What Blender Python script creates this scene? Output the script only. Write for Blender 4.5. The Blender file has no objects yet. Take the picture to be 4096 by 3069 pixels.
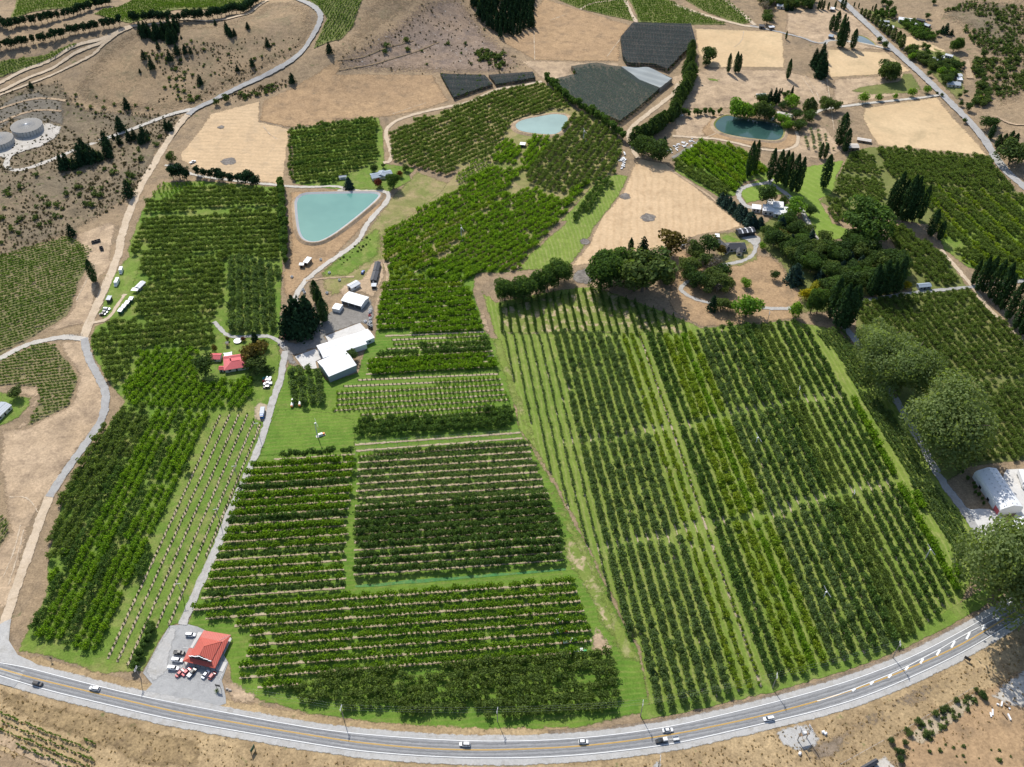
import bpy, bmesh, math, random
import numpy as np
from mathutils import Vector, Matrix
from mathutils.geometry import delaunay_2d_cdt
random.seed(7); RNG = np.random.default_rng(7)
scene = bpy.context.scene
COL = scene.collection
R = math.radians

# ------------------------------------------------------------------ camera, sky, sun, exposure
CAM_H, PITCH, FPX, CX, CY = 390.0, R(44.0), 3803.0, 2048.0, 1534.5
cd = bpy.data.cameras.new('camera'); cam = bpy.data.objects.new('camera', cd); COL.objects.link(cam)
cd.sensor_width = 36.0; cd.lens = 36.0 * FPX / 4096.0; cd.clip_start = 1.0; cd.clip_end = 20000.0
cam.location = (0, 0, CAM_H); cam.rotation_euler = (math.pi / 2 - PITCH, 0, 0)
scene.camera = cam
SUN_AZ, SUN_EL = R(-22.0), R(47.0)             # azimuth from +Y towards +X
world = bpy.data.worlds.new('World'); scene.world = world; world.use_nodes = True
wn = world.node_tree.nodes; wn.clear()
sky = wn.new('ShaderNodeTexSky'); sky.sky_type = 'NISHITA'; sky.sun_disc = False
sky.sun_elevation = SUN_EL; sky.sun_rotation = SUN_AZ; sky.air_density = 1.0; sky.dust_density = 1.5
bg = wn.new('ShaderNodeBackground'); bg.inputs['Strength'].default_value = 0.14
wo = wn.new('ShaderNodeOutputWorld')
world.node_tree.links.new(sky.outputs[0], bg.inputs[0]); world.node_tree.links.new(bg.outputs[0], wo.inputs[0])
sl = bpy.data.lights.new('sun', 'SUN'); sl.energy = 4.5; sl.angle = R(0.53); sl.color = (1.0, 0.955, 0.88)
sun = bpy.data.objects.new('sun', sl); COL.objects.link(sun)
sdir = Vector((math.sin(SUN_AZ) * math.cos(SUN_EL), math.cos(SUN_AZ) * math.cos(SUN_EL), math.sin(SUN_EL)))
sun.rotation_euler = sdir.to_track_quat('Z', 'Y').to_euler(); sun.location = (0, 0, 600)
vs = scene.view_settings; vs.view_transform = 'Standard'; vs.look = 'None'; vs.exposure = 0.12; vs.gamma = 1.0
vs.use_curve_mapping = False
scene.cycles.max_bounces = 5; scene.cycles.diffuse_bounces = 2; scene.cycles.transmission_bounces = 3
scene.cycles.transparent_max_bounces = 10; scene.cycles.use_denoising = True

# ------------------------------------------------------------------ land heights and map reading
def _sm(t): t = np.clip(t, 0, 1); return t * t * (3 - 2 * t)
def hgt(x, y):
    x = np.asarray(x, float); y = np.asarray(y, float)
    # spur running down from the north
    ax, ay, bx, by = -75., 1080., -195., 770.
    t = np.clip(((x - ax) * (bx - ax) + (y - ay) * (by - ay)) / ((bx - ax) ** 2 + (by - ay) ** 2), 0, 1)
    d = np.hypot(x - (ax + t * (bx - ax)), y - (ay + t * (by - ay)))
    h = (64 * (1 - t) + 1.5) * np.exp(-(d / 70.) ** 2)
    h = h + 24 * np.exp(-(((x + 330) / 115.) ** 2 + ((y - 850) / 85.) ** 2))
    h = h + 16 * _sm((y - 600) / 260.) * _sm((-x - 330) / 160.)
    h = h + 70 * np.exp(-(((x - 640) / 150.) ** 2 + ((y - 960) / 170.) ** 2))
    h = h + 34 * np.exp(-(((x - 560) / 90.) ** 2 + ((y - 690) / 80.) ** 2))
    h = h + 60 * _sm((y - 1250) / 900.)
    g = _sm((h - 3) / 14.)
    h = h + g * (2.6 * np.sin(x * .052 + 1.7 * np.sin(y * .027)) * np.sin(y * .043 + .8 * np.sin(x * .031)) + 1.1 * np.sin(x * .11 + y * .07))
    return np.where(h < 0.6, 0.0, h - 0.6)
def unp(x, y, z):
    a = (x - CX) / FPX; b = (y - CY) / FPX
    d = (a, math.cos(PITCH) - b * math.sin(PITCH), -math.sin(PITCH) - b * math.cos(PITCH))
    t = (z - CAM_H) / d[2]
    return d[0] * t, d[1] * t
def ground(x, y, up=0.0):
    """map point of a place read off the survey photograph, 'up' metres above the land"""
    X, Y = unp(x, y, up)
    if float(hgt(X, Y)) <= 0 and y > 560: return X, Y
    lo = None; zs = np.linspace(95, -0.5, 60)
    prev = zs[0]
    for z in zs[1:]:
        X, Y = unp(x, y, z)
        if z - up - float(hgt(X, Y)) <= 0: lo = z; break
        prev = z
    if lo is None: return unp(x, y, up)
    hi = prev
    for _ in range(18):
        m = (hi + lo) / 2; X, Y = unp(x, y, m)
        if m - up - float(hgt(X, Y)) > 0: hi = m
        else: lo = m
    return unp(x, y, (hi + lo) / 2)
def project(p):
    qx, qy, qz = p[0], p[1], p[2] - CAM_H
    zc = qy * math.cos(PITCH) - qz * math.sin(PITCH); yc = -(qy * math.sin(PITCH) + qz * math.cos(PITCH))
    return CX + FPX * qx / zc, CY + FPX * yc / zc
_s = 1400 / 2209
REG = {'0': (0, 0, 4096 / 2211), '1': (0, 0, _s), '2': (1350, 0, _s), '3': (2696, 0, _s), '4': (0, 1000, _s), '5': (1350, 1000, _s),
       '6': (2696, 1000, _s), '7': (0, 2019, _s), '8': (1350, 2019, _s), '9': (2696, 2019, _s),
       'a': (1050, 900, 600 / 2209), 'b': (700, 1250, 800 / 2209), 'c': (550, 2440, 450 / 2206), 'd': (3650, 1800, 446 / 2212),
       'e': (2700, 700, 600 / 2209), 'f': (3300, 0, 796 / 2209), 'g': (2600, 300, 700 / 2209), 'h': (350, 1050, 300 / 2209),
       'i': (3300, 2500, 796 / 2212), 'j': (2600, 2700, 800 / 2212), 'k': (0, 2600, 800 / 1271), 'l': (0, 300, 700 / 1269),
       'm': (2000, 850, 800 / 1269), 'o': (1450, 1300, 600 / 1269), 'p': (3000, 0, 500 / 1269)}
def px(r, x, y):
    ox, oy, s = REG[r]; return ox + x * s, oy + y * s
def pix(s):
    out = []; r = '0'
    for tok in s.split():
        if ',' in tok:
            a, b = tok.split(','); out.append(px(r, float(a), float(b)))
        else: r = tok
    return out
def W(s, up=0.0): return [ground(x, y, up) for x, y in pix(s)]
def W1(s, up=0.0): return W(s, up)[0]

# ------------------------------------------------------------------ materials
def _new(name):
    m = bpy.data.materials.new(name); m.use_nodes = True
    nt = m.node_tree; nt.nodes.clear(); return m, nt, nt.nodes, nt.links
def _c(c): return (c[0], c[1], c[2], 1)
def _math(n, l, op, a, b):
    q = n.new('ShaderNodeMath'); q.operation = op
    for i, v in enumerate((a, b)):
        if isinstance(v, (int, float)): q.inputs[i].default_value = v
        else: l.new(v, q.inputs[i])
    return q.outputs[0]
def _mix(n, l, f, a, b, mode='MIX'):
    q = n.new('ShaderNodeMix'); q.data_type = 'RGBA'; q.blend_type = mode
    for s, v in ((q.inputs[0], f), (q.inputs[6], a), (q.inputs[7], b)):
        if isinstance(v, (int, float)): s.default_value = v
        elif isinstance(v, tuple): s.default_value = _c(v)
        else: l.new(v, s)
    return q.outputs[2]
def _noise(n, l, co, sc, det=5, rough=.6, dist=0.0):
    q = n.new('ShaderNodeTexNoise'); q.inputs['Scale'].default_value = sc; q.inputs['Detail'].default_value = det
    q.inputs['Roughness'].default_value = rough; q.inputs['Distortion'].default_value = dist
    l.new(co, q.inputs['Vector']); return q.outputs[0]
def _ramp(n, l, f, a, b):
    q = n.new('ShaderNodeMapRange'); q.inputs[1].default_value = a; q.inputs[2].default_value = b; q.clamp = True
    l.new(f, q.inputs[0]); return q.outputs[0]
MAT = {}
GARGS = {}
def gmat(name, *args, **kw):
    GARGS[name] = (args, kw); return _gmat(name, *args, **kw)
def faded(name):
    """the same surface, thinning out unevenly towards the edge of its sheet"""
    if name + '_ragged' not in MAT: _gmat(name + '_ragged', *GARGS[name][0], fade=True, **GARGS[name][1])
    return name + '_ragged'
def _gmat(name, c1, c2, c3=None, s1=.025, s2=.12, fine=1.1, amt=.5, stripes=None, rough=.95, bump=.25, t2=(.5, .68), spots=None, fade=False):
    """ground surface: two broad tones, a third in patches, fine mottling, optional mown or worked lines"""
    m, nt, n, l = _new(name)
    co = n.new('ShaderNodeTexCoord').outputs['Object']
    col = _mix(n, l, _ramp(n, l, _noise(n, l, co, s1, 6), .38, .62), c1, c2)
    if c3: col = _mix(n, l, _ramp(n, l, _noise(n, l, co, s2, 7, .68, .4), *t2), col, c3)
    if spots:
        col = _mix(n, l, _ramp(n, l, _noise(n, l, co, spots[1], 3, .5), spots[2], spots[2] + .06), col, spots[0])
    if stripes:
        ang, per, c4, w = stripes
        vm = n.new('ShaderNodeVectorMath'); vm.operation = 'DOT_PRODUCT'; l.new(co, vm.inputs[0])
        vm.inputs[1].default_value = (-math.sin(R(ang)), math.cos(R(ang)), 0)
        wob = _math(n, l, 'MULTIPLY', _noise(n, l, co, .06, 2), per * 1.2)
        sn = _math(n, l, 'SINE', _math(n, l, 'MULTIPLY', _math(n, l, 'ADD', vm.outputs['Value'], wob), 2 * math.pi / per), 0)
        f = _math(n, l, 'MULTIPLY', _ramp(n, l, sn, -.1, .9), w)
        f = _math(n, l, 'MULTIPLY', f, _ramp(n, l, _noise(n, l, co, .2, 4), .3, .65))
        col = _mix(n, l, f, col, c4)
    f1 = _noise(n, l, co, fine, 6, .75)
    v = _ramp(n, l, f1, .3, .7)
    v = _math(n, l, 'ADD', _math(n, l, 'MULTIPLY', v, amt), 1 - amt * .5)
    v2 = _ramp(n, l, _noise(n, l, co, fine * .22, 5, .7, .6), .28, .72)
    v = _math(n, l, 'MULTIPLY', v, _math(n, l, 'ADD', _math(n, l, 'MULTIPLY', v2, amt * .75), 1 - amt * .375))
    cc = n.new('ShaderNodeCombineColor')
    for i in range(3): l.new(v, cc.inputs[i])
    col = _mix(n, l, 1.0, col, cc.outputs[0], 'MULTIPLY')
    p = n.new('ShaderNodeBsdfPrincipled'); l.new(col, p.inputs['Base Color']); p.inputs['Roughness'].default_value = rough
    p.inputs['Specular IOR Level'].default_value = .15
    if bump:
        b = n.new('ShaderNodeBump'); b.inputs['Strength'].default_value = bump; b.inputs['Distance'].default_value = .6
        l.new(f1, b.inputs['Height']); l.new(b.outputs[0], p.inputs['Normal'])
    o = n.new('ShaderNodeOutputMaterial'); out = p.outputs[0]
    if fade:
        at = n.new('ShaderNodeAttribute'); at.attribute_name = 'edge'
        k = _math(n, l, 'ADD', at.outputs['Fac'], _math(n, l, 'MULTIPLY', _ramp(n, l, _noise(n, l, co, .45, 5, .7), .25, .75), .9))
        k = _ramp(n, l, k, .55, .95); tr = n.new('ShaderNodeBsdfTransparent'); mx = n.new('ShaderNodeMixShader')
        l.new(k, mx.inputs[0]); l.new(tr.outputs[0], mx.inputs[1]); l.new(out, mx.inputs[2]); out = mx.outputs[0]
    l.new(out, o.inputs[0]); MAT[name] = m; return m
def smat(name, c, rough=.6, metal=0., var=.12, sc=1.2, ribs=None, spec=.4):
    """built surface: paint or metal with slight weathering, optional sheet-metal ribs (direction in object space)"""
    m, nt, n, l = _new(name)
    co = n.new('ShaderNodeTexCoord').outputs['Object']
    f = _noise(n, l, co, sc, 5, .65)
    col = _mix(n, l, f, tuple(k * (1 - var) for k in c), tuple(min(1, k * (1 + var)) for k in c))
    p = n.new('ShaderNodeBsdfPrincipled'); l.new(col, p.inputs['Base Color'])
    p.inputs['Roughness'].default_value = rough; p.inputs['Metallic'].default_value = metal
    p.inputs['Specular IOR Level'].default_value = spec
    if ribs:
        sx = n.new('ShaderNodeSeparateXYZ'); l.new(co, sx.inputs[0])
        w = _math(n, l, 'SINE', _math(n, l, 'MULTIPLY', sx.outputs[ribs[0]], 2 * math.pi / ribs[1]), 0)
        b = n.new('ShaderNodeBump'); b.inputs['Strength'].default_value = .5; b.inputs['Distance'].default_value = .06
        l.new(w, b.inputs['Height']); l.new(b.outputs[0], p.inputs['Normal'])
    o = n.new('ShaderNodeOutputMaterial'); l.new(p.outputs[0], o.inputs[0]); MAT[name] = m; return m
def lmat(name, c, c2=None, trans=.4, var=.5):
    """leaves: each leaf spray differs a little, each tree differs a little"""
    m, nt, n, l = _new(name); c2 = c2 or tuple(k * .7 for k in c)
    oi = n.new('ShaderNodeObjectInfo'); ge = n.new('ShaderNodeNewGeometry')
    col = _mix(n, l, oi.outputs['Random'], c, c2)
    v = _math(n, l, 'ADD', _math(n, l, 'MULTIPLY', ge.outputs['Random Per Island'], 2 * var), 1 - var)
    cc = n.new('ShaderNodeCombineColor')
    for i in range(3): l.new(v, cc.inputs[i])
    col = _mix(n, l, 1.0, col, cc.outputs[0], 'MULTIPLY')
    d = n.new('ShaderNodeBsdfDiffuse'); t = n.new('ShaderNodeBsdfTranslucent'); l.new(col, d.inputs[0])
    tc = _mix(n, l, 1.0, col, (1.75, 1.8, .7), 'MULTIPLY'); l.new(tc, t.inputs[0])
    x = n.new('ShaderNodeMixShader'); x.inputs[0].default_value = trans
    l.new(d.outputs[0], x.inputs[1]); l.new(t.outputs[0], x.inputs[2])
    o = n.new('ShaderNodeOutputMaterial'); l.new(x.outputs[0], o.inputs[0]); MAT[name] = m; return m

gmat('dryland', (.255, .19, .12), (.31, .225, .138), (.19, .145, .098), s1=.012, s2=.05, amt=.75, spots=((.16, .145, .075), .16, .66))
gmat('hill_purple', (.215, .165, .13), (.26, .19, .135), (.165, .13, .11), s1=.015, s2=.07, amt=.8, fine=.7, spots=((.33, .30, .27), .35, .66))
gmat('hill_tan', (.285, .205, .122), (.225, .168, .108), (.185, .15, .09), s1=.014, s2=.06, amt=.8, spots=((.20, .155, .09), .3, .62))
gmat('scrubland', (.215, .165, .105), (.17, .138, .093), (.125, .10, .065), s1=.02, s2=.09, amt=.8, fine=.6, spots=((.12, .115, .055), .22, .6))
gmat('grey_bank', (.17, .15, .12), (.145, .13, .105), (.20, .18, .14), amt=.6)
gmat('dry_field', (.52, .375, .225), (.57, .415, .255), (.45, .32, .19), s1=.012, s2=.06, amt=.3, fine=.5, stripes=(-96, 5.2, (.42, .285, .16), .55), bump=.15)
gmat('dry_field_w', (.52, .375, .225), (.56, .41, .25), (.44, .33, .21), s1=.012, s2=.06, amt=.3, fine=.5, stripes=(-3, 5.0, (.40, .29, .175), .6), bump=.15)
gmat('hay_field', (.58, .435, .26), (.52, .375, .215), (.43, .325, .19), s1=.01, s2=.035, amt=.22, fine=.4, stripes=(-62, 9, (.50, .37, .22), .35), bump=.1)
gmat('orange_field', (.37, .25, .14), (.33, .222, .127), (.25, .175, .105), s1=.02, s2=.08, amt=.6, fine=.7)
gmat('grass', (.105, .185, .026), (.15, .215, .038), (.24, .24, .08), s1=.03, s2=.09, amt=.6, t2=(.48, .7))
gmat('grass_fan', (.18, .24, .045), (.145, .215, .036), (.27, .28, .095), s1=.02, s2=.1, amt=.5, stripes=(-83, 2.7, (.31, .31, .12), .5), t2=(.55, .75))
gmat('grass_rows', (.095, .185, .023), (.135, .215, .032), (.19, .21, .06), s1=.03, s2=.1, amt=.5, stripes=(4.8, 2.7, (.20, .225, .06), .55), t2=(.56, .78))
gmat('lawn', (.12, .195, .03), (.15, .22, .04), (.23, .24, .08), s1=.04, s2=.12, amt=.55, t2=(.48, .72))
gmat('park_lawn', (.17, .255, .042), (.20, .28, .05), (.145, .23, .038), s1=.02, s2=.08, amt=.25, stripes=(-50, 5.5, (.26, .31, .085), .5), t2=(.55, .8))
gmat('thin_grass', (.16, .19, .05), (.235, .215, .085), (.31, .25, .125), s1=.03, s2=.08, amt=.5, t2=(.45, .62))
gmat('lane_mix', (.16, .215, .04), (.20, .235, .06), (.33, .29, .15), s1=.04, s2=.12, amt=.5, t2=(.52, .7))
gmat('lane_patch', (.15, .205, .04), (.19, .225, .055), (.42, .335, .205), s1=.05, s2=.16, amt=.4, t2=(.5, .6))
gmat('olive_grass', (.13, .155, .045), (.165, .18, .055), (.21, .2, .08), s1=.03, s2=.09, amt=.5)
gmat('vine_floor', (.20, .175, .085), (.145, .15, .06), (.27, .215, .125), s1=.03, s2=.1, amt=.5)
gmat('soil_strip', (.43, .35, .245), (.37, .30, .205), (.235, .225, .11), s1=.08, s2=.5, amt=.5, fine=1.5, t2=(.58, .7))
gmat('dirt', (.40, .295, .19), (.46, .345, .23), (.25, .185, .125), s1=.03, s2=.07, amt=.6, fine=.8, t2=(.47, .68))
gmat('track', (.50, .40, .285), (.54, .44, .325), (.41, .32, .22), s1=.04, s2=.2, amt=.3)
gmat('gravel', (.40, .385, .36), (.44, .425, .40), (.34, .32, .29), s1=.06, s2=.3, amt=.3, fine=1.6)
gmat('pale_gravel', (.52, .485, .43), (.47, .44, .39), (.42, .39, .335), s1=.06, s2=.25, amt=.3, fine=1.6)
gmat('dark_yard', (.215, .20, .18), (.26, .245, .22), (.17, .155, .135), s1=.05, s2=.2, amt=.4)
gmat('asphalt', (.275, .278, .28), (.305, .307, .308), (.24, .242, .245), s1=.02, s2=.1, amt=.22, fine=2., bump=.1, stripes=(6, 1.75, (.20, .202, .205), .3))
gmat('shoulder', (.40, .395, .38), (.44, .43, .41), (.35, .335, .305), s1=.05, s2=.2, amt=.3, fine=1.8)
gmat('lot', (.33, .332, .328), (.37, .37, .362), (.27, .271, .27), s1=.05, s2=.16, amt=.25, fine=1.5)
gmat('rural_road', (.33, .325, .315), (.37, .365, .35), (.29, .28, .27), s1=.04, s2=.2, amt=.25)
gmat('concrete', (.56, .545, .515), (.60, .585, .555), (.5, .48, .45), s1=.1, s2=.3, amt=.15, bump=.05)
gmat('verge', (.40, .295, .165), (.31, .225, .125), (.24, .17, .095), s1=.03, s2=.1, amt=.75, fine=.9, spots=((.17, .165, .07), .15, .66))
gmat('rough_bank', (.25, .18, .095), (.31, .225, .12), (.175, .125, .07), s1=.04, s2=.16, amt=.85, fine=.8)
gmat('bark_edge', (.21, .165, .12), (.29, .225, .16), (.15, .12, .09), s1=.1, s2=.4, amt=.6)
gmat('ash', (.155, .14, .125), (.24, .215, .19), (.10, .09, .08), s1=.2, s2=.7, amt=.7, fine=2.)
gmat('crop', (.06, .185, .06), (.10, .22, .07), (.17, .235, .07), s1=.1, s2=.4, amt=.5)
gmat('tyre_polish', (.215, .217, .22), (.235, .237, .24), (.20, .202, .205), amt=.2)
smat('white_line', (.78, .78, .76), .7, var=.06); smat('yellow_line', (.72, .42, .055), .7, var=.06)
smat('white_paint', (.80, .80, .80), .5, var=.04); smat('white_roof', (.76, .77, .78), .45, var=.13, sc=.6, ribs=(0, .9))
smat('grey_roof', (.36, .40, .44), .45, var=.06, ribs=(0, .9)); smat('slate_roof', (.055, .057, .065), .6, var=.25, sc=2.)
smat('pale_roof', (.58, .60, .62), .4, var=.1, ribs=(0, .9)); smat('tan_roof', (.55, .50, .44), .5, var=.1, ribs=(0, .9))
smat('blue_roof', (.30, .36, .42), .4, var=.08, ribs=(0, .7))
smat('red_roof', (.44, .085, .057), .5, var=.16, sc=.6, ribs=(0, .75)); smat('pink_roof', (.55, .105, .115), .5, var=.12, ribs=(0, .75))
smat('grey_wall', (.27, .31, .34), .6, var=.06, ribs=(0, .5)); smat('dark_wall', (.05, .055, .062), .6)
smat('cream_wall', (.62, .57, .48), .7); smat('green_wall', (.035, .14, .085), .6); smat('white_wall', (.74, .74, .72), .6)
smat('charcoal', (.045, .046, .05), .6); smat('opening', (.02, .02, .022), .8)
smat('glass', (.03, .04, .05), .08, spec=.8); smat('timber', (.24, .165, .10), .8, var=.25, sc=4.)
smat('pole_wood', (.30, .27, .235), .85, var=.2, sc=3.); smat('steel', (.52, .53, .54), .35, metal=.6); smat('galv', (.60, .61, .61), .5, var=.1)
smat('tank_wall', (.47, .46, .435), .8, var=.3, sc=.7); smat('tank_top', (.23, .222, .205), .85, var=.2, sc=.5)
smat('stone', (.42, .36, .30), .85, var=.3, sc=1.5); smat('liner', (.36, .37, .385), .5, var=.15, sc=.4)
smat('tyre', (.02, .02, .021), .9); smat('hub', (.4, .4, .41), .4, metal=.6); smat('lamp', (.7, .7, .68), .2); smat('tail', (.4, .02, .015), .3)
smat('trunk', (.13, .10, .075), .9, var=.3, sc=2.); smat('orange_paint', (.75, .22, .03), .5); smat('teal_paint', (.05, .38, .28), .5)
smat('green_paint', (.04, .32, .09), .5); smat('blue_paint', (.03, .13, .42), .4); smat('sign_green', (.02, .10, .06), .5)
for k, c in dict(white=(.80, .80, .80), black=(.018, .018, .02), silver=(.45, .46, .47), red=(.42, .015, .02), crimson=(.55, .01, .03),
                 blue=(.02, .11, .38), grey=(.16, .165, .17), teal=(.06, .34, .34), palegrey=(.62, .65, .70)).items():
    smat('car_' + k, c, .28, var=.03, spec=.6)
def water(name, c, rough=.12, c2=None):
    m, nt, n, l = _new(name); co = n.new('ShaderNodeTexCoord').outputs['Object']
    col = _mix(n, l, _ramp(n, l, _noise(n, l, co, .03, 3), .35, .65), c, c2 or tuple(k * .8 for k in c))
    p = n.new('ShaderNodeBsdfPrincipled'); l.new(col, p.inputs['Base Color']); p.inputs['Roughness'].default_value = rough
    p.inputs['Specular IOR Level'].default_value = .5
    b = n.new('ShaderNodeBump'); b.inputs['Strength'].default_value = .12; b.inputs['Distance'].default_value = .2
    l.new(_noise(n, l, co, .9, 4), b.inputs['Height']); l.new(b.outputs[0], p.inputs['Normal'])
    o = n.new('ShaderNodeOutputMaterial'); l.new(p.outputs[0], o.inputs[0]); MAT[name] = m
water('water_teal', (.105, .275, .235), c2=(.08, .235, .205)); water('water_milky', (.29, .41, .37), .2); water('water_deep', (.04, .095, .082), .08, (.025, .062, .056))
water('water_grey', (.17, .22, .235), .15); water('pool_water', (.06, .42, .55), .1)
def netmat(name, c, alpha):
    m, nt, n, l = _new(name); co = n.new('ShaderNodeTexCoord').outputs['Object']
    d = n.new('ShaderNodeBsdfDiffuse'); l.new(_mix(n, l, _noise(n, l, co, .05, 5), tuple(k * .75 for k in c), tuple(k * 1.25 for k in c)), d.inputs[0])
    t = n.new('ShaderNodeBsdfTransparent'); x = n.new('ShaderNodeMixShader'); x.inputs[0].default_value = alpha
    l.new(t.outputs[0], x.inputs[1]); l.new(d.outputs[0], x.inputs[2])
    o = n.new('ShaderNodeOutputMaterial'); l.new(x.outputs[0], o.inputs[0]); MAT[name] = m
netmat('net_dark', (.07, .088, .08), .58); netmat('net_black', (.055, .063, .066), .68); netmat('net_white', (.33, .36, .36), .85)
lmat('leaf_bright', (0.165, 0.265, 0.026), (0.125, 0.225, 0.026), 0.46); lmat('leaf_yellow', (0.2, 0.26, 0.028), (0.155, 0.235, 0.028), 0.46)
lmat('leaf_olive', (0.128, 0.178, 0.046), (0.108, 0.158, 0.044), 0.4); lmat('leaf_dark', (0.088, 0.148, 0.04), (0.072, 0.126, 0.036), 0.4)
lmat('leaf_blue', (0.13, 0.185, 0.068), (0.105, 0.162, 0.06), 0.42); lmat('leaf_vine', (0.135, 0.215, 0.042), (0.105, 0.18, 0.038), 0.4)
lmat('leaf_pine', (0.027, 0.057, 0.027), (0.021, 0.045, 0.0225), .15); lmat('leaf_poplar', (0.048, 0.088, 0.034), (0.038, 0.075, 0.03), 0.3)
lmat('leaf_willow', (0.17, 0.22, 0.085), (0.15, 0.2, 0.078), 0.42, .3); lmat('leaf_olivetree', (0.221, 0.26, 0.156), (0.182, 0.221, 0.13), .3)
lmat('leaf_shrub', (0.105, 0.1425, 0.042), (0.075, 0.1125, 0.0375), .3); lmat('leaf_red', (0.12, 0.035, 0.03), (0.16, 0.07, 0.035), .3)
lmat('leaf_gold', (0.33, 0.286, 0.022), (0.242, 0.242, 0.033), .4); lmat('leaf_wood', (0.075, 0.118, 0.036), (0.052, 0.09, 0.032), 0.34)
lmat('leaf_lime', (0.156, 0.26, 0.039), (0.13, 0.234, 0.039), .42); lmat('leaf_spruce', (0.045, 0.078, 0.06), (0.036, 0.0675, 0.054), .2)
lmat('leaf_orange', (0.13, 0.1, 0.03), (0.11, 0.095, 0.03), .3); lmat('leaf_scrub', (.13, .105, .06), (.095, .085, .045), .2); lmat('tussock', (0.36, 0.26, 0.145), (0.27, 0.195, 0.105), .3); lmat('leaf_bare', (0.192, 0.168, 0.144), (0.156, 0.138, 0.12), .2)

# ------------------------------------------------------------------ helpers
def tag(o, label=None, cat=None, group=None, kind=None):
    if label: o['label'] = label
    if cat: o['category'] = cat
    if group: o['group'] = group
    if kind: o['kind'] = kind
    return o
def link(name, me, parent=None):
    o = bpy.data.objects.new(name, me); COL.objects.link(o)
    if parent is not None: o.parent = parent
    return o
def mesh(name, verts, faces, mat, parent=None, smooth=False):
    me = bpy.data.meshes.new(name); me.from_pydata([tuple(v) for v in verts], [], faces); me.update()
    for mm in (mat if isinstance(mat, (list, tuple)) else [mat]): me.materials.append(MAT[mm] if isinstance(mm, str) else mm)
    if smooth: me.polygons.foreach_set('use_smooth', [True] * len(me.polygons))
    return link(name, me, parent)
def thing(name, label, cat, loc=(0, 0, 0), rz=0., group=None):
    o = link(name, None); o.location = loc; o.rotation_euler = (0, 0, rz); return tag(o, label, cat, group)
def inside(poly, x, y):
    c = False; n = len(poly); j = n - 1
    for i in range(n):
        xi, yi = poly[i]; xj, yj = poly[j]
        if (yi > y) != (yj > y) and x < (xj - xi) * (y - yi) / (yj - yi) + xi: c = not c
        j = i
    return c
def resample(pts, step, closed=False):
    pts = [tuple(p) for p in pts]; q = pts + [pts[0]] if closed else pts; out = []
    for a, b in zip(q[:-1], q[1:]):
        d = math.dist(a, b); k = max(1, int(math.ceil(d / step)))
        for i in range(k): out.append((a[0] + (b[0] - a[0]) * i / k, a[1] + (b[1] - a[1]) * i / k))
    if not closed: out.append(q[-1])
    return out
def smooth(pts, it=2, closed=False):
    for _ in range(it):
        q = []; n = len(pts)
        rng = range(n if closed else n - 1)
        if not closed: q.append(pts[0])
        for i in rng:
            a = pts[i]; b = pts[(i + 1) % n]
            q.append((a[0] * .75 + b[0] * .25, a[1] * .75 + b[1] * .25)); q.append((a[0] * .25 + b[0] * .75, a[1] * .25 + b[1] * .75))
        if not closed: q.append(pts[-1])
        pts = q
    return pts
LAYER = .09
SEQ = {}
def seq(layer):
    k = int(layer * 2); SEQ[k] = SEQ.get(k, 0) + 1; return (SEQ[k] % 60) * .0007
FADE = dict(hillside=26, scrub_slope=12, graded_bank=6, dry_paddock=5, green_patch=4, bare_patch=3.5, worn_strip=4, grass_slope=5, garden_ground=5, dirt_yard=4, dirt_clearing=4, dirt_slope=4, vineyard_floor=2.5,
            stubble_field=2.5, hay_field=3, pond_bank=4, dry_knoll=4, woodland_floor=5, orchard_grass=2.2, grass_strip=3, grove_ground=5, park_lawn=2.5, small_lawn=1.5, house_lawn=2.5, frost_fan_lawn=3, tank_pad=3, gravel_pad=2.5,
            farm_yard=2.5, burnt_patch=2, dry_verge=2, rough_bank=5, nursery_ground=4, gravel_bed=2.5, gravel_yard=2.5, roadside_strip=2, road_shoulder=1.2, drive_pad=1.5, camp_lawn=3, lane_grass=4, gravel_apron=2)
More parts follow.
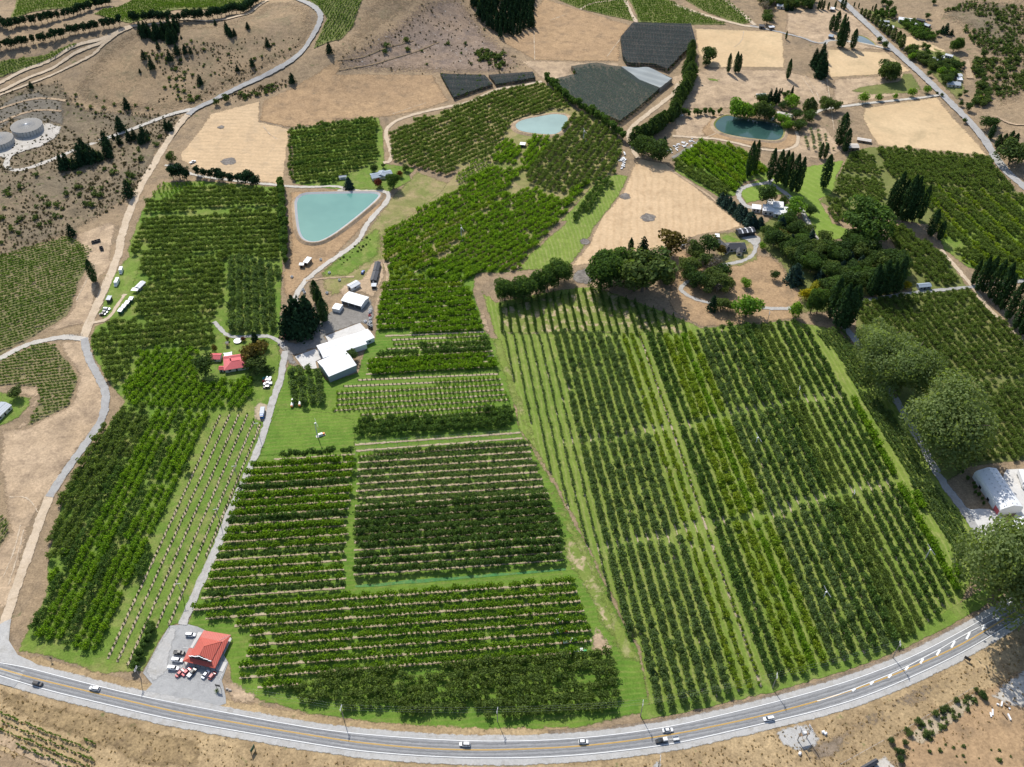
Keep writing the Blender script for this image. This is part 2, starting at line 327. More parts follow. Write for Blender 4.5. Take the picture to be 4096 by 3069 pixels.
def sheet(name, pts, mat, layer=1, jit=.8, step=6., parent=None, sm=0, kind='structure', label=None, dz=0.):
    if isinstance(pts, str): pts = W(pts)
    if sm: pts = smooth(pts, sm, True)
    b = resample(pts, step if jit else max(step, 9), True)
    if jit: b = [(x + random.gauss(0, jit * .5), y + random.gauss(0, jit * .5)) for x, y in b]
    n = len(b); vs_ = [Vector(p) for p in b]
    xs = [p[0] for p in b]; ys = [p[1] for p in b]
    fd = FADE.get(name) if isinstance(mat, str) and mat in GARGS else None
    if fd:
        mat = faded(mat); rim = max(1.6, fd * .8)
        q = resample(pts, max(5., rim), True); nq = len(q)
        for k in range(nq):
            p0, p1 = q[k - 1], q[(k + 1) % nq]; tx, ty = p1[0] - p0[0], p1[1] - p0[1]; L_ = math.hypot(tx, ty) or 1
            for sg in (1, -1):
                x, y = q[k][0] - sg * ty / L_ * fd, q[k][1] + sg * tx / L_ * fd
                if inside(b, x, y): vs_.append(Vector((x, y)))
    g = 7.0
    gx = np.arange(min(xs), max(xs), g); gy = np.arange(min(ys), max(ys), g)
    if len(gx) and len(gy):
        XX, YY = np.meshgrid(gx, gy); HH = hgt(XX, YY)
        if HH.max() > 0:
            for x, y, h in zip(XX.ravel(), YY.ravel(), HH.ravel()):
                if h > 0 and inside(b, x, y): vs_.append(Vector((x, y)))
    v2, e2, f2, *_ = delaunay_2d_cdt(vs_, [(i, (i + 1) % n) for i in range(n)], [], 1, 1e-4)
    va = np.array([(v.x, v.y) for v in v2]); hz = hgt(va[:, 0], va[:, 1])
    z = hz + layer * LAYER * np.where(hz > 0, 2.6, 1.) + dz + seq(layer)
    o = mesh(name, [(a[0], a[1], c) for a, c in zip(va, z)], [tuple(f) for f in f2], mat, parent)
    bm = bmesh.new(); bm.from_mesh(o.data); bmesh.ops.recalc_face_normals(bm, faces=bm.faces)
    if sum(f.normal.z for f in bm.faces) < 0: bmesh.ops.reverse_faces(bm, faces=bm.faces)
    bm.to_mesh(o.data); bm.free()
    if fd:
        B = np.array(b); B2 = np.roll(B, -1, 0); D = B2 - B; LL = (D ** 2).sum(1) + 1e-9; best = np.full(len(va), 1e9)
        for s0, d0, l0 in zip(B, D, LL):
            t = np.clip(((va - s0) @ d0) / l0, 0, 1); best = np.minimum(best, np.hypot(*(va - s0 - t[:, None] * d0).T))
        at = o.data.attributes.new('edge', 'FLOAT', 'POINT'); at.data.foreach_set('value', np.clip(best / fd, 0, 1))
    if parent is None: tag(o, label, None, None, kind)
    return o
def offset_line(p, d):
    out = []
    for i in range(len(p)):
        a = p[max(0, i - 1)]; b = p[min(len(p) - 1, i + 1)]
        tx, ty = b[0] - a[0], b[1] - a[1]; L = math.hypot(tx, ty) or 1
        dd = d[i] if isinstance(d, (list, np.ndarray)) else d
        out.append((p[i][0] - ty / L * dd, p[i][1] + tx / L * dd))
    return out
def ribbon(name, pts, w, mat, layer=3, parent=None, sm=2, step=4., jit=.25, kind='structure', nx=1):
    if isinstance(pts, str): pts = W(pts)
    c = resample(smooth(pts, sm), step)
    n = len(c)
    wa = np.array([w * .5 + random.gauss(0, jit) for _ in range(n)]); wb = np.array([w * .5 + random.gauss(0, jit) for _ in range(n)])
    A = offset_line(c, list(wa)); B = offset_line(c, list(-wb)); vs_ = []; fs = []
    cols = [A, c, B]; m = len(cols); fz = seq(layer)
    fd = isinstance(mat, str) and mat in GARGS and name not in ('highway',)
    if fd: mat = faded(mat)
    for i in range(n):
        for q in cols:
            h = float(hgt(*q[i])); vs_.append((q[i][0], q[i][1], h + layer * LAYER * (2.6 if h > 0 else 1) + fz))
    for i in range(n - 1):
        for k in range(m - 1):
            fs.append((i * m + k + 1, i * m + k, (i + 1) * m + k, (i + 1) * m + k + 1)[::-1])
    o = mesh(name, vs_, fs, mat, parent)
    if o.data.polygons[0].normal.z < 0: o.data.flip_normals()
    if fd: at = o.data.attributes.new('edge', 'FLOAT', 'POINT'); at.data.foreach_set('value', [0., max(.7, w * .5 / .9), 0.] * n)
    if parent is None: tag(o, kind=kind)
    return o
# ------------------------------------------------------------------ the land
def terrain():
    def axis(a, b, s, far):
        core = list(np.arange(a, b + s, s)); lo, hi, d = core[0], core[-1], s; pre, post = [], []
        while lo > far[0]: d *= 1.5; lo -= d; pre.append(lo)
        d = s
        while hi < far[1]: d *= 1.5; hi += d; post.append(hi)
        return np.array(pre[::-1] + core + post)
    xs = axis(-700, 760, 6.5, (-7000, 7000)); ys = axis(100, 1240, 6.5, (-1500, 9000))
    X, Y = np.meshgrid(xs, ys); Z = hgt(X, Y); nx, ny = len(xs), len(ys)
    idx = np.arange(nx * ny).reshape(ny, nx)
    f = np.stack([idx[:-1, :-1], idx[:-1, 1:], idx[1:, 1:], idx[1:, :-1]], -1).reshape(-1, 4)
    me = bpy.data.meshes.new('ground'); me.vertices.add(nx * ny)
    me.vertices.foreach_set('co', np.stack([X, Y, Z], -1).ravel())
    me.loops.add(f.size); me.loops.foreach_set('vertex_index', f.ravel())
    me.polygons.add(len(f)); me.polygons.foreach_set('loop_start', np.arange(len(f)) * 4); me.polygons.foreach_set('loop_total', np.full(len(f), 4))
    me.update(); me.polygons.foreach_set('use_smooth', [True] * len(f)); me.materials.append(MAT['dryland'])
    tag(link('ground', me), kind='structure')
terrain()
# hillsides and dry paddocks
sheet('hillside', '2 -20,385 200,250 400,110 560,-10 800,-10 870,90 960,210 1010,250 1160,380 1290,500 1220,470 600,470 0,455', 'hill_purple', 1)
sheet('hillside', '1 870,180 1140,150 1480,125 1690,10 1850,5 1990,60 2000,170 1950,270 1870,350 1700,440 1500,530 1330,620 1220,690 1000,720 700,700 480,640 440,560 550,420 650,300', 'hill_tan', 1)
sheet('hillside', '2 -20,385 200,250 400,110 560,-10 190,-10 110,170 0,290 -120,330', 'hill_tan', 1)
sheet('scrub_slope', '1 -80,600 200,540 380,510 480,640 560,680 900,720 1180,720 1080,830 960,1050 880,1180 780,1280 620,1380 440,1480 0,1640 -120,1660', 'scrubland', 1)
sheet('graded_bank', '1 -60,700 100,600 250,580 400,640 410,800 280,770 100,760 -60,860', 'grey_bank', 2)
sheet('dry_paddock', '1 1650,640 2209,330 2 0,470 600,470 710,640 560,690 330,740 0,760 1 2209,770 1830,810 1640,770', 'orange_field', 1)
sheet('hillside', 'f 1250,180 1400,60 1600,0 2250,-20 2250,620 1900,640 1700,600 1640,420 1500,300', 'scrubland', 1)
sheet('hillside', 'f 1660,640 1900,640 2250,600 2250,1100 1950,1250 1800,1000', 'hill_tan', 1)
sheet('dry_paddock', '2 1215,90 1300,-10 1400,20 1530,60 1855,160 1790,250 1780,390 1500,390 1240,380 1010,250 1230,200', 'orange_field', 1)
sheet('dry_paddock', '2 1150,380 1500,390 1780,395 1800,440 1620,420 1470,440 1510,490 1370,520 1300,510', 'dirt', 1)
# stubble and hay fields
sheet('stubble_field', '1 1330,720 1640,640 1640,770 1830,815 1815,960 1785,1165 1500,1130 1260,1090 1140,1010 1130,980', 'dry_field_w', 1)
sheet('stubble_field', '2 1890,1000 2080,1030 2209,1140 3 430,1420 380,1450 150,1490 -60,1560 m 800,270 580,330 440,345 560,210 640,30 2 1780,1240 1840,1120', 'dry_field', 1)
sheet('hay_field', '3 1200,680 1660,612 1760,740 1985,985 1700,960 1280,920 1240,850 1185,740', 'hay_field', 1)
sheet('hay_field', '3 125,180 440,190 690,200 700,430 430,425 220,430 150,330', 'hay_field', 1)
sheet('hay_field', '3 970,310 1340,330 1500,450 1420,465 985,492 960,400', 'hay_field', 1)
sheet('dry_paddock', '3 -20,480 220,430 700,440 800,470 960,510 1000,640 900,700 780,640 300,690 0,690', 'dirt', 1)
sheet('dry_paddock', '3 710,60 880,20 1100,60 1380,320 950,300 700,200', 'dirt', 1)
sheet('dry_paddock', '3 1000,500 1450,465 1560,580 1080,665 1000,640', 'dirt', 1)
sheet('hay_field', 'f 850,400 1000,410 1380,580 1150,590 850,540', 'hay_field', 1)
sheet('green_patch', '3 1110,580 1160,550 1420,510 1440,465 1500,465 1570,570 1500,590 1250,600', 'olive_grass', 2)
sheet('green_patch', '3 205,490 290,500 280,520 220,512', 'grass', 2, jit=.3)
sheet('garden_ground', 'f 850,560 1000,640 1300,960 1480,1120 1560,1000 1540,800 1500,640 1300,560 1100,500', 'olive_grass', 1)
sheet('garden_ground', 'f 420,90 560,120 800,230 980,250 1250,460 1050,450 860,330 640,280', 'olive_grass', 1)
sheet('dirt_yard', '3 0,690 300,690 330,740 200,860 0,880', 'dirt', 1)
sheet('pond_bank', 'g 800,500 900,500 1000,500 1300,500 1560,560 1750,640 1900,720 1880,860 1700,960 1300,900 1000,840 700,780 640,700', 'orange_field', 2)
sheet('grove_ground', '3 830,810 960,800 1080,960 940,1010 800,1000 700,950', 'dirt', 1)
sheet('park_lawn', '3 400,1190 620,1100 800,1060 1060,1010 1110,980 1080,1010 1030,1120 1000,1230 920,1260 1010,1410 1110,1450 1110,1500 900,1540 860,1400 780,1290 700,1230 600,1250 450,1290', 'park_lawn', 2)
sheet('garden_ground', 'e 560,880 900,820 1000,900 1200,1000 1250,1250 1000,1350 760,1380 650,1300 560,1000', 'thin_grass', 2)
sheet('small_lawn', 'e 680,930 760,880 960,960 960,990 760,1000', 'lawn', 3, jit=.3)
sheet('woodland_floor', '3 500,1440 720,1300 860,1460 1000,1530 1180,1500 1320,1620 6 1440,60 1560,200 1400,290 1140,310 960,400 800,400 780,250 640,60 560,0', 'olive_grass', 2)
sheet('dry_knoll', '6 -40,330 0,-40 200,80 400,20 620,40 740,170 800,260 800,430 500,480 170,490 0,400', 'orange_field', 1)
# green orchard floors
sheet('orchard_grass', '7 110,930 170,790 290,560 300,300 360,80 4 400,1540 640,1160 780,960 680,830 600,700 560,580 600,480 680,450 800,300 830,100 800,0 1 880,1360 960,1230 1040,1150 1260,1140 1770,1180 1790,1640 4 1770,600 1790,700 1770,830 1720,950 1640,1230 7 1460,0 1300,420 1160,740 1070,780 1000,880 905,1060 850,1060 600,1070 300,960', 'grass', 1)
sheet('orchard_grass', '7 1180,760 1300,420 1460,0 4 1640,1230 1720,950 1800,760 b 1250,560 1420,620 1560,600 1720,760 2010,660 2120,350 2209,280 5 230,560 250,400 300,180 330,60 600,-60 1130,140 880,150 860,260 970,560 1040,560 1150,1130 1330,1400 8 1440,0 1560,230 1640,380 1780,700 1900,900 1990,1320 1860,1330 1500,1420 900,1450 300,1400 0,1350 7 1950,1330 1600,1230 1450,1150 1440,1010 1300,800', 'grass_rows', 1)
sheet('orchard_grass', '5 900,250 1000,560 1150,1130 1330,1400 8 1440,0 1560,230 1640,380 1780,700 1900,900 1960,1270 2050,1350 9 0,1320 330,1240 680,1120 1000,1030 1300,920 1560,810 1790,690 1850,560 1900,400 1950,250 1790,0 6 1700,1480 1420,980 1300,780 1130,590 1000,500 760,440 170,490 5 2140,420 1800,290 1600,230 1400,250 1000,330', 'grass_fan', 1)
sheet('orchard_grass', '1 1830,820 2209,760 2 0,770 260,740 290,820 300,1030 500,1060 330,1220 0,1200 1 1860,1165', 'grass', 1)
sheet('grass_slope', '2 500,1080 700,1150 720,1180 640,1250 450,1390 290,1500 300,1657 a 1900,600 1500,900 1200,1000 1000,1060 880,900 850,700 1100,470 1430,220 1550,60 2 330,1250', 'thin_grass', 1)
sheet('grass_slope', 'a 860,720 1100,480 1480,200 1620,60 1760,60 1720,440 1500,600 1250,760 880,760', 'grass', 2)
sheet('orchard_grass', '2 330,860 500,760 830,650 980,580 1290,520 1420,610 1500,690 1640,740 1810,900 1760,1100 1650,1140 1400,1400 1180,1657 640,1657 260,1657 290,1490 640,1220 760,1080 350,1030', 'thin_grass', 1)
sheet('grass_strip', '2 1640,1140 1760,1100 1840,1110 1780,1240 1640,1420 1560,1560 m 440,345 100,380 200,250 420,60 2 1400,1400', 'grass_fan', 2)
sheet('orchard_grass', '3 0,1000 170,880 420,940 590,1050 600,1120 450,1150 390,1240 290,1250 0,1080', 'grass', 1)
sheet('orchard_grass', '3 1100,960 1260,925 1500,950 1980,1000 2160,1210 2240,1240 2240,1657 1900,1657 1720,1520 1600,1420 1300,1380 1110,1400 920,1270 1040,1100', 'olive_grass', 1)
sheet('orchard_grass', '3 1290,1380 1430,1430 1640,1560 6 1690,0 1840,210 1870,240 1500,280 1420,100 1400,0', 'olive_grass', 1)
sheet('orchard_grass', '3 1650,1430 2240,1240 2240,1657 6 2240,220 2080,200 1850,110 1700,0', 'grass', 2)
sheet('orchard_grass', '6 1130,320 1500,280 1870,245 2240,650 2240,1330 1870,1370 1700,1480 1420,980 1150,590', 'olive_grass', 1)
sheet('crop_strip', '8 110,510 600,465 1000,435 1440,405 1440,420 1000,452 500,497 110,525', 'crop', 2, jit=.4)
sheet('bare_patch', '8 1600,830 1640,760 1720,860 1740,980 1600,930', 'dirt', 2, sm=1)
sheet('lane_grass', '5 960,560 1040,560 1150,920 1240,1140 1335,1400 8 1440,10 1560,240 1660,470 1830,800 1920,1000 1800,980 1700,760 1600,520 1500,300 1400,60 5 1280,1400 1170,1120 1080,900', 'lane_mix', 2)
sheet('worn_strip', '8 1420,190 1480,200 1560,300 1650,480 1730,700 1790,900 1730,900 1640,700 1540,500 1430,340', 'lane_patch', 3, jit=1.)
sheet('lane_grass', 'm 0,600 200,560 480,500 620,470 900,590 1170,700 1180,775 600,775 0,775', 'lane_patch', 2)
sheet('bare_patch', '5 900,330 880,400 930,540 980,520 930,400', 'dirt', 2, sm=1)
sheet('bare_patch', '7 1400,1070 1500,1130 1640,1200 1600,1260 1430,1250', 'dirt', 2, sm=1)
sheet('frost_fan_lawn', 'b 1130,1060 1700,1090 1990,1190 2000,1540 900,1600 1030,1240', 'grass_rows', 2)
# vineyard floors
sheet('vineyard_floor', '1 -40,1640 430,1490 600,1570 4 560,90 510,200 435,410 250,530 -40,690', 'vine_floor', 1)
sheet('vineyard_floor', '4 -40,720 250,585 350,600 430,700 500,800 440,990 160,1120 250,950 240,870 90,855 -40,870', 'vine_floor', 1)
sheet('vineyard_floor', 'k -60,340 300,475 620,600 720,650 720,780 400,780 -60,540', 'vine_floor', 1)
sheet('vineyard_floor', '7 -40,40 65,100 55,200 -40,310', 'vine_floor', 1)
sheet('vineyard_floor', '1 -60,400 480,275 500,290 -60,510', 'olive_grass', 2)
sheet('vineyard_floor', '1 590,90 720,50 900,-20 1690,-20 1500,60 940,115 830,150 760,140', 'olive_grass', 2)
sheet('vineyard_floor', '1 100,-20 690,-20 700,20 440,60 200,80 60,120', 'olive_grass', 2)
sheet('vineyard_floor', '1 1860,-20 2300,-20 2 110,160 0,270 1 2120,260 1970,320 2060,120', 'olive_grass', 2)
sheet('vineyard_floor', '2 830,-20 1050,-20 1000,50 850,40', 'olive_grass', 2)
sheet('vineyard_floor', '2 1340,-20 1810,-20 1880,140 1530,60', 'olive_grass', 2)
sheet('vineyard_floor', '2 1830,-20 2050,-20 2209,60 3 340,160 0,160 2 1900,145', 'olive_grass', 2)
sheet('vineyard_floor', '3 30,-20 310,-20 500,140 420,160 190,75', 'olive_grass', 2)
# yards, pads, tracks
sheet('tank_pad', '1 -60,1000 60,1000 130,970 300,920 415,815 290,770 90,840 -60,880', 'pale_gravel', 3, sm=1)
sheet('dirt_clearing', '1 470,1480 560,1450 720,1390 730,1440 700,1640 4 740,60 620,200 560,560 540,470 250,530 430,410 560,90', 'dirt', 1)
sheet('dirt_slope', '4 350,590 560,560 680,900 660,1050 440,1340 280,1600 7 180,150 90,600 -40,700 -40,300 60,180 4 0,1400 0,1130 170,1120 450,980 500,810 430,690', 'dirt', 1)
sheet('house_lawn', '4 -40,900 80,905 200,930 190,990 90,1080 -40,1130', 'lawn', 2)
sheet('dirt_yard', '4 0,870 240,860 260,960 170,1120 60,1200 190,990 190,930', 'dirt', 1)
sheet('pond_bank', '1 1830,1210 2209,1190 2 260,1215 300,1260 260,1330 160,1440 0,1600 a 1100,480 700,740 480,1000 420,1180 300,1000 280,700 400,560 400,100', 'orange_field', 1)
sheet('farm_yard', 'b 1200,300 1330,340 1440,260 1560,150 1640,40 1800,-60 a 1250,1190 1600,1090 1650,1250 1640,1500 1720,1657 b 2190,170 2050,115 1660,265 1700,335 1550,400 1325,490 1420,640 1240,560 1150,380', 'dark_yard', 2)
sheet('farm_yard', 'a 1180,1080 1130,960 1240,860 1480,780 1560,620 1640,520 1790,500 1800,760 1640,1090 1450,1000', 'dirt', 2)
sheet('concrete_pad', 'b 1325,490 1552,405 1640,500 1552,545 1570,625 1425,625', 'concrete', 3, jit=0)
sheet('concrete_pad', 'b 1660,265 2045,118 2115,195 1990,230 1700,335', 'concrete', 3, jit=0)
sheet('gravel_pad', 'b 860,1080 900,1000 960,985 1040,1020 1060,1100 1000,1220 880,1210', 'soil_strip', 3, sm=1)
sheet('car_park', '7 1070,770 1190,755 1300,800 1440,1000 1400,1110 1430,1260 1200,1330 860,1240 960,1130 905,1060 1000,880', 'lot', 2, sm=0, jit=.5)
sheet('gravel_apron', '7 1070,770 1130,780 1090,900 1060,1050 960,1125 905,1060 1000,880', 'shoulder', 3, jit=.5)
sheet('concrete_path', 'c 1195,440 1275,452 1085,760 1040,742', 'concrete', 4, jit=0)
sheet('concrete_path', 'c 1640,1015 1762,1040 1680,1222 1560,1195', 'concrete', 4, jit=0)
sheet('house_lawn', '4 1240,800 1330,640 1370,520 1450,560 1650,560 1750,600 1770,640 1760,760 1700,830 1250,830', 'lawn', 2)
sheet('house_lawn', '2 0,1180 0,1120 130,1080 240,1030 330,1040 450,1090 470,1140 380,1190 250,1200 100,1195', 'lawn', 2)
sheet('camp_lawn', '4 770,80 850,10 900,60 850,210 900,260 820,330 760,430 700,445 650,440 615,400 660,300 705,180', 'lawn', 2)
for s, w, m in [
    ('4 310,1560 400,1420 560,1200 640,1080 675,950 655,860 600,760 550,660 532,560', 5.0, 'rural_road'),
    ('7 -20,900 20,790 60,650 120,480 200,250 290,0 4 310,1560 400,1420', 5.4, 'track'),
    ('4 532,580 545,500 590,400 650,270 700,150 760,0 1 760,1500 840,1280 900,1150 960,1060 1020,950 1100,830 1170,740 1235,690', 6.0, 'track'),
    ('4 -60,710 0,690 100,630 200,590 330,560 430,550 535,567', 4.6, 'pale_gravel'),
    ('4 590,460 650,450 700,420 750,340 790,280', 3.0, 'track'),
    ('1 1190,730 1235,690 1330,650 1400,610 1500,560 1650,490 1800,420 1900,340 1970,240 2010,170 2030,100 1990,50 1900,10 1830,-30', 5.5, 'rural_road'),
    ('1 1235,690 1150,708 1050,735 900,795 750,850 600,900 480,945 350,1000 200,1060 90,1080 40,1060 45,1010 90,960', 4.6, 'pale_gravel'),
    ('1 -60,560 0,525 200,425 400,335 600,260 750,205 840,165 1000,150 1300,130 1500,120 1600,60 1690,5', 4.5, 'track'),
    ('1 -60,610 0,580 200,485 400,390 560,305 680,250 800,190 840,168', 4.0, 'track'),
    ('1 -60,640 0,600 200,530 350,465 500,400 600,345 640,290 720,235', 3.0, 'track'),
    ('1 -40,705 150,640 270,620 420,640', 3.0, 'dirt'), ('1 -40,800 120,725 250,695 390,705', 3.0, 'dirt'),
    ('1 1040,1045 1100,1050 1200,1100 1300,1120 1500,1145 1700,1165 1850,1182 2000,1182 2130,1175 2200,1200', 3.2, 'pale_gravel'),
    ('2 0,1208 60,1205 200,1210 300,1208 333,1235 300,1290 260,1330 180,1420 a 1430,220 1300,330 1100,470 950,570 800,680 660,800 560,920 495,1040 480,1190', 4.2, 'pale_gravel'),
    ('2 1290,515 1150,545 1000,562 850,645 700,675 550,705 400,748 330,790 300,830 318,900 345,980 330,1022 290,1030', 4.0, 'track'),
    ('2 2150,530 2130,590 2050,650 1960,720 1880,780 1830,840 1860,940 1900,1000', 4.5, 'track'),
    ('a 480,1190 470,1400 560,1560 b 1150,370', 4.0, 'dark_yard'),
    ('a 640,830 800,800 1100,775 1350,765', 2.4, 'dirt'),
    ('4 1350,455 1390,500 1430,540 1500,555 1600,545 1700,545 1760,575 1795,620', 3.2, 'gravel'),
    ('5 250,430 240,330 330,190 290,60', 2.6, 'dirt'),
    ('p 880,-20 985,60 1100,175 1269,330 3 1300,240 1400,330 1500,420 1620,530 1750,660 1850,760 1940,860 2010,970 2080,1070 2209,1180 2300,1260', 7.0, 'rural_road'),
    ('3 1670,605 1400,635 1200,655 1080,672 940,690 890,715', 3.6, 'pale_gravel'),
    ('3 950,280 970,257 1050,257 1150,270 1300,300 1400,330', 3.6, 'pale_gravel'),
    ('p 0,262 150,295 350,340 550,390 650,435 750,445 775,412 850,405', 3.0, 'rural_road'),
    ('3 0,30 200,100 420,160 500,170 600,185', 4.5, 'track'), ('3 310,-10 420,80 510,160', 4.5, 'track'),
    ('2 1810,-10 1850,80 1890,150', 4., 'track'), ('2 1530,62 1600,20 1700,10 1810,-10', 3., 'track'),
    ('e 1430,60 1370,120 1250,135 1100,155 980,200 930,260 945,340 1000,430 1100,485 1250,485', 4.2, 'gravel'),
    ('e 1370,120 1550,210 1700,340 1850,500 1930,640 2000,800 2110,1010', 4.2, 'gravel'),
    ('e 1120,900 1190,1000 1190,1100 1130,1210 980,1275 820,1310 680,1330 6 20,230 80,290 180,330 370,360 550,370 800,372', 3.4, 'gravel'),
    ('6 1120,335 1500,272 1700,255 1870,235 2260,190', 3.4, 'rural_road'),
    ('6 1070,480 1160,590 1300,780 1420,980 1600,1300 1700,1480 1840,1657 9 1900,150 1960,260', 5.0, 'rural_road'),
    ('6 1680,0 1760,90 1870,215 1980,370 2100,480 2260,650', 3.6, 'track'),
    ('3 -10,860 150,870 300,880 600,960 760,940 790,880 770,830', 3.4, 'track'),
    ('3 1870,500 1850,430 1840,380', 6., 'dirt'),
    ('f 1900,1300 2060,1390 2250,1390', 2.5, 'dirt'),
    ('3 -20,1075 200,1220 290,1290', 2.5, 'dirt'), ('3 -10,1000 180,880', 3.5, 'dark_yard'),
    ('2 0,450 250,410 500,330 640,270', 1.6, 'hill_tan'), ('2 0,385 130,375 300,310 480,260', 1.6, 'hill_tan'),
    ('k -40,540 150,640 420,760', 4.5, 'dirt'),
    ]:
    ribbon('gravel_track' if 'gravel' in m else ('rural_road' if m == 'rural_road' else 'farm_track'), s, w, m, 3 if m != 'rural_road' else 4)
for s in ('3 800,480 860,560 900,640 935,690', '3 830,480 890,560 920,640', '3 965,500 985,640 1010,820', '7 130,130 90,300 20,460', '7 150,160 110,330 50,520', '4 60,1560 180,1560 240,1657', '4 560,640 620,800 660,900', '4 720,60 640,230 590,380', '4 480,320 540,210 600,90', '3 300,700 320,820 200,870', '2 1240,200 1245,380', '2 1340,130 1450,90', '2 1700,360 1790,240', '3 440,200 430,260 380,300', '1 1660,800 1700,850 1750,880', '2 350,720 560,650'):
    ribbon('wheel_track', s, 1.0, 'track', 2.4, jit=.2)
ribbon('driveway', '4 1800,640 1790,720 1770,830 1720,950 1690,1080 1640,1230 1560,1420 1450,1657 7 1380,250 1300,420 1230,580 1150,760', 4.6, 'gravel', 4)
sheet('drive_pad', 'e 940,920 1180,880 1280,950 1240,1030 1160,1100 1100,1000', 'gravel', 3, sm=1)
sheet('forecourt', 'd 900,1080 1150,1180 1500,1180 1700,1250 1900,1500 2300,1500 2300,380 1850,400 1800,560 2000,900 2150,1100 1800,1700 1250,1700', 'concrete', 3, jit=.3)
# burnt heaps in the stubble
for i, (s, r) in enumerate([('1 1397,806', 3.4), ('1 1443,1020', 6.5), ('2 1815,1240', 5.0), ('2 1960,1375', 6.0), ('2 1560,1527', 4.6), ('m 525,408', 8.5)][:6]):
    cx_, cy_ = W1(s); sheet('burnt_patch', [(cx_ + r * random.uniform(.8, 1.15) * math.cos(a), cy_ + r * random.uniform(.8, 1.15) * math.sin(a)) for a in np.linspace(0, 6.28, 15)[:-1]], 'ash', 2, jit=.4, step=2)
# hedgerow verge and the south bank of the highway
up_ = W('7 -200,970 130,1020 330,1072 580,1138 900,1215 1400,1310 1800,1385 8 0,1437 500,1480 900,1497 1300,1492 1700,1462 9 0,1400 300,1330 600,1258 900,1178 1200,1085 1500,965 1800,810 2000,695 2209,560')
lo_ = W('k -100,135 110,200 300,258 600,330 1000,425 1271,477 8 0,1540 300,1572 600,1592 900,1602 1200,1600 1500,1585 1800,1555 9 0,1512 300,1445 600,1375 900,1305 1200,1215 1500,1090 1800,945 2000,830 2209,700')
ye_ = W('k -100,95 0,120 200,180 600,275 1000,370 1271,427 8 0,1487 300,1522 600,1545 900,1552 1200,1545 1500,1530 1800,1500 9 0,1452 300,1392 600,1325 900,1245 1200,1150 1500,1030 1800,895 2000,775 2209,650')
def extend(p, d):
    a, b = p[0], p[1]; L = math.dist(a, b); s = (a[0] + (a[0] - b[0]) / L * d, a[1] + (a[1] - b[1]) / L * d)
    a, b = p[-1], p[-2]; L = math.dist(a, b); e = (a[0] + (a[0] - b[0]) / L * d, a[1] + (a[1] - b[1]) / L * d)
    return [s] + p + [e]
up_, lo_, ye_ = [resample(smooth(extend(p, 260), 3), 5) for p in (up_, lo_, ye_)]
def band(name, A, B, mat, layer, jit=0.):
    return sheet(name, A + B[::-1], mat, layer, jit=jit, step=5)
so_ = offset_line(lo_, -9.0)
sheet('dry_verge', lo_ + offset_line(lo_, -30.)[::-1], 'verge', 1, jit=1.)
sheet('rough_bank', 'k 0,240 300,340 640,420 1000,520 1271,560 1271,745 900,745 700,640 400,540 0,360', 'rough_bank', 2, jit=1.)
sheet('rough_bank', 'j 1450,960 1700,830 1950,700 2212,600 i 500,990 900,760 1500,540 1700,470 1800,440 1700,560 1200,800 800,1000 400,1250 100,1480 j 1450,1020', 'bark_edge', 2, jit=1.2)
sheet('nursery_ground', 'i 700,1270 1000,1080 1660,700 1760,740 2250,420 2250,1660 900,1660 750,1400', 'orange_field', 2)
sheet('gravel_bed', 'i 940,1200 1060,1060 1640,740 1700,880 1240,1240 1080,1330 960,1300', 'soil_strip', 3)
sheet('gravel_yard', 'i 1850,800 2000,640 2250,480 2250,940 2000,900', 'pale_gravel', 3)
sheet('gravel_yard', 'i 560,1500 640,1440 800,1560 850,1660 480,1660', 'pale_gravel', 3)
sheet('gravel_yard', 'j 1400,600 1600,540 1780,560 1890,700 1850,800 1700,850 1500,800 1380,700', 'shoulder', 2, sm=1)
sheet('gravel_yard', 'j 30,950 100,930 150,1000 120,1060 20,1060', 'shoulder', 2, sm=1)
sheet('green_patch', 'i 1450,1310 1650,1210 1720,1260 1600,1350 1480,1360', 'thin_grass', 3)
ribbon('mown_verge', offset_line(up_[len(up_) // 2 + 12:], 8.2), 7.0, 'lawn', 1.5, sm=0)
sheet('roadside_strip', up_[len(up_) // 2:] + offset_line(up_[len(up_) // 2:], 4.6)[::-1], 'bark_edge', 2, jit=.7)
sheet('roadside_strip', up_[:len(up_) // 2 + 4] + offset_line(up_[:len(up_) // 2 + 4], 6.5)[::-1], 'verge', 1.5, jit=.9)
band('road_shoulder', offset_line(up_, 3.0), offset_line(lo_, -3.4), 'shoulder', 3, jit=.2)
band('highway', offset_line(up_, .35), offset_line(lo_, -.35), 'asphalt', 4)
for o_, base_ in ((1.05, ye_), (2.65, ye_), (-1.05, ye_), (-2.65, ye_)): ribbon('wheel_path', offset_line(base_, o_), .95, 'tyre_polish', 4.45, sm=0, jit=.06)
sheet('old_seal', 'k -100,90 100,150 165,120 125,200 90,240 -100,190', 'lot', 4.4, jit=.1)
sheet('side_road', '7 -120,880 -40,780 30,740 70,720 60,860 110,950 200,985 330,1075 100,1020 -120,960', 'shoulder', 3.5, jit=.3)
ribbon('edge_line', up_, .32, 'white_line', 4.95, sm=0, jit=0); ribbon('edge_line', lo_, .32, 'white_line', 4.95, sm=0, jit=0)
ribbon('centre_line', offset_line(ye_, .17), .17, 'yellow_line', 4.95, sm=0, jit=0); ribbon('centre_line', offset_line(ye_, -.17), .17, 'yellow_line', 4.95, sm=0, jit=0)
flush = W('i -90,850 0,830 320,715 530,630 730,550 930,455 1090,370 1280,270 1440,175 1620,75 1770,0 1950,-90')
ribbon('median_line', flush, .3, 'white_line', 4.95, sm=0, jit=0)
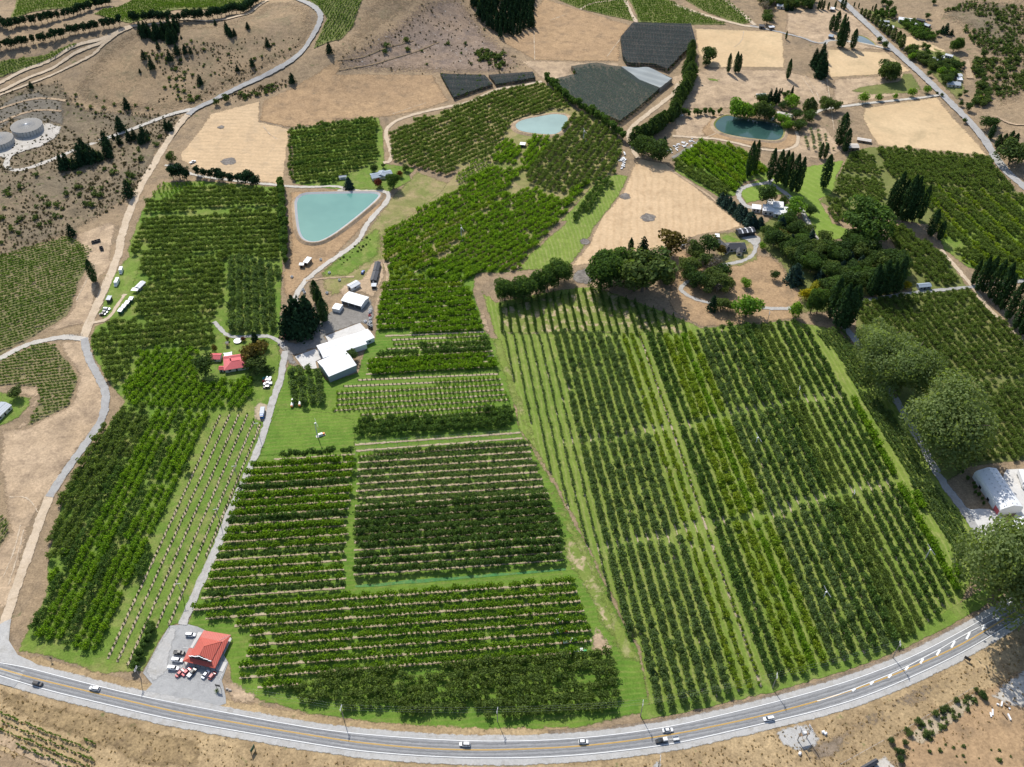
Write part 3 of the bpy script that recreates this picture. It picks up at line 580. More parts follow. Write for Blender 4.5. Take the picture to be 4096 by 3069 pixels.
for s in ('300,740 335,712', '500,668 535,632', '700,592 735,555', '888,508 922,468', '1055,434 1090,378', '1238,344 1275,280', '1400,258 1440,185', '1568,164 1608,85', '1745,62 1775,0', '1905,-40 1935,-90'):
    ribbon('median_bar', W('i ' + s), .9, 'white_line', 4.95, sm=0, jit=0)
for s in ('c 893,740 1000,760', 'c 880,1095 845,1150', 'c 1195,1150 1165,1215', 'c 1455,1215 1440,1250', 'c 1555,1240 1530,1290', 'c 1670,1250 1605,1385', 'c 985,1110 960,1150'):
    ribbon('parking_line', W(s), .14, 'white_line', 3.6, sm=0, jit=0)
# ponds with lined or earth banks
def pond(name, poly, wmat, bank, lift=1.6, wz=.9, lin=2.2, toe=4.5):
    c = W(poly); c = resample(smooth(c, 2, True), 5, True); n = len(c)
    ar = sum(c[i][0] * c[(i + 1) % n][1] - c[(i + 1) % n][0] * c[i][1] for i in range(n))
    if ar < 0: c = c[::-1]
    def off(d):
        out = []
        for i in range(n):
            a, b = c[i - 1], c[(i + 1) % n]; tx, ty = b[0] - a[0], b[1] - a[1]; L = math.hypot(tx, ty) or 1
            out.append((c[i][0] + ty / L * d, c[i][1] - tx / L * d))
        return out
    base = float(hgt(*np.mean(c, 0)))
    w = sheet(name, c, wmat, 0, jit=0, step=5, dz=0)
    for v in w.data.vertices: v.co.z = base + wz
    rings = [(off(toe), .0), (off(lin), lift), (off(lin - .8), lift + .05), (off(-.6), wz - .3)]
    vs_, fs = [], []
    for p, z in rings: vs_ += [(q[0], q[1], base + z) for q in p]
    def ringf(k): return [(k * n + i, k * n + (i + 1) % n, (k + 1) * n + (i + 1) % n, (k + 1) * n + i) for i in range(n)]
    e = mesh('bank', vs_, ringf(0) + ringf(1), bank[0], w); i = mesh('liner', vs_, ringf(2), bank[1], w)
    return w
pond('pond_water', '0 641,423 700,421 770,420 818,420 816,430 760,478 700,521 668,525 650,512 643,470', 'water_teal', ('dirt', 'liner'), lin=2.6)
pond('pond_water', '2 1120,790 1170,760 1300,737 1370,724 1455,736 1450,780 1395,856 1280,853 1170,838 1130,820', 'water_milky', ('dirt', 'dirt'), lift=1.1)
pond('pond_water', 'g 815,640 850,580 930,530 1010,520 1100,550 1300,580 1500,600 1650,640 1690,720 1660,800 1590,835 1400,820 1150,790 950,750 850,700', 'water_deep', ('dirt', 'thin_grass'), lift=1.0, wz=.6)
pond('pond_water', 'f 345,400 440,415 580,515 480,500 335,465', 'water_grey', ('dirt', 'thin_grass'), lift=.8, wz=.5)
# ------------------------------------------------------------------ plants: leaf clouds on trunks
def leaf_arrays(P, N, size, rng, aspect=1.3):
    n = len(P); N = N / (np.linalg.norm(N, axis=1, keepdims=True) + 1e-9)
    r = rng.normal(size=(n, 3)); T = np.cross(N, r); T /= np.linalg.norm(T, axis=1, keepdims=True) + 1e-9
    B = np.cross(N, T); s = size * rng.uniform(.6, 1.35, (n, 1)) * .5
    V = np.stack([P - T * s * aspect, P - B * s * .8, P + T * s * aspect, P + B * s * .8], 1).reshape(-1, 3)
    F = np.arange(4 * n).reshape(n, 4); return V, F
def tube(p0, p1, r0, r1, k=6):
    p0, p1 = np.array(p0, float), np.array(p1, float); d = p1 - p0; d /= np.linalg.norm(d)
    a = np.cross(d, (1, 0, 0) if abs(d[0]) < .9 else (0, 1, 0)); a /= np.linalg.norm(a); b = np.cross(d, a)
    V = []
    for p, r in ((p0, r0), (p1, r1)):
        for i in range(k): t = 2 * math.pi * i / k; V.append(p + r * (a * math.cos(t) + b * math.sin(t)))
    F = [(i, (i + 1) % k, k + (i + 1) % k, k + i) for i in range(k)] + [tuple(range(k, 2 * k))]
    return V, F
def pack(parts):
    V, F = [], []
    for v, f in parts:
        o = len(V); V += [tuple(q) for q in v]; F += [tuple(i + o for i in q) for q in f]
    return V, F
def mk(name, V, F, mats, mi=None):
    me = bpy.data.meshes.new(name); me.from_pydata([tuple(v) for v in V], [], [tuple(map(int, f)) for f in F])
    for m in mats: me.materials.append(MAT[m])
    if mi is not None: me.polygons.foreach_set('material_index', mi)
    me.update(); return me
def lumps(rng, k, w, h, z0, rl, rv=(.75, 1.2)):
    C = []
    for i in range(k):
        a = 2 * math.pi * (i + rng.uniform(-.3, .3)) / k * 2.4; rr = w * .5 * rng.uniform(.15, .72)
        C.append((rr * math.cos(a), rr * math.sin(a), z0 + h * rng.uniform(.25, .85)))
    C.append((0, 0, z0 + h * .72)); C = np.array(C); Rr = rng.uniform(rv[0], rv[1], len(C)) * rl
    return C, Rr
def crown_bush(rng, w, h, z0, n, k=8, rl=None, fill=.25, rv=(.75, 1.2)):
    C, Rr = lumps(rng, k, w, h, z0, rl or w * .27, rv)
    pr = Rr ** 2 / (Rr ** 2).sum(); i = rng.choice(len(C), n, p=pr); D = rng.normal(size=(n, 3)); D[:, 2] += .25
    D /= np.linalg.norm(D, axis=1, keepdims=True)
    rad = Rr[i, None] * (1 - fill * rng.random((n, 1)) ** 2) * rng.uniform(.9, 1.08, (n, 1))
    P = C[i] + D * rad * np.array([1, 1, .85]); N = D + rng.normal(size=(n, 3)) * .55
    P[:, 2] = np.clip(P[:, 2], z0 * .6, z0 + h * 1.05); return P, N
def crown_spiky(rng, w, h, z0, n, shoots=13):
    P, N = [], []; m = n // shoots
    for s in range(shoots):
        a = 2 * math.pi * s * .618; rr = w * .5 * math.sqrt((s + .5) / shoots)
        b = np.array([rr * .45 * math.cos(a), rr * .45 * math.sin(a), z0]); t = np.array([rr * math.cos(a), rr * math.sin(a), z0 + h * rng.uniform(.7, 1.05) * (1 - .3 * rr / (w * .5))])
        u = rng.random((m, 1)) ** .8; q = b + (t - b) * u; sp = .34 * w * (.3 + .34 * (1 - u)); q = q + rng.normal(size=(m, 3)) * sp * np.array([.5, .5, .35])
        P.append(q); N.append(rng.normal(size=(m, 3)) + np.array([math.cos(a), math.sin(a), .6]) * .5)
    return np.concatenate(P), np.concatenate(N)
def crown_cone(rng, w, h, z0, n, power=.85, rag=.25, droop=0.):
    u = 1 - np.sqrt(rng.random(n)); u = np.clip(u, 0, 1); a = rng.random(n) * 2 * math.pi
    arm = 1 + rag * np.sin(a * 5 + np.floor(u * h / 1.1) * 2.1) * .8 + rag * rng.normal(size=n) * .5
    r = w * .5 * (1 - u) ** power * arm * np.sqrt(rng.uniform(.45, 1, n)); wave = (u * h / 1.1) % 1
    r *= .75 + .35 * (1 - wave)
    P = np.stack([r * np.cos(a), r * np.sin(a), z0 + u * h - droop * r], 1)
    N = np.stack([np.cos(a), np.sin(a), np.full(n, .5)], 1) + rng.normal(size=(n, 3)) * .5; return P, N
def crown_col(rng, w, h, z0, n, rag=.22):
    u = rng.random(n); a = rng.random(n) * 2 * math.pi
    prof = np.where(u < .18, .55 + 2.5 * u, np.where(u < .6, 1.0, 1 - ((u - .6) / .42) ** 1.6)); prof = np.clip(prof, .05, 1)
    st = 1 + rag * np.sin(a * 4 + 3 * u) + rag * .7 * np.sin(a * 7 - 9 * u) + rag * .5 * rng.normal(size=n)
    r = w * .5 * prof * st * np.sqrt(rng.uniform(.5, 1, n)); P = np.stack([r * np.cos(a), r * np.sin(a), z0 + u * h], 1)
    N = np.stack([np.cos(a), np.sin(a), np.full(n, .35)], 1) + rng.normal(size=(n, 3)) * .5; return P, N
def crown_droop(rng, w, h, z0, n):
    P, N = crown_bush(rng, w, h, z0, n, k=15, rl=w * .17, fill=.35, rv=(.5, 1.6))
    k = rng.random(n) < .45; P[k, 2] -= rng.random(k.sum()) * h * .22; P[:, 2] = np.maximum(P[:, 2], z0 * .55); return P, N
def small_tree(name, gen, leaf, size, tr, seed, z0):
    """orchard tree in one mesh: trunk, three limbs, leaf sprays"""
    rng = np.random.default_rng(seed); P, N = gen(rng); lv, lf = leaf_arrays(P, N, size, rng)
    tp = [tube((0, 0, 0), (0, 0, z0 + .3), tr, tr * .7, 5)] + [tube((0, 0, z0), (math.cos(a) * z0 * .8, math.sin(a) * z0 * .8, z0 * 2.1), tr * .6, tr * .25, 4) for a in (seed, seed + 2.1, seed + 4.2)]
    tv, tf = pack(tp); nt = len(tf); o = len(tv)
    return mk(name, list(map(tuple, tv)) + list(map(tuple, lv)), tf + [tuple(q + o for q in f) for f in lf.tolist()], ['trunk', leaf], [0] * nt + [1] * len(lf))
def big_tree(gen, leaf, size, seed, h, tr, z0, limbs=6, spread=.3):
    rng = np.random.default_rng(seed); P, N = gen(rng); lv, lf = leaf_arrays(P, N, size, rng)
    top = h * .75; tp = [tube((0, 0, -.3), (0, 0, top * .5), tr, tr * .6, 7), tube((0, 0, top * .5), (0, 0, top), tr * .6, tr * .15, 6)]
    for i in range(limbs):
        a = i * 2.4 + seed; zb = z0 + (top - z0) * (i + .5) / limbs * .8; L = h * spread * rng.uniform(.6, 1)
        tp.append(tube((0, 0, zb), (math.cos(a) * L, math.sin(a) * L, zb + L * .9), tr * .42, tr * .1, 5))
    tv, tf = pack(tp); return mk('trunk', tv, tf, ['trunk']), mk('crown', lv, lf.tolist(), [leaf])

# --- orchard kinds, three shapes each
KIND = {}
def kind(key, name, cat, fn, n=3): KIND[key] = dict(name=name, cat=cat, me=[fn(i) for i in range(n)], pts=[])
kind('B', 'fruit_tree', 'fruit tree', lambda i: small_tree('fruit_tree', lambda r: crown_spiky(r, 3.9, 3.2, .8, 230), 'leaf_bright', .62, .09, 11 + i, .8))
kind('T', 'trained_fruit_tree', 'fruit tree', lambda i: small_tree('trained_fruit_tree', lambda r: crown_spiky(r, 2.5, 2.3, 1.25, 150, 9), 'leaf_bright', .5, .07, 111 + i, 1.2))
kind('P', 'slim_fruit_tree', 'fruit tree', lambda i: small_tree('slim_fruit_tree', lambda r: crown_bush(r, 2.5, 2.4, 1.1, 150, 7, .72), 'leaf_dark', .5, .07, 121 + i, 1.1))
kind('Q', 'slender_fruit_tree', 'fruit tree', lambda i: small_tree('slender_fruit_tree', lambda r: crown_bush(r, 2.5, 2.3, 1.0, 140, 7, .7), 'leaf_blue', .48, .06, 131 + i, 1.0))
kind('Y', 'yellowing_fruit_tree', 'fruit tree', lambda i: small_tree('yellowing_fruit_tree', lambda r: crown_bush(r, 4.0, 3.0, .8, 230, 8), 'leaf_yellow', .6, .09, 21 + i, .8))
kind('D', 'old_fruit_tree', 'fruit tree', lambda i: small_tree('old_fruit_tree', lambda r: crown_bush(r, 6.2, 3.8, 1.3, 340, 11, 1.35), 'leaf_olive', .72, .16, 31 + i, 1.3))
kind('K', 'dark_fruit_tree', 'fruit tree', lambda i: small_tree('dark_fruit_tree', lambda r: crown_bush(r, 3.9, 3.4, .9, 230, 8), 'leaf_dark', .6, .1, 41 + i, .9))
kind('U', 'bluish_fruit_tree', 'fruit tree', lambda i: small_tree('bluish_fruit_tree', lambda r: crown_bush(r, 4.4, 3.5, .9, 260, 10, 1.05), 'leaf_blue', .6, .1, 51 + i, .9))
kind('M', 'young_fruit_tree', 'fruit tree', lambda i: small_tree('young_fruit_tree', lambda r: crown_cone(r, 2.3, 2.7, .5, 90, .7), 'leaf_bright', .45, .05, 61 + i, .5))
kind('S', 'sapling', 'sapling', lambda i: small_tree('sapling', lambda r: crown_cone(r, .8, 1.3, .4, 24, .6), 'leaf_dark', .4, .04, 71 + i, .4))
kind('N', 'columnar_fruit_tree', 'fruit tree', lambda i: small_tree('columnar_fruit_tree', lambda r: crown_cone(r, 2.2, 4.6, .6, 130, .75, .4), 'leaf_dark', .5, .07, 81 + i, .6))
kind('V', 'grapevine', 'grapevine', lambda i: small_tree('grapevine', lambda r: (lambda P, N: (P * np.array([1.0, .38, 1]), N))(*crown_bush(r, 2.7, 1.3, .5, 75, 6, .55)), 'leaf_vine', .42, .04, 91 + i, .5))
kind('H', 'trellis_plant', 'fruit plant', lambda i: small_tree('trellis_plant', lambda r: (lambda P, N: (P * np.array([1.0, .6, 1]), N))(*crown_bush(r, 2.7, 1.9, .4, 85, 6, .65)), 'leaf_blue', .45, .04, 95 + i, .5))
kind('O', 'olive_tree', 'olive tree', lambda i: small_tree('olive_tree', lambda r: crown_bush(r, 3.0, 3.0, .6, 150, 6), 'leaf_olivetree', .5, .09, 98 + i, .6))
def row_lines(poly, d0, d1, sp, phase=.5):
    ux, uy = d1[0] - d0[0], d1[1] - d0[1]; L = math.hypot(ux, uy); ux, uy = ux / L, uy / L; nx, ny = -uy, ux
    if ny < 0 or (abs(ny) < 1e-3 and nx < 0): nx, ny = -nx, -ny
    if abs(uy) > abs(ux): nx, ny = (abs(nx), ny * (1 if nx > 0 else -1))
    c = [p[0] * nx + p[1] * ny for p in poly]; out = []; k = 0; v = min(c) + sp * phase; n = len(poly)
    while v < max(c):
        ts = []
        for i in range(n):
            a, b = c[i], c[(i + 1) % n]
            if (a > v) != (b > v):
                f = (v - a) / (b - a); x = poly[i][0] + f * (poly[(i + 1) % n][0] - poly[i][0]); y = poly[i][1] + f * (poly[(i + 1) % n][1] - poly[i][1])
                ts.append(x * ux + y * uy)
        ts.sort()
        for a, b in zip(ts[::2], ts[1::2]): out.append((k, v, a, b))
        k += 1; v += sp
    return out, (ux, uy), (nx, ny)
def dist_poly(p, line):
    best = 1e9
    for a, b in zip(line[:-1], line[1:]):
        dx, dy = b[0] - a[0], b[1] - a[1]; t = max(0, min(1, ((p[0] - a[0]) * dx + (p[1] - a[1]) * dy) / (dx * dx + dy * dy + 1e-9)))
        best = min(best, math.hypot(p[0] - a[0] - t * dx, p[1] - a[1] - t * dy))
    return best
def block(poly, d, sp, ts, key, text, strip=0., scl=1., jit=.35, gaps=(), kinds=None, miss=.035, base=0., phase=.5, sfun=None, pair=None):
    """a planted block: rows inside an outline; text says where the block lies"""
    poly = W(poly) if isinstance(poly, str) else poly
    d = W(d) if isinstance(d, str) else [(0, 0), (math.cos(R(d)), math.sin(R(d)))]
    rows, (ux, uy), (nx, ny) = row_lines(poly, d[0], d[1], sp, phase); ang = math.atan2(uy, ux)
    gl = [W(g) for g in gaps]
    for k, v, a, b in rows:
        kk = kinds(k) if kinds else (key, scl, ts, strip)
        if kk is None: continue
        ky, sc, t_, st = kk
        if pair and k >= pair: v += .75 if k % 2 else -.75
        where = '%s row from %s' % (ORD[k] if k < len(ORD) else 'far', 'left' if abs(uy) > abs(ux) else 'the near edge')
        if st > 0 and b - a > 4:
            line = [(ux * q + nx * v, uy * q + ny * v) for q in np.arange(a - .8, b + .8, 2.2)]
            STRIPS.append((line, st))
        q = a + random.uniform(.2, .8) * t_
        while q < b:
            x, y = ux * q + nx * v + random.gauss(0, jit * .5), uy * q + ny * v + random.gauss(0, jit * .5); q += t_ * random.uniform(.92, 1.08)
            if random.random() < miss: continue
            if gl and any(dist_poly((x, y), g) < 2.9 for g in gl): continue
            s = sc * random.choice((random.uniform(.72, 1.0), random.uniform(.88, 1.22))) * (sfun(x, y) if sfun else 1)
            rz = ang + random.choice((0, math.pi)) + random.gauss(0, .06) if ky in 'VH' else random.uniform(0, 6.28)
            KIND[ky]['pts'].append((x, y, float(hgt(x, y)) + base, rz, s, s * random.uniform(.85, 1.15), random.randrange(3), text, where))
ORD = 'first second third fourth fifth sixth seventh eighth ninth tenth eleventh twelfth thirteenth fourteenth fifteenth sixteenth seventeenth eighteenth nineteenth twentieth twenty-first twenty-second twenty-third twenty-fourth twenty-fifth twenty-sixth twenty-seventh twenty-eighth twenty-ninth thirtieth thirty-first thirty-second thirty-third thirty-fourth thirty-fifth thirty-sixth thirty-seventh thirty-eighth thirty-ninth fortieth'.split()
STRIPS = []
FAN = -82.6; CEN = 4.8
# west side of the drive
block('4 760,1010 960,1000 860,1250 740,1420 600,1657 7 560,120 420,330 315,400 300,290 350,120 4 400,1560 520,1330 640,1160', '4 1390,1045 7 680,975', 5.2, 3.4, 'D', 'in the dark block beside the curving side road', scl=0.82, jit=0.35)
block('4 1000,1020 1350,1040 1300,1150 1200,1380 1060,1657 7 1050,20 990,200 930,370 820,560 655,930 600,950 180,810 300,560 330,420 520,180 640,0 4 740,1420 860,1250', '4 1390,1045 7 680,975', 4.6, 3.3, 'B', 'of the west driveway block', scl=1.0, kinds=lambda k: (('K' if k % 4 == 1 else 'B'), 1.0, 3.2, 0))
block('4 860,650 1000,630 1260,650 1300,690 1230,730 1240,810 1250,850 1440,830 1620,805 1560,1000 1200,1015 990,1005 830,985 770,890 850,780', '4 770,900 1010,640', 4.8, 3.4, 'B', 'in the block below the red-roofed homestead', scl=1.05)
block('4 570,570 700,460 930,430 1130,412 1330,450 1370,500 1330,600 1260,640 1000,615 850,650 830,780 760,870 680,830 620,660', 8., 5.6, 3.8, 'D', 'on the bend of the side road near the cabins', scl=0.86, jit=0.4)
block('4 900,20 1420,50 1410,180 1410,330 1330,435 1100,400 930,415 810,435 880,320 970,200 890,150', 5., 5.6, 3.8, 'D', 'in the old block behind the white-roofed cabins', scl=0.86, jit=0.4)
block('1 900,1400 1770,1325 1770,1645 4 1420,40 900,10 1 830,1640 860,1520', 4., 5.6, 3.4, 'D', 'in the block west of the dark shelterbelt', scl=0.8, jit=0.35)
block('1 1180,1195 1770,1200 1770,1295 1350,1325 900,1355 940,1265 1100,1270', 3., 5.4, 3.4, 'D', 'in the block west of the dark shelterbelt', scl=.8, jit=.35)
block('1 1000,1165 1250,1150 1400,1185 1180,1190 1100,1265 950,1250', 3., 4.6, 3.2, 'M', 'below the line of dark pines')
block('4 1440,70 1500,50 1640,90 1755,130 1750,520 1440,535', '4 1450,70 1450,530', 5.0, 3.2, 'U', 'in the tall block beside the pond track', scl=1.2)
block('4 1835,760 1960,745 2070,830 2075,950 1950,1000 1835,965', '4 1850,780 1870,980', 5.0, 3.0, 'U', 'in the small block beside the grey shed', scl=1.15)
for i, (a, b) in enumerate([('4 1390,1045', '7 680,975'), ('4 1450,1040', '7 740,995'), ('4 1508,1040', '7 805,1015'), ('4 1562,1040', '7 985,785'), ('4 1602,1080', '7 1065,765'), ('4 1644,1100', '7 1300,330')]):
    p, q = W1(a), W1(b); L = math.dist(p, q); STRIPS.append(([(p[0] + (q[0] - p[0]) * t, p[1] + (q[1] - p[1]) * t) for t in np.linspace(0, 1, int(L / 2.2))], 1.5))
    for t in np.arange(0, L, 2.6): KIND['S']['pts'].append((p[0] + (q[0] - p[0]) * t / L, p[1] + (q[1] - p[1]) * t / L, 0, random.uniform(0, 6), random.uniform(.9, 1.5), random.uniform(.8, 1.5), random.randrange(3), 'in the mulched rows along the driveway'))
# between the drive and the grass lane
block('4 1600,1335 2090,1290 2185,1290 5 110,1290 85,1500 70,1657 8 60,330 45,548 0,560 7 2100,545 1400,590 1275,590 1340,420 1420,200 1460,50', CEN, 5.4, 2.6, 'B', 'of the driveway block', kinds=lambda k: ('T' if k % 4 else 'P', 1.62 if k > 5 else 1.3, 2.3, 1.5))
block('5 140,1300 1200,1225 1330,1560 120,1640', CEN, 5.0, 2.2, 'U', 'of the thin rows', kinds=lambda k: ('Q', 1.05, 1.8, 1.8))
block('5 120,1640 1330,1560 8 1390,100 1420,370 110,470 120,0', CEN, 4.9, 2.3, 'K', 'above the green crop strip', kinds=lambda k: ('K' if k > 3 else 'P', .95 if k > 3 else 1.45, 2.1, 1.4))
block('7 1230,640 1400,590 8 30,545 1475,455 1600,820 1610,915 1430,945 1100,985 500,1035 0,1070 7 1730,1180 1530,1120 1510,1040 1580,930 1590,810 1440,745 1220,700', CEN, 5.35, 2.5, 'B', 'of the shop block', kinds=lambda k: ('T', 1.28, 2.2, 1.8))
block('8 -390,1130 0,1075 500,1045 1100,995 1430,955 1610,925 1700,950 1780,1130 1770,1310 1200,1345 600,1340 40,1280 -260,1230', CEN, 5.0, 3.6, 'D', 'of the dark roadside block', scl=0.86, jit=0.5)
block('5 290,200 500,180 770,200 830,260 920,515 250,528 250,430', CEN, 4.9, 2.8, 'B', 'in the block behind the white farm sheds', kinds=lambda k: ('B' if k < 9 else ('Y' if k % 2 else 'B'), 1.0, 2.6, 1.2))
block('5 290,660 640,620 940,575 985,660 1000,755 200,785 190,700', CEN, 4.7, 3., 'B', 'beside the long white shed', kinds=lambda k: ('B' if k < 3 else 'K', 1.15, 2.9, 1.4))
for a, b, ky, sc, t_ in [('300,545', '925,520', None, 1, 3), ('345,570', '700,555', 'S', 1, 2.6), ('690,556', '930,543', 'M', 1.1, 2.6), ('360,598', '935,575', 'M', 1, 2.4), ('310,627', '640,612', 'M', .6, 3),
                         ('180,787', '290,782', None, 1, 3), ('130,823', '1015,785', 'S', .9, 2.6), ('40,863', '620,838', 'S', 1, 2.6), ('620,838', '1030,817', 'M', 1.1, 2.6), ('0,908', '1045,850', 'M', 1.0, 2.7), ('0,945', '1050,882', 'M', 1.0, 2.7),
                         ('0,980', '1062,914', 'M', 1.0, 2.7), ('-20,1014', '1078,945', 'M', 1.0, 2.7), ('150,1043', '990,985', 'M', 1.0, 2.7), ('140,1079', '1000,1020', 'M', 1.05, 2.5), ('110,1232', '1155,1155', None, 1, 3), ('115,1271', '1168,1190', None, 1, 3), ('140,1307', '1172,1218', 'M', .95, 2.0)]:
    p, q = W1('5 ' + a), W1('5 ' + b); L = math.dist(p, q); STRIPS.append(([(p[0] + (q[0] - p[0]) * t, p[1] + (q[1] - p[1]) * t) for t in np.linspace(0, 1, max(3, int(L / 2.2)))], 1.8))
    if ky:
        for t in np.arange(0, L, t_): KIND[ky]['pts'].append((p[0] + (q[0] - p[0]) * t / L + random.gauss(0, .1), p[1] + (q[1] - p[1]) * t / L + random.gauss(0, .1), 0, random.uniform(0, 6), sc * random.uniform(.8, 1.15), sc * random.uniform(.8, 1.2), random.randrange(3), 'in the well-spaced young rows beside the sheds'))
block('5 125,1095 1090,1010 1150,1105 120,1185', CEN, 3.9, 2.7, 'K', 'in the dark band under the young rows', scl=1.08)
# the big fan of rows east of the grass lane
FANP = '5 1030,530 1400,528 1760,548 1900,525 6 0,560 130,520 450,490 760,455 870,520 1060,850 1430,1430 1590,1657 9 1510,10 1800,440 1770,560 1560,790 1300,905 1000,1015 680,1100 330,1205 0,1285 8 2060,1320 1985,1290 1930,1010 1830,800 1700,560 1660,460 1600,330 1560,230 1440,0 5 1335,1390 1240,1140 1150,920 1070,720'
GAPS = ['5 1440,1215 1750,1180 1960,1140 2120,1130 6 100,1110 350,1040 640,985 780,955 1030,930 1130,890', '8 1560,300 1700,270 2130,190 9 0,180 240,120 620,60 760,10 6 960,1560 1250,1500 1460,1450']
FK = 'hhhhhh' + 'UUUUUUUU' + 'yys' + 'Gg' + 'YYeY' + 'uugu' + 'GuG' + 'DDd' + 'gggg' + 'BBB'
def fank(k):
    c = FK[min(k, len(FK) - 1)]
    return {'h': ('H', 1.05, 1.9, .9), 'U': ('U', .95, 2.35, 1.0), 'y': ('Y', .78, 2.0, 1.0), 's': ('Y', .5, 2.6, 1.6), 'G': ('K', 1.1, 2.3, .8), 'Y': ('Y', 1.12, 2.4, 0), 'e': ('B', .98, 2.4, .8), 'u': ('U', 1.0, 2.35, 1.),
            'D': ('D', .74, 2.4, 0), 'd': ('D', .58, 2.3, 1.), 'g': ('K', .88, 2.1, 1.1), 'B': ('B', 1.2, 2.5, 0)}[c]
block(FANP, FAN, 5.2, 3, 'U', 'of the fan above the bend', kinds=fank, gaps=GAPS)
block('6 900,530 1010,500 1070,520 1210,760 1230,860 1150,880 1040,700', '6 920,540 1160,870', 2.5, 1.8, 'H', 'in the pale strip beside the willows', scl=1.25)
block('6 1150,900 1230,900 1400,1080 1580,1390 1590,1440 1470,1420 1330,1180', '6 1160,910 1480,1420', 2.5, 1.8, 'H', 'in the pale strip beside the willows', scl=1.3)
block('6 1470,1450 1590,1450 9 1790,60 1900,300 1840,380 1700,200 1580,0', '6 1480,1450 9 1830,380', 2.5, 1.8, 'H', 'in the pale strip beside the willows', scl=1.3)
for t, b in zip('0,590 50,600 95,590 145,560 195,560 240,540 290,530 335,515 385,525 435,515 480,495 530,495 575,485 625,465 690,550 745,560 795,548 850,562 910,602 968,618 1033,630 1095,662 1155,695'.split(),
                '15,765 70,770 125,765 180,770 230,770 285,768 335,760 388,768 440,765 492,765 545,765 598,765 652,765 705,765 758,778 808,780 868,785 915,760 970,780 1022,778 1078,768 1128,775 1180,780'.split()):
    p, q = W1('m ' + t), W1('m ' + b); L = math.dist(p, q)
    for s in np.arange(1.5, L, 2.3): KIND['N']['pts'].append((p[0] + (q[0] - p[0]) * s / L + random.gauss(0, .15), p[1] + (q[1] - p[1]) * s / L, 0, random.uniform(0, 6), random.uniform(.75, 1.1), random.uniform(.75, 1.1), random.randrange(3), 'in the airy rows below the big dark trees'))
# northern blocks
block('2 290,1485 420,1400 640,1250 780,1180 880,1120 1000,1060 1170,1070 1050,1230 870,1400 650,1630 5 480,165 340,175 300,60 2 290,1640', '2 700,1640 1640,1130', 4.9, 3., 'B', 'in the sunny block behind the long grey shed', kinds=lambda k: ('Y' if k in (1, 2, 5) else 'B', 1.05, 2.9, .0 if k % 4 else 1.2))
block('2 1060,1235 1230,1195 1400,1262 1600,1140 1400,1390 1180,1635 5 1130,135 880,150 780,200 540,170 2 680,1630 880,1400', '2 700,1640 1640,1130', 4.9, 3., 'B', 'in the sunny block beside the green field strip', kinds=lambda k: ('B', 1.05, 2.8, .0 if k % 3 else 1.2))
block('2 1475,1390 1640,1150 1740,1115 1745,1160 1590,1330 1500,1405', '2 1480,1390 1640,1150', 4.8, 3.2, 'K', 'beside the green field strip')
block('2 870,1012 1000,1050 880,1115 770,1180 740,1130', '2 760,1130 980,1010', 4.4, 2.6, 'M', 'in the thin rows above the grassy bank', strip=1.6, scl=1.15)
block('2 330,860 500,765 830,655 980,585 1290,530 1420,620 1490,700 1400,690 1130,755 1075,800 1045,870 985,950 960,1030 870,1000 770,1060 690,1120 350,1020', '2 350,860 980,610', 5.4, 3.3, 'D', 'in the dark block left of the orchard pond', scl=0.74, jit=0.3)
block('2 1060,885 1170,930 1120,1050 970,1025 1000,940', '2 1000,1020 1150,900', 4.6, 3., 'B', 'below the orchard pond', scl=1.05)
block('2 1230,870 1360,875 1200,1090 1150,1035', '2 1160,1030 1300,870', 4.6, 3., 'B', 'below the orchard pond', scl=1.05)
block('2 1370,875 1400,870 1490,720 1600,745 1570,870 1650,765 1800,905 1745,1100 1500,1205 1380,1225 1190,1160 1200,1095', '2 1250,1180 1560,760', 5.3, 3.3, 'D', 'in the dark block right of the orchard pond', scl=0.74, jit=0.3)
block('1 1830,825 2209,765 2 240,745 265,1010 100,1090 0,1130 1 2100,1160 1865,1158 1815,1100', 12., 4.6, 3.6, 'D', 'in the dark block beside the triangular pond', kinds=lambda k: ('D' if k % 3 else 'K', .68 if k % 3 else .95, 3.1, 0))
block('3 170,890 400,935 590,1060 590,1100 450,1130 380,1225 200,1090 0,1020', '3 150,900 440,1130', 4.8, 2.8, 'B', 'beside the white villa drive', kinds=lambda k: ('B' if k % 5 else 'Y', 1.05, 2.8, .8))
block('3 0,1020 200,1095 380,1225 290,1235 0,1065', '3 0,1040 330,1235', 4.4, 3., 'D', 'in the low olive rows by the stubble field', scl=.75)
for s, dd, t, sc in [('3 1130,975 1210,960 1320,1080 1320,1120 1050,1090', '3 1130,980 1320,1100', 'on the rise by the park lawn', .68), ('3 1040,1115 1320,1145 1330,1260 1280,1300 1000,1225 1030,1170', '3 1040,1120 1290,1290', 'on the rise by the park lawn', .68),
                     ('3 930,1245 1090,1290 1100,1380 1020,1420', '3 940,1250 1060,1410', 'on the rise by the park lawn', .75), ('3 1280,935 1500,955 1980,1005 2140,1205 2140,1220 1700,1180 1500,1160 1380,1130 1300,1010', '3 1300,950 1480,1150', 'below the pale hay field', .76)]:
    block(s, dd, 4.6, 3.2, 'D', t, scl=sc)
block('3 1510,1180 1720,1190 2240,1245 2240,1657 1950,1657 1830,1560 1650,1430 1570,1330 6 1760,0', '3 1540,1200 1950,1620', 4.8, 2.8, 'K', 'beyond the tall poplars', kinds=lambda k: (('D', .72, 2.9, 0) if k % 3 else ('Y', .85, 2.6, 0)))
block('6 1760,10 2240,-20 2240,190 2080,195 1860,105', '6 1780,20 2080,190', 4.8, 2.8, 'Y', 'beyond the tall poplars', kinds=lambda k: (('D', .72, 2.9, 0) if k % 3 else ('Y', .85, 2.6, 0)))
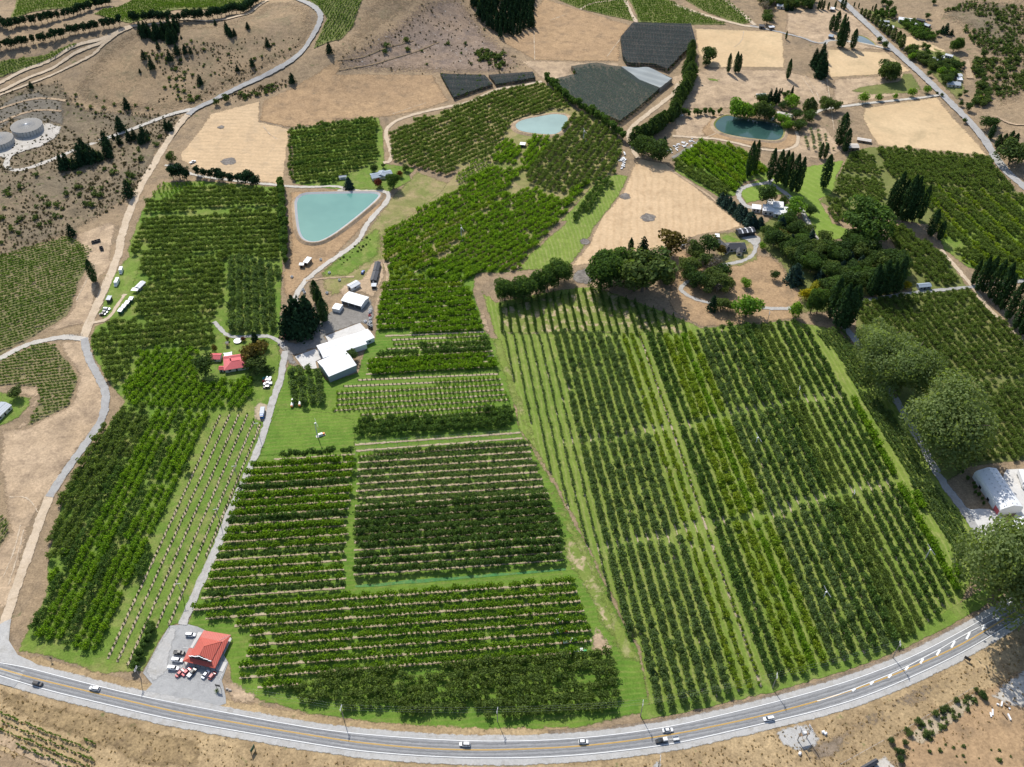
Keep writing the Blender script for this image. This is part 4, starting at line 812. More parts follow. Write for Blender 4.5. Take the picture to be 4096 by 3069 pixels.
block('3 1300,1390 1430,1435 1580,1535 1660,1600 6 1670,0 1800,205 1640,235 1560,180 1450,80 1400,-20', '3 1310,1400 6 1700,200', 4.8, 3.0, 'D', 'beside the poplar lane', scl=.72)
block('6 1150,335 1500,295 1865,252 2240,650 2240,790 1900,830 1560,875 1400,610 1200,565', '6 1190,340 1560,870', 4.7, 3.0, 'D', 'in the dense block beside the willows', scl=.7)
block('6 1560,900 1900,850 2240,815 2240,1310 1870,1345 1760,1180', '6 1570,900 1860,1340', 4.7, 3.0, 'D', 'in the dense block above the white packhouse', scl=.7)
block('3 835,820 940,840 1010,940 1050,965 920,960 820,945', '3 850,830 870,950', 5.2, 4.4, 'O', 'in the olive grove by the deep pond', scl=1.)
# vineyards
block('1 -40,1630 430,1500 590,1575 4 545,90 500,190 430,395 250,515 -40,670', '4 0,330 480,190', 2.6, 2.2, 'V', 'in the vineyard beside the dirt road', scl=1.)
block('4 -40,725 250,592 350,605 430,705 485,800 440,975 175,1105 255,950 240,865 90,850 -40,865', '4 100,760 430,720', 2.6, 2.2, 'V', 'in the vineyard inside the road bend', scl=1.)
block('k -60,365 300,478 610,600 590,720 540,770 430,770 -60,520', 'k 0,430 600,680', 3.0, 2.2, 'V', 'in the vineyard at the bottom corner below the highway', scl=.95)
block('7 -40,50 60,100 50,200 -40,300', '7 0,200 60,120', 2.6, 2.2, 'V', 'in the scrap of vineyard by the side road')
for s, dd, k_ in [('1 -60,410 480,280 490,290 -60,500', '1 0,450 60,420', 'V'), ('1 600,95 720,55 900,-20 1680,-20 1500,55 940,105 830,140 760,135', '1 600,90 1100,-10', 'V'), ('1 120,-20 690,-20 690,15 440,55 220,70 80,110', '1 100,80 600,0', 'V'),
              ('1 1870,-20 2300,-20 2 100,160 0,260 1 2120,250 1980,310 2070,120', '1 2000,300 2200,0', 'V'), ('2 840,-20 1050,-20 1000,45 860,35', '2 840,20 1000,0', 'V'), ('2 1350,-20 1800,-20 1870,135 1540,60', '2 1500,40 1860,120', 'V'),
              ('2 1840,-20 2050,-20 2209,60 3 330,155 0,155 2 1910,140', '2 1900,130 2209,140', 'V'), ('3 40,-20 310,-20 490,138 420,155 195,75', '3 100,10 420,140', 'V'), ('f 820,260 980,255 1250,460 1000,440', 'f 900,280 1200,450', 'K')]:
    block(s, dd, 2.9, 2.4, k_, 'in the far vineyard at the top of the valley', scl=1.05)
# rows under netting
NETS = [('2 1785,260 1865,165 2209,178 3 105,178 135,290 20,390 2 2150,392 2080,460 1990,430 1830,425 1800,380', 'net_black', '2 1870,200 2200,220'),
        ('2 1475,445 1620,422 1790,450 1900,530 2030,585 1900,700 1780,790 1640,740 1500,670 1380,560 1370,525 1510,492', 'net_dark', '2 1500,480 1850,700'),
        ('2 1790,450 1960,455 2110,522 2030,585 1900,530', 'net_white', '2 1800,460 2080,540')]
NETS += [('2 650,482 930,492 980,550 830,600 735,635', 'net_black', '2 660,490 930,500'), ('2 955,492 1230,472 1250,510 1000,550', 'net_black', '2 960,500 1230,480')]
for s, m, dd in NETS[:2]: block(s, dd, 4.6, 2.6, 'K', 'under the dark netting', scl=.62)
block('2 650,482 930,492 980,550 830,600 735,635', '2 660,490 930,500', 3.4, 2.2, 'K', 'in the small fenced block under the purple hill', scl=.6)
block('2 955,492 1230,472 1250,510 1000,550', '2 960,500 1230,480', 3.4, 2.2, 'K', 'in the small fenced block under the purple hill', scl=.6)

# --- place them: the nearest of each kind one by one, the rest as one planted mass per kind
ADJ = {'Q': 'slender grey-green fruit tree', 'T': 'slim bright green fruit tree', 'P': 'slim dark green fruit tree', 'B': 'bushy bright green fruit tree', 'Y': 'yellow-green fruit tree', 'D': 'broad dull olive-green fruit tree', 'K': 'dark green fruit tree', 'U': 'bluish green fruit tree', 'M': 'small conical young fruit tree', 'S': 'tiny dark sapling',
       'N': 'slim columnar dark fruit tree', 'V': 'leafy grapevine', 'H': 'low bluish green trellis plant', 'O': 'pale grey-green olive tree'}
def seen(x, y, z, m=0):
    u, v = project((x, y, z)); return -m < u < 4096 + m and -m < v < 3069 + m
def gn_scatter(name, pts, meshes):
    coll = bpy.data.collections.new(name + '_shapes')
    for i, me in enumerate(meshes):
        o = bpy.data.objects.new('%s_shape_%d' % (name, i), me); coll.objects.link(o)
    me = bpy.data.meshes.new(name); n = len(pts); me.vertices.add(n); A = np.array([p[:7] for p in pts], float)
    me.vertices.foreach_set('co', A[:, :3].ravel())
    a = me.attributes.new('rot', 'FLOAT_VECTOR', 'POINT'); a.data.foreach_set('vector', np.stack([np.zeros(n), np.zeros(n), A[:, 3]], 1).ravel())
    a = me.attributes.new('scl', 'FLOAT_VECTOR', 'POINT'); a.data.foreach_set('vector', np.stack([A[:, 4], A[:, 4], A[:, 5]], 1).ravel())
    a = me.attributes.new('pick', 'INT', 'POINT'); a.data.foreach_set('value', A[:, 6].astype(np.int32))
    o = link(name, me); g = bpy.data.node_groups.new(name, 'GeometryNodeTree')
    g.interface.new_socket('Geometry', in_out='INPUT', socket_type='NodeSocketGeometry'); g.interface.new_socket('Geometry', in_out='OUTPUT', socket_type='NodeSocketGeometry')
    N, L = g.nodes, g.links; gi, go = N.new('NodeGroupInput'), N.new('NodeGroupOutput'); mp = N.new('GeometryNodeMeshToPoints'); ip = N.new('GeometryNodeInstanceOnPoints')
    ci = N.new('GeometryNodeCollectionInfo'); ci.inputs['Collection'].default_value = coll; ci.inputs['Separate Children'].default_value = True; ci.inputs['Reset Children'].default_value = True
    def na(nm, t):
        q = N.new('GeometryNodeInputNamedAttribute'); q.data_type = t; q.inputs['Name'].default_value = nm; return q.outputs['Attribute']
    L.new(gi.outputs[0], mp.inputs['Mesh']); L.new(mp.outputs[0], ip.inputs['Points']); L.new(ci.outputs[0], ip.inputs['Instance']); ip.inputs['Pick Instance'].default_value = True
    L.new(na('pick', 'INT'), ip.inputs['Instance Index']); L.new(na('rot', 'FLOAT_VECTOR'), ip.inputs['Rotation']); L.new(na('scl', 'FLOAT_VECTOR'), ip.inputs['Scale']); L.new(ip.outputs[0], go.inputs[0])
    md = o.modifiers.new('planting', 'NODES'); md.node_group = g; return o
MASS = {'Q': 'slender_grey_orchard', 'T': 'trained_orchard', 'P': 'slim_dark_orchard', 'B': 'bright_orchard', 'Y': 'yellowing_orchard', 'D': 'olive_green_orchard', 'K': 'dark_orchard', 'U': 'bluish_orchard', 'M': 'young_orchard', 'S': 'sapling_rows', 'N': 'columnar_orchard', 'V': 'vineyard', 'H': 'trellis_orchard', 'O': 'olive_grove'}
for ky, K in KIND.items():
    pts = [p for p in K['pts'] if seen(p[0], p[1], p[2] + 1, 250)]
    vis = [p for p in pts if seen(p[0], p[1], p[2] + 1.5, -25)]
    vis.sort(key=lambda p: math.hypot(p[0], p[1]))
    lim = 262 if len(vis) > 300 else len(vis)
    near = set(map(id, vis[:lim]))
    for p in vis[:lim]:
        o = link(K['name'], K['me'][p[6]]); o.location = p[:3]; o.rotation_euler = (0, 0, p[3]); o.scale = (p[4], p[4], p[5])
        lb = ADJ[ky] + ' ' + p[7]
        if len(p) > 8:
            l2 = ADJ[ky] + ', ' + p[8] + ' ' + p[7]
            if len(l2.split()) <= 16: lb = l2
        tag(o, lb, K['cat'], ADJ[ky].replace('tree', 'trees').replace('vine', 'vines', 1) + ' ' + p[7])
    rest = [p for p in pts if id(p) not in near]
    if rest:
        tag(gn_scatter(MASS[ky], rest, K['me']), 'mass of ' + ADJ[ky].replace('tree', 'trees') + ' rows across the valley', MASS[ky].replace('_', ' '), None, 'stuff')
    print('KIND', ky, len(vis), lim, len(rest))
for line, w in STRIPS:
    o = ribbon('soil_strip', line, w, 'soil_strip', 3.2, sm=0, step=2.2, jit=.16)
print('STRIPS', len(STRIPS))
# ------------------------------------------------------------------ netting on posts
def net(poly, mat, d, label, h=4.2):
    P = W(poly); dd = W(d); cx_, cy_ = np.mean(P, 0); base = float(hgt(cx_, cy_))
    root = thing('netting_canopy', label, 'netting', (0, 0, 0))
    ux, uy = dd[1][0] - dd[0][0], dd[1][1] - dd[0][1]; L = math.hypot(ux, uy); nx, ny = -uy / L, ux / L
    b = resample(P, 3, True); n = len(b); vs_ = [Vector(p) for p in b]; xs = [p[0] for p in b]; ys = [p[1] for p in b]
    XX, YY = np.meshgrid(np.arange(min(xs), max(xs), 2.3), np.arange(min(ys), max(ys), 2.3))
    for x, y in zip(XX.ravel(), YY.ravel()):
        if inside(b, x, y): vs_.append(Vector((x, y)))
    v2, e2, f2, *_ = delaunay_2d_cdt(vs_, [(i, (i + 1) % n) for i in range(n)], [], 1, 1e-4)
    V = [(v.x, v.y, float(hgt(v.x, v.y)) + h + .45 * math.sin((v.x * nx + v.y * ny) * 2 * math.pi / 9.2)) for v in v2]
    o = mesh('net_roof', V, [tuple(f) for f in f2], mat, root, True)
    q = resample(P, 8, True); m = len(q); vs_ = [(x, y, float(hgt(x, y)) + .1) for x, y in q] + [(x, y, float(hgt(x, y)) + h) for x, y in q]
    mesh('net_side', vs_, [(i, (i + 1) % m, m + (i + 1) % m, m + i) for i in range(m)], mat, root)
    for x, y in q[::2]:
        v, f = tube((x, y, float(hgt(x, y))), (x, y, float(hgt(x, y)) + h + .4), .14, .12, 5); mesh('post', v, f, 'pole_wood', root)
for (s, m, dd), t in zip(NETS, ('black net canopy over orchard rows at the valley head', 'dark grey net canopy over orchard rows behind the conifer shelterbelt', 'pale white net panel at the corner of the grey net canopy', 'small black net canopy under the purple hill, the larger left one', 'small black net canopy under the purple hill, the slim right one')): net(s, m, dd, t, 4.2 if 'small' not in t else 3.)

# ------------------------------------------------------------------ big trees, one by one
SP = {}
def species(key, gens): SP[key] = gens
species('poplar', [big_tree(lambda r: crown_col(r, 5.0, 18.5, 1.2, 2200), 'leaf_poplar', .7, 200 + i, 18, .35, 2, 8, .08) for i in range(3)])
species('pine', [big_tree(lambda r: crown_cone(r, 6.6, 10.5, .8, 700, .75, .35), 'leaf_pine', .85, 210 + i, 11, .25, 1.5, 6, .2) for i in range(3)])
species('rowpine', [big_tree(lambda r: crown_bush(r, 7.5, 8.6, 1.2, 900, 12, 1.9), 'leaf_pine', .8, 220 + i, 10, .28, 3, 6, .22) for i in range(3)])
species('plantation', [big_tree(lambda r: crown_cone(r, 4.6, 15, 1.5, 420, .8, .25), 'leaf_pine', .95, 225 + i, 16, .22, 2, 4, .1) for i in range(2)])
species('cypress', [big_tree(lambda r: crown_cone(r, 8.5, 16, .6, 1500, .55, .22), 'leaf_pine', .95, 230 + i, 16, .4, 2, 6, .16) for i in range(3)])
species('willow', [big_tree(lambda r: crown_droop(r, 23, 17, 3.5, 15000), 'leaf_willow', .6, 240 + i, 19, .8, 4, 9, .38) for i in range(3)])
species('round', [big_tree(lambda r: crown_bush(r, 9.5, 7.5, 1.6, 1900, 14, 2.1), 'leaf_wood', .62, 250 + i, 9, .3, 2, 6, .3) for i in range(4)])
species('green', [big_tree(lambda r: crown_bush(r, 9.5, 7.5, 1.4, 1900, 14, 2.1), 'leaf_shrub', .62, 260 + i, 9, .3, 2, 6, .3) for i in range(3)])
species('lime', [big_tree(lambda r: crown_bush(r, 8.5, 6.6, 1.0, 1100, 12, 2.1), 'leaf_lime', .7, 270 + i, 8, .25, 1.5, 6, .28) for i in range(2)])
species('gold', [big_tree(lambda r: crown_bush(r, 8, 7, 1.0, 900, 10, 2.1), 'leaf_gold', .7, 275, 8, .25, 1.5, 6, .28)])
species('russet', [big_tree(lambda r: crown_bush(r, 7, 6, 1.0, 800, 10, 1.9), 'leaf_red', .7, 277, 7, .22, 1.5, 6, .28)])
species('autumn', [big_tree(lambda r: crown_bush(r, 8, 6.5, 1.2, 1000, 10, 2.0), 'leaf_orange', .7, 278, 8, .25, 1.5, 6, .28)])
species('bare', [big_tree(lambda r: crown_bush(r, 8.5, 7, 1.8, 420, 12, 2.0), 'leaf_bare', .5, 279, 9, .25, 2, 12, .34)])
species('spruce', [big_tree(lambda r: crown_cone(r, 7.5, 11, .4, 1200, .7, .3), 'leaf_spruce', .85, 280 + i, 11, .28, 1.5, 6, .2) for i in range(2)])
species('dense', [big_tree(lambda r: crown_bush(r, 15, 12, 1.0, 6500, 24, 2.8, .15), 'leaf_dark', .66, 290 + i, 13, .5, 3, 8, .32) for i in range(3)])
species('shelter', [big_tree(lambda r: crown_bush(r, 5.5, 9.5, .6, 1000, 12, 1.7), 'leaf_dark', .8, 300 + i, 10, .25, 1.5, 5, .15) for i in range(3)])
species('shrub', [big_tree(lambda r: crown_bush(r, 2.6, 1.5, .05, 110, 6, .75), 'leaf_shrub', .5, 310 + i, 1.2, .05, .3, 3, .3) for i in range(4)])
species('pop_young', [big_tree(lambda r: crown_col(r, 3.6, 11.5, .8, 700), 'leaf_shrub', .75, 320 + i, 11, .22, 1.5, 5, .1) for i in range(2)])
species('pop_thick', [big_tree(lambda r: crown_col(r, 6.5, 12.5, .6, 1300), 'leaf_wood', .75, 330 + i, 12, .3, 1.5, 6, .12) for i in range(3)])
SPH = dict(pop_thick=13.1, poplar=19.7, pine=11.3, rowpine=10.2, plantation=16.5, cypress=16.6, willow=20.5, round=9.1, green=8.9, lime=7.6, gold=8, russet=7, autumn=7.7, bare=8.8, spruce=11.4, dense=13, shelter=10.1, shrub=1.55, pop_young=12.3)
NAMES = dict(pop_thick='poplar_tree', poplar='poplar_tree', pine='pine_tree', rowpine='pine_tree', plantation='plantation_pine', cypress='cypress_tree', willow='willow_tree', round='broadleaf_tree', green='broadleaf_tree', lime='lime_green_tree', gold='golden_tree', russet='russet_tree',
             autumn='autumn_tree', bare='bare_tree', spruce='spruce_tree', dense='evergreen_tree', shelter='shelterbelt_tree', shrub='shrub', pop_young='young_poplar')
def plant(sp, x, y, h, label, group=None, wid=1., mat=None):
    tr, cr = SP[sp][random.randrange(len(SP[sp]))]; s = h / SPH[sp]
    root = thing(NAMES[sp], label, 'shrub' if sp == 'shrub' else 'tree', (x, y, float(hgt(x, y))), random.uniform(0, 6.28), group)
    sw = s * wid * random.uniform(.92, 1.08); root.scale = (sw, sw, s)
    link('trunk', tr, root); c = link('crown', cr, root); return root
def tall(bx, by, ty):
    """height of something whose foot and tip are read off the photograph"""
    X, Y = ground(bx, by); z0 = float(hgt(X, Y)); lo, hi = .5, 60.
    for _ in range(30):
        m = (lo + hi) / 2
        if project((X, Y, z0 + m))[1] > ty: lo = m
        else: hi = m
    return X, Y, lo
def trees(sp, s, label, group, h=None, wid=1., jit=0.):
    """'region x,y,top ...' or, with h given, 'region x,y ...'"""
    r = '0'
    for tok in s.split():
        if ',' not in tok: r = tok; continue
        v = [float(q) for q in tok.split(',')]
        bx, by = px(r, v[0], v[1])
        if len(v) > 2: X, Y, hh = tall(bx, by, px(r, v[0], v[2])[1])
        else:
            X, Y = ground(bx, by); hh = h * random.uniform(.85, 1.15)
        plant(sp, X + random.gauss(0, jit), Y + random.gauss(0, jit), hh, label, group, wid)
def tree_line(sp, s, step, h, label, group, wid=1., jit=.6):
    for x, y in resample(W(s), step): plant(sp, x + random.gauss(0, jit), y + random.gauss(0, jit), h * random.uniform(.8, 1.15), label, group, wid)
def grove(sps, poly, n, h, label, group, wid=1., sep=3.):
    P = W(poly); xs = [p[0] for p in P]; ys = [p[1] for p in P]; got = []; k = 0
    while len(got) < n and k < 4000:
        k += 1; x, y = random.uniform(min(xs), max(xs)), random.uniform(min(ys), max(ys))
        if inside(P, x, y) and all(math.hypot(x - a, y - b) > sep for a, b in got):
            got.append((x, y)); sp = random.choice(sps); plant(sp, x, y, h * (random.uniform(.45, 1.5) if sp == 'shrub' else random.uniform(.75, 1.2)), label[sp] if isinstance(label, dict) else label, group, wid)
trees('poplar', '3 465,1120,890 500,1090,885 600,1145,935 645,1160,945 680,1165,950 700,1190,960 740,1210,970 775,1220,990', 'tall dark poplar in the row beside the white villa loop drive', 'poplars beside the villa drive', wid=.7)
trees('poplar', '3 940,1190,975', 'broad dark poplar alone on the park lawn', None)
trees('poplar', '3 920,1000,900 950,1000,905', 'dark poplar at the foot of the olive grove', 'poplars by the olive grove')
trees('poplar', '3 1040,920,710 1075,960,810', 'tall poplar beside the tan-roofed barn by the hay field', 'poplars beside the barn')
trees('poplar', '3 1345,1340,1140 1375,1350,1080 1410,1370,1130 1440,1400,1100 1470,1400,1110 1500,1400,1170 1545,1390,1170', 'tall dark poplar in the clump among the olive-green rows', 'poplars clumped in the orchard', wid=.72)
trees('poplar', '3 1615,1490,1320 1670,1515,1395', 'poplar below the orchard clump beside the lane', 'poplars beside the lane')
trees('poplar', '6 1880,220,60 1910,260,40 1950,270,40 1990,310,60 2030,350,80 2060,380,150 2100,440,200 2150,500,240 2190,540,260 2230,600,300', 'poplar in the long windbreak along the right-hand lane', 'poplars of the right-hand windbreak', wid=.78)
trees('poplar', '6 985,430,170 1030,490,210 1070,500,230 1100,470,220', 'poplar at the top corner of the willow lane', 'poplars at the willow lane', wid=.9)
trees('poplar', '6 1240,290,90 1290,290,60 1340,280,70 1390,270,40', 'dark poplar on the edge of the wood by the lane', 'poplars edging the wood', wid=.95)
trees('poplar', 'f 60,340,160 110,360,120 150,520,200 190,530,240 300,540,320 180,90,-20 210,110,-10 200,300,150', 'dark poplar in the group by the small grey pond', 'poplars by the small pond', wid=1.05)
trees('poplar', '3 340,460,335 385,460,325 405,460,340 715,500,370 705,250,195', 'slim poplar standing alone in the dry paddock', 'lone poplars of the dry paddocks', wid=.8)
trees('poplar', '4 600,205,60', 'leaning-looking dark poplar beside the dirt road and vineyard', None, wid=1.1)
trees('poplar', '4 2000,330,190 2020,370,240 2050,450,300', 'dark poplar in the trio beside the farm yard', 'poplars beside the farm yard', wid=1.15)
trees('pop_young', '3 1430,300,215 1410,270,195 1380,250,175 1350,225,155 1325,205,140 1300,185,120 1275,160,100 1250,140,85 1225,120,65 1200,105,55 1180,90,50', 'green poplar in the line along the country road', 'poplars along the country road', wid=1.5)
tree_line('pop_thick', '3 110,470 80,560 50,620 10,690 2 2130,735 2060,790 1980,850 1900,895 1850,915', 4.6, 14, 'green poplar of the thick windbreak beside the netting', 'poplars of the thick windbreak', wid=1.25)
tree_line('pop_thick', '3 70,470 100,400 110,330', 5, 11, 'green poplar at the head of the thick windbreak', 'poplars at the windbreak head', wid=1.2)
tree_line('shelter', '2 1315,520 1400,590 1500,680 1600,730 1700,800 1800,890', 4.5, 9, 'dark conifer in the shelterbelt between the nets and the orchard', 'conifers of the diagonal shelterbelt')
tree_line('shelter', '1 1775,1180 1785,1300 1795,1420 1800,1540 1800,1657', 3.6, 9, 'dark evergreen in the straight shelterbelt beside the triangular pond', 'evergreens beside the triangular pond', wid=1.0)
trees('rowpine', '1 1095,1130,1040 1140,1135,1030 1180,1135,1050 1250,1110,1045 1290,1125,1060 1330,1130,1070 1380,1140,1060 1410,1150,1075 1460,1160,1090 1540,1165,1080 1580,1170,1070 1620,1180,1100 1500,1150,1095', 'dark ragged pine in the line below the stubble field', 'pines below the stubble field')
trees('green', '1 1085,1030,965 1370,665,625 1430,640,595', 'round olive bush tree beside the dirt road', 'bush trees by the dirt road')
tree_line('rowpine', '1 -20,320 100,300 250,270 380,245 500,210 620,190 760,165', 5.2, 10, 'dark pine in the long row along the upper terrace', 'pines along the upper terrace')
tree_line('rowpine', '1 160,160 300,140 440,110 560,70 690,35', 5.2, 10, 'dark pine in the back row of the upper terrace', 'pines in the back terrace row')
tree_line('rowpine', '1 840,150 950,140 1100,145 1250,125 1400,110 1520,90 1600,40 1650,10', 5.2, 10.5, 'dark pine in the row along the hilltop vineyard', 'pines along the hilltop vineyard')
tree_line('rowpine', '1 -20,150 50,190 130,170', 5.2, 10, 'dark pine at the top left edge of the terrace', 'pines at the terrace edge')
grove(['pine'], '1 870,190 1130,165 1110,280 1060,300 950,250 880,270', 34, 11, 'dark pine in the dense clump below the hilltop track', 'pines clumped below the hilltop', wid=.85)
for i, (s, t) in enumerate([('1 910,375,310', 'lone pine on the tan slope left of the pine clump'), ('1 960,435,360', 'lone pine just downhill of the clump'), ('1 1265,530,465', 'lone pine low on the tan slope above the gravel road'), ('1 1690,297,235', 'lone pine high on the right of the tan slope'),
                            ('1 1565,183,135', 'lone pine near the crest under the pine row'), ('1 1595,420,360', 'lone pine on the slope above the road bend'), ('1 1500,450,405', 'small lone pine on the lower tan slope'), ('1 805,690,610', 'bushy pine with a long shadow above the tank road'),
                            ('1 765,825,725', 'ragged pine touching the tank road'), ('1 200,555,510', 'small pine by the top terrace tracks'), ('1 885,460,430', 'tiny pine on the slope beside the scrub'), ('1 1845,525,455', 'pine beside the gravel road on the right'), ('1 2080,335,260', 'dark pine under the far vineyard corner'),
                            ('1 820,1240,1130', 'big dark pine on the edge of the dirt road'), ('1 455,1490,1405', 'dark cone-shaped pine beside the left vineyard corner')]): trees('pine', s, t, None, wid=1.1)
trees('pine', '1 1430,190,130 1460,235,170 1482,225,175 1440,215,150 1360,160,120 1000,310,255 1075,385,310 1120,345,270 1170,335,275 1205,340,290 1145,245,220', 'dark pine in the scatter below the hilltop clump', 'scattered hillside pines')
trees('pine', 'l 460,690,570 490,670,560 545,680,590 600,640,490 590,520,450 620,560,470 640,640,540 670,630,490 700,620,530 735,620,545 770,510,400 790,540,450 800,600,500 780,590,480 870,500,425 940,475,395 980,470,385 1025,500,420 1050,480,360 1075,440,390 1210,400,320 1240,405,325 825,465,425 590,660,560 650,600,500', 'dark pine on the slope below the tank road', 'pines below the tank road')
grove(['plantation'], '2 830,40 960,-10 1245,-10 1235,185 1120,235 1015,240 950,200', 150, 15, 'close-grown dark pine of the hilltop plantation', 'pines of the plantation', wid=1., sep=3.2)
trees('cypress', '3 880,420,300 930,380,265 920,490,320 950,470,380 895,440,330', 'huge dark cypress in the clump between the paddocks', 'cypresses between the paddocks', wid=.85)
trees('round', '3 210,400,310 225,390,305 200,420,370', 'dark round tree by the dry paddock fence', 'dark trees by the paddock fence')
trees('green', '3 1345,510,395 1310,490,440 1390,490,420', 'grey-green bushy tree clump in the middle of the paddock', 'bushy trees in the paddock')
trees('lime', '3 1190,650,590 1290,635,590 1395,628,590 1500,610,560 1595,590,545', 'young tree in the spaced line along the farm lane', 'young trees along the farm lane')
# shelter round the lake house
trees('lime', 'g 1060,540,310 1140,545,330 1230,550,370', 'bright green tree on the far bank of the deep pond', 'green trees on the deep pond bank', wid=1.0)
trees('green', 'g 1370,560,340 1440,590,350 1500,580,430', 'tall loose green tree leaning over the deep pond', 'loose trees over the pond', wid=.9)
trees('cypress', 'g 1500,370,170 1560,370,155 1610,340,165 1660,230,160 1790,240,130', 'dark cypress sheltering the pond house', 'cypresses by the pond house', wid=.7)
trees('round', 'g 1380,350,250 1440,350,260 1660,450,350 1860,700,590 1900,650,560 1980,600,470 1840,560,450 1740,240,200 1700,280,220', 'dark round tree in the pond house garden', 'garden trees of the pond house', wid=1.3)
trees('lime', 'g 1790,410,250 1650,630,500 1740,690,570', 'lime green rounded tree by the pond house', 'lime trees by the pond house', wid=1.25)
trees('pop_young', 'g 1960,470,300 2010,480,280 2050,490,330', 'bright poplar behind the pond house', 'poplars behind the pond house', wid=1.6)
trees('green', '3 960,700,620 940,660,615 1020,700,645', 'round green tree beside the farm lane end', 'round trees by the farm lane', wid=1.1)
tree_line('shelter', 'g 420,510 500,520 600,510 700,500 800,520 880,480', 4.5, 6, 'dark hedge tree by the parked cars', 'hedge trees by the parked cars')
trees('round', '2 1920,980,870 1990,1010,900 2040,1020,930', 'grey-green tree at the corner of the stubble field', 'trees at the stubble field corner', wid=1.1)
trees('spruce', '2 2060,930,860', 'dark spruce by the scrap heap', None)
# white villa and dark-roofed house grounds
trees('round', 'e 1340,460,160', 'tall dome-shaped tree on the villa loop lawn', None, wid=.75)
trees('lime', 'e 1740,580,360', 'broad green tree right of the white villa', None, wid=1.3); trees('round', 'e 1590,420,320', 'round bush tree behind the villa pool', None, wid=1.4); trees('round', 'e 1980,620,480', 'small round tree on the lawn beside the villa track', None)
tree_line('spruce', 'e 690,400 760,460 860,550 960,630 1050,700 1150,770 1230,780', 5.5, 10.5, 'blue-grey spruce in the thick belt beside the stubble field', 'spruces beside the stubble field', wid=1.3)
trees('dense', '3 1190,1500,1290', 'very large dark spreading tree on the park lawn edge', None, wid=1.25)
trees('round', 'e 500,1180,930', 'dark rounded tree beside the black-roofed house', None); trees('autumn', 'e 680,1180,1060', 'reddish autumn tree in front of the black-roofed house', None)
trees('russet', 'e 290,1130,1020 360,1180,1060', 'dark purple-leaved shrub tree left of the house', 'purple trees left of the house')
trees('autumn', 'e 1560,1010,840', 'rust-orange tree in the wood right of the house', None); trees('lime', 'e 1270,1090,1000', 'yellow-green tree right of the house drive', None)
trees('spruce', '6 755,205,80', 'conical blue-green conifer on the edge of the dry knoll', None, wid=1.2); trees('gold', '6 870,290,210 830,320,250', 'golden yellow tree at the edge of the wood', 'golden trees of the wood'); trees('gold', '6 1465,245,200 1165,110,75', 'small yellow tree inside the wood edge', 'small golden trees')
trees('lime', '6 450,425,295', 'bright green rounded tree on the dry knoll', None, wid=1.1); trees('lime', '6 445,235,185', 'small bright bush tree on the knoll', None); trees('round', '6 635,190,140', 'dark small tree on the dry knoll', None); trees('pine', '6 240,380,280', 'dark pine at the lane on the dry knoll', None); trees('green', '6 290,380,305 335,385,320', 'loose green tree at the lane on the dry knoll', 'green trees on the knoll lane')
trees('lime', '6 765,425,330', 'slim light green tree by the knoll fence', None, wid=.8)
trees('dense', '6 860,400,260 900,400,270', 'dark tree under the golden trees', 'dark trees under the golden trees', wid=.6)
grove(['round', 'round', 'green', 'dense', 'spruce'], '3 560,1480 700,1400 860,1500 1000,1560 1180,1530 1300,1640 6 1420,80 1460,200 1300,250 1140,270 960,330 880,200 760,100 640,20', 78, 10.5, {'round': 'dark round tree in the wood right of the house', 'green': 'mid-green tree in the wood right of the house', 'dense': 'large dark tree in the wood right of the house', 'spruce': 'blue-green spruce in the wood right of the house'}, 'trees of the wood', wid=1.1, sep=5.)
grove(['round', 'green', 'bare', 'green'], 'm 1000,330 1269,380 6 60,-10 240,90 300,140 330,240 250,300 100,250 0,200 m 1180,520 1000,460', 26, 10.5, {'round': 'dark tree in the grove left of the knoll', 'green': 'olive-green tree in the grove left of the knoll', 'bare': 'grey leafless tree in the grove left of the knoll'}, 'trees of the knoll grove', wid=1.05, sep=4.5)
trees('dense', 'm 30,560,440 90,550,430 160,540,405 230,515,385 300,490,355 370,460,325 410,435,340', 'big rounded evergreen in the dense clump above the airy rows', 'evergreens of the dense clump', wid=.85)
trees('dense', 'm 640,480,290 700,470,270 750,440,255', 'big rounded evergreen beside the burnt heap', 'evergreens beside the burnt heap', wid=.9)
trees('green', 'm 850,500,330 900,500,290 930,480,280', 'tall grey-green tree right of the burnt heap', 'grey-green trees by the burnt heap', wid=1.2)
trees('poplar', 'm 822,295,160', 'slim upright poplar at the stubble field edge', None, wid=.8); trees('pine', 'm 905,270,145', 'narrow dark fir at the stubble field edge', None, wid=.9); trees('autumn', 'm 1080,270,145', 'spreading olive-brown tree at the stubble field edge', None, wid=1.1)
# willows of the lane
trees('willow', '6 1300,860,580', 'huge pale willow at the middle of the shaded lane', None, wid=1.0); trees('willow', '6 1400,920,620', 'huge pale willow overhanging the shaded lane bend', None, wid=1.1); trees('willow', '6 1260,700,490', 'pale willow at the top of the shaded lane', None, wid=1.0)
trees('willow', '6 1680,1290,960', 'huge pale willow lower down the shaded lane', None, wid=1.1)
trees('willow', '9 2000,610,200', 'huge willow shading the highway at the right edge', None, wid=.86); trees('willow', '9 2230,600,300', 'willow at the very right edge by the white packhouse', None, wid=.9)
tree_line('shelter', 'd 900,300 1000,520 1150,700 1280,950 1380,1080', 4, 3.2, 'low hedge tree beside the white packhouse', 'hedge beside the packhouse')
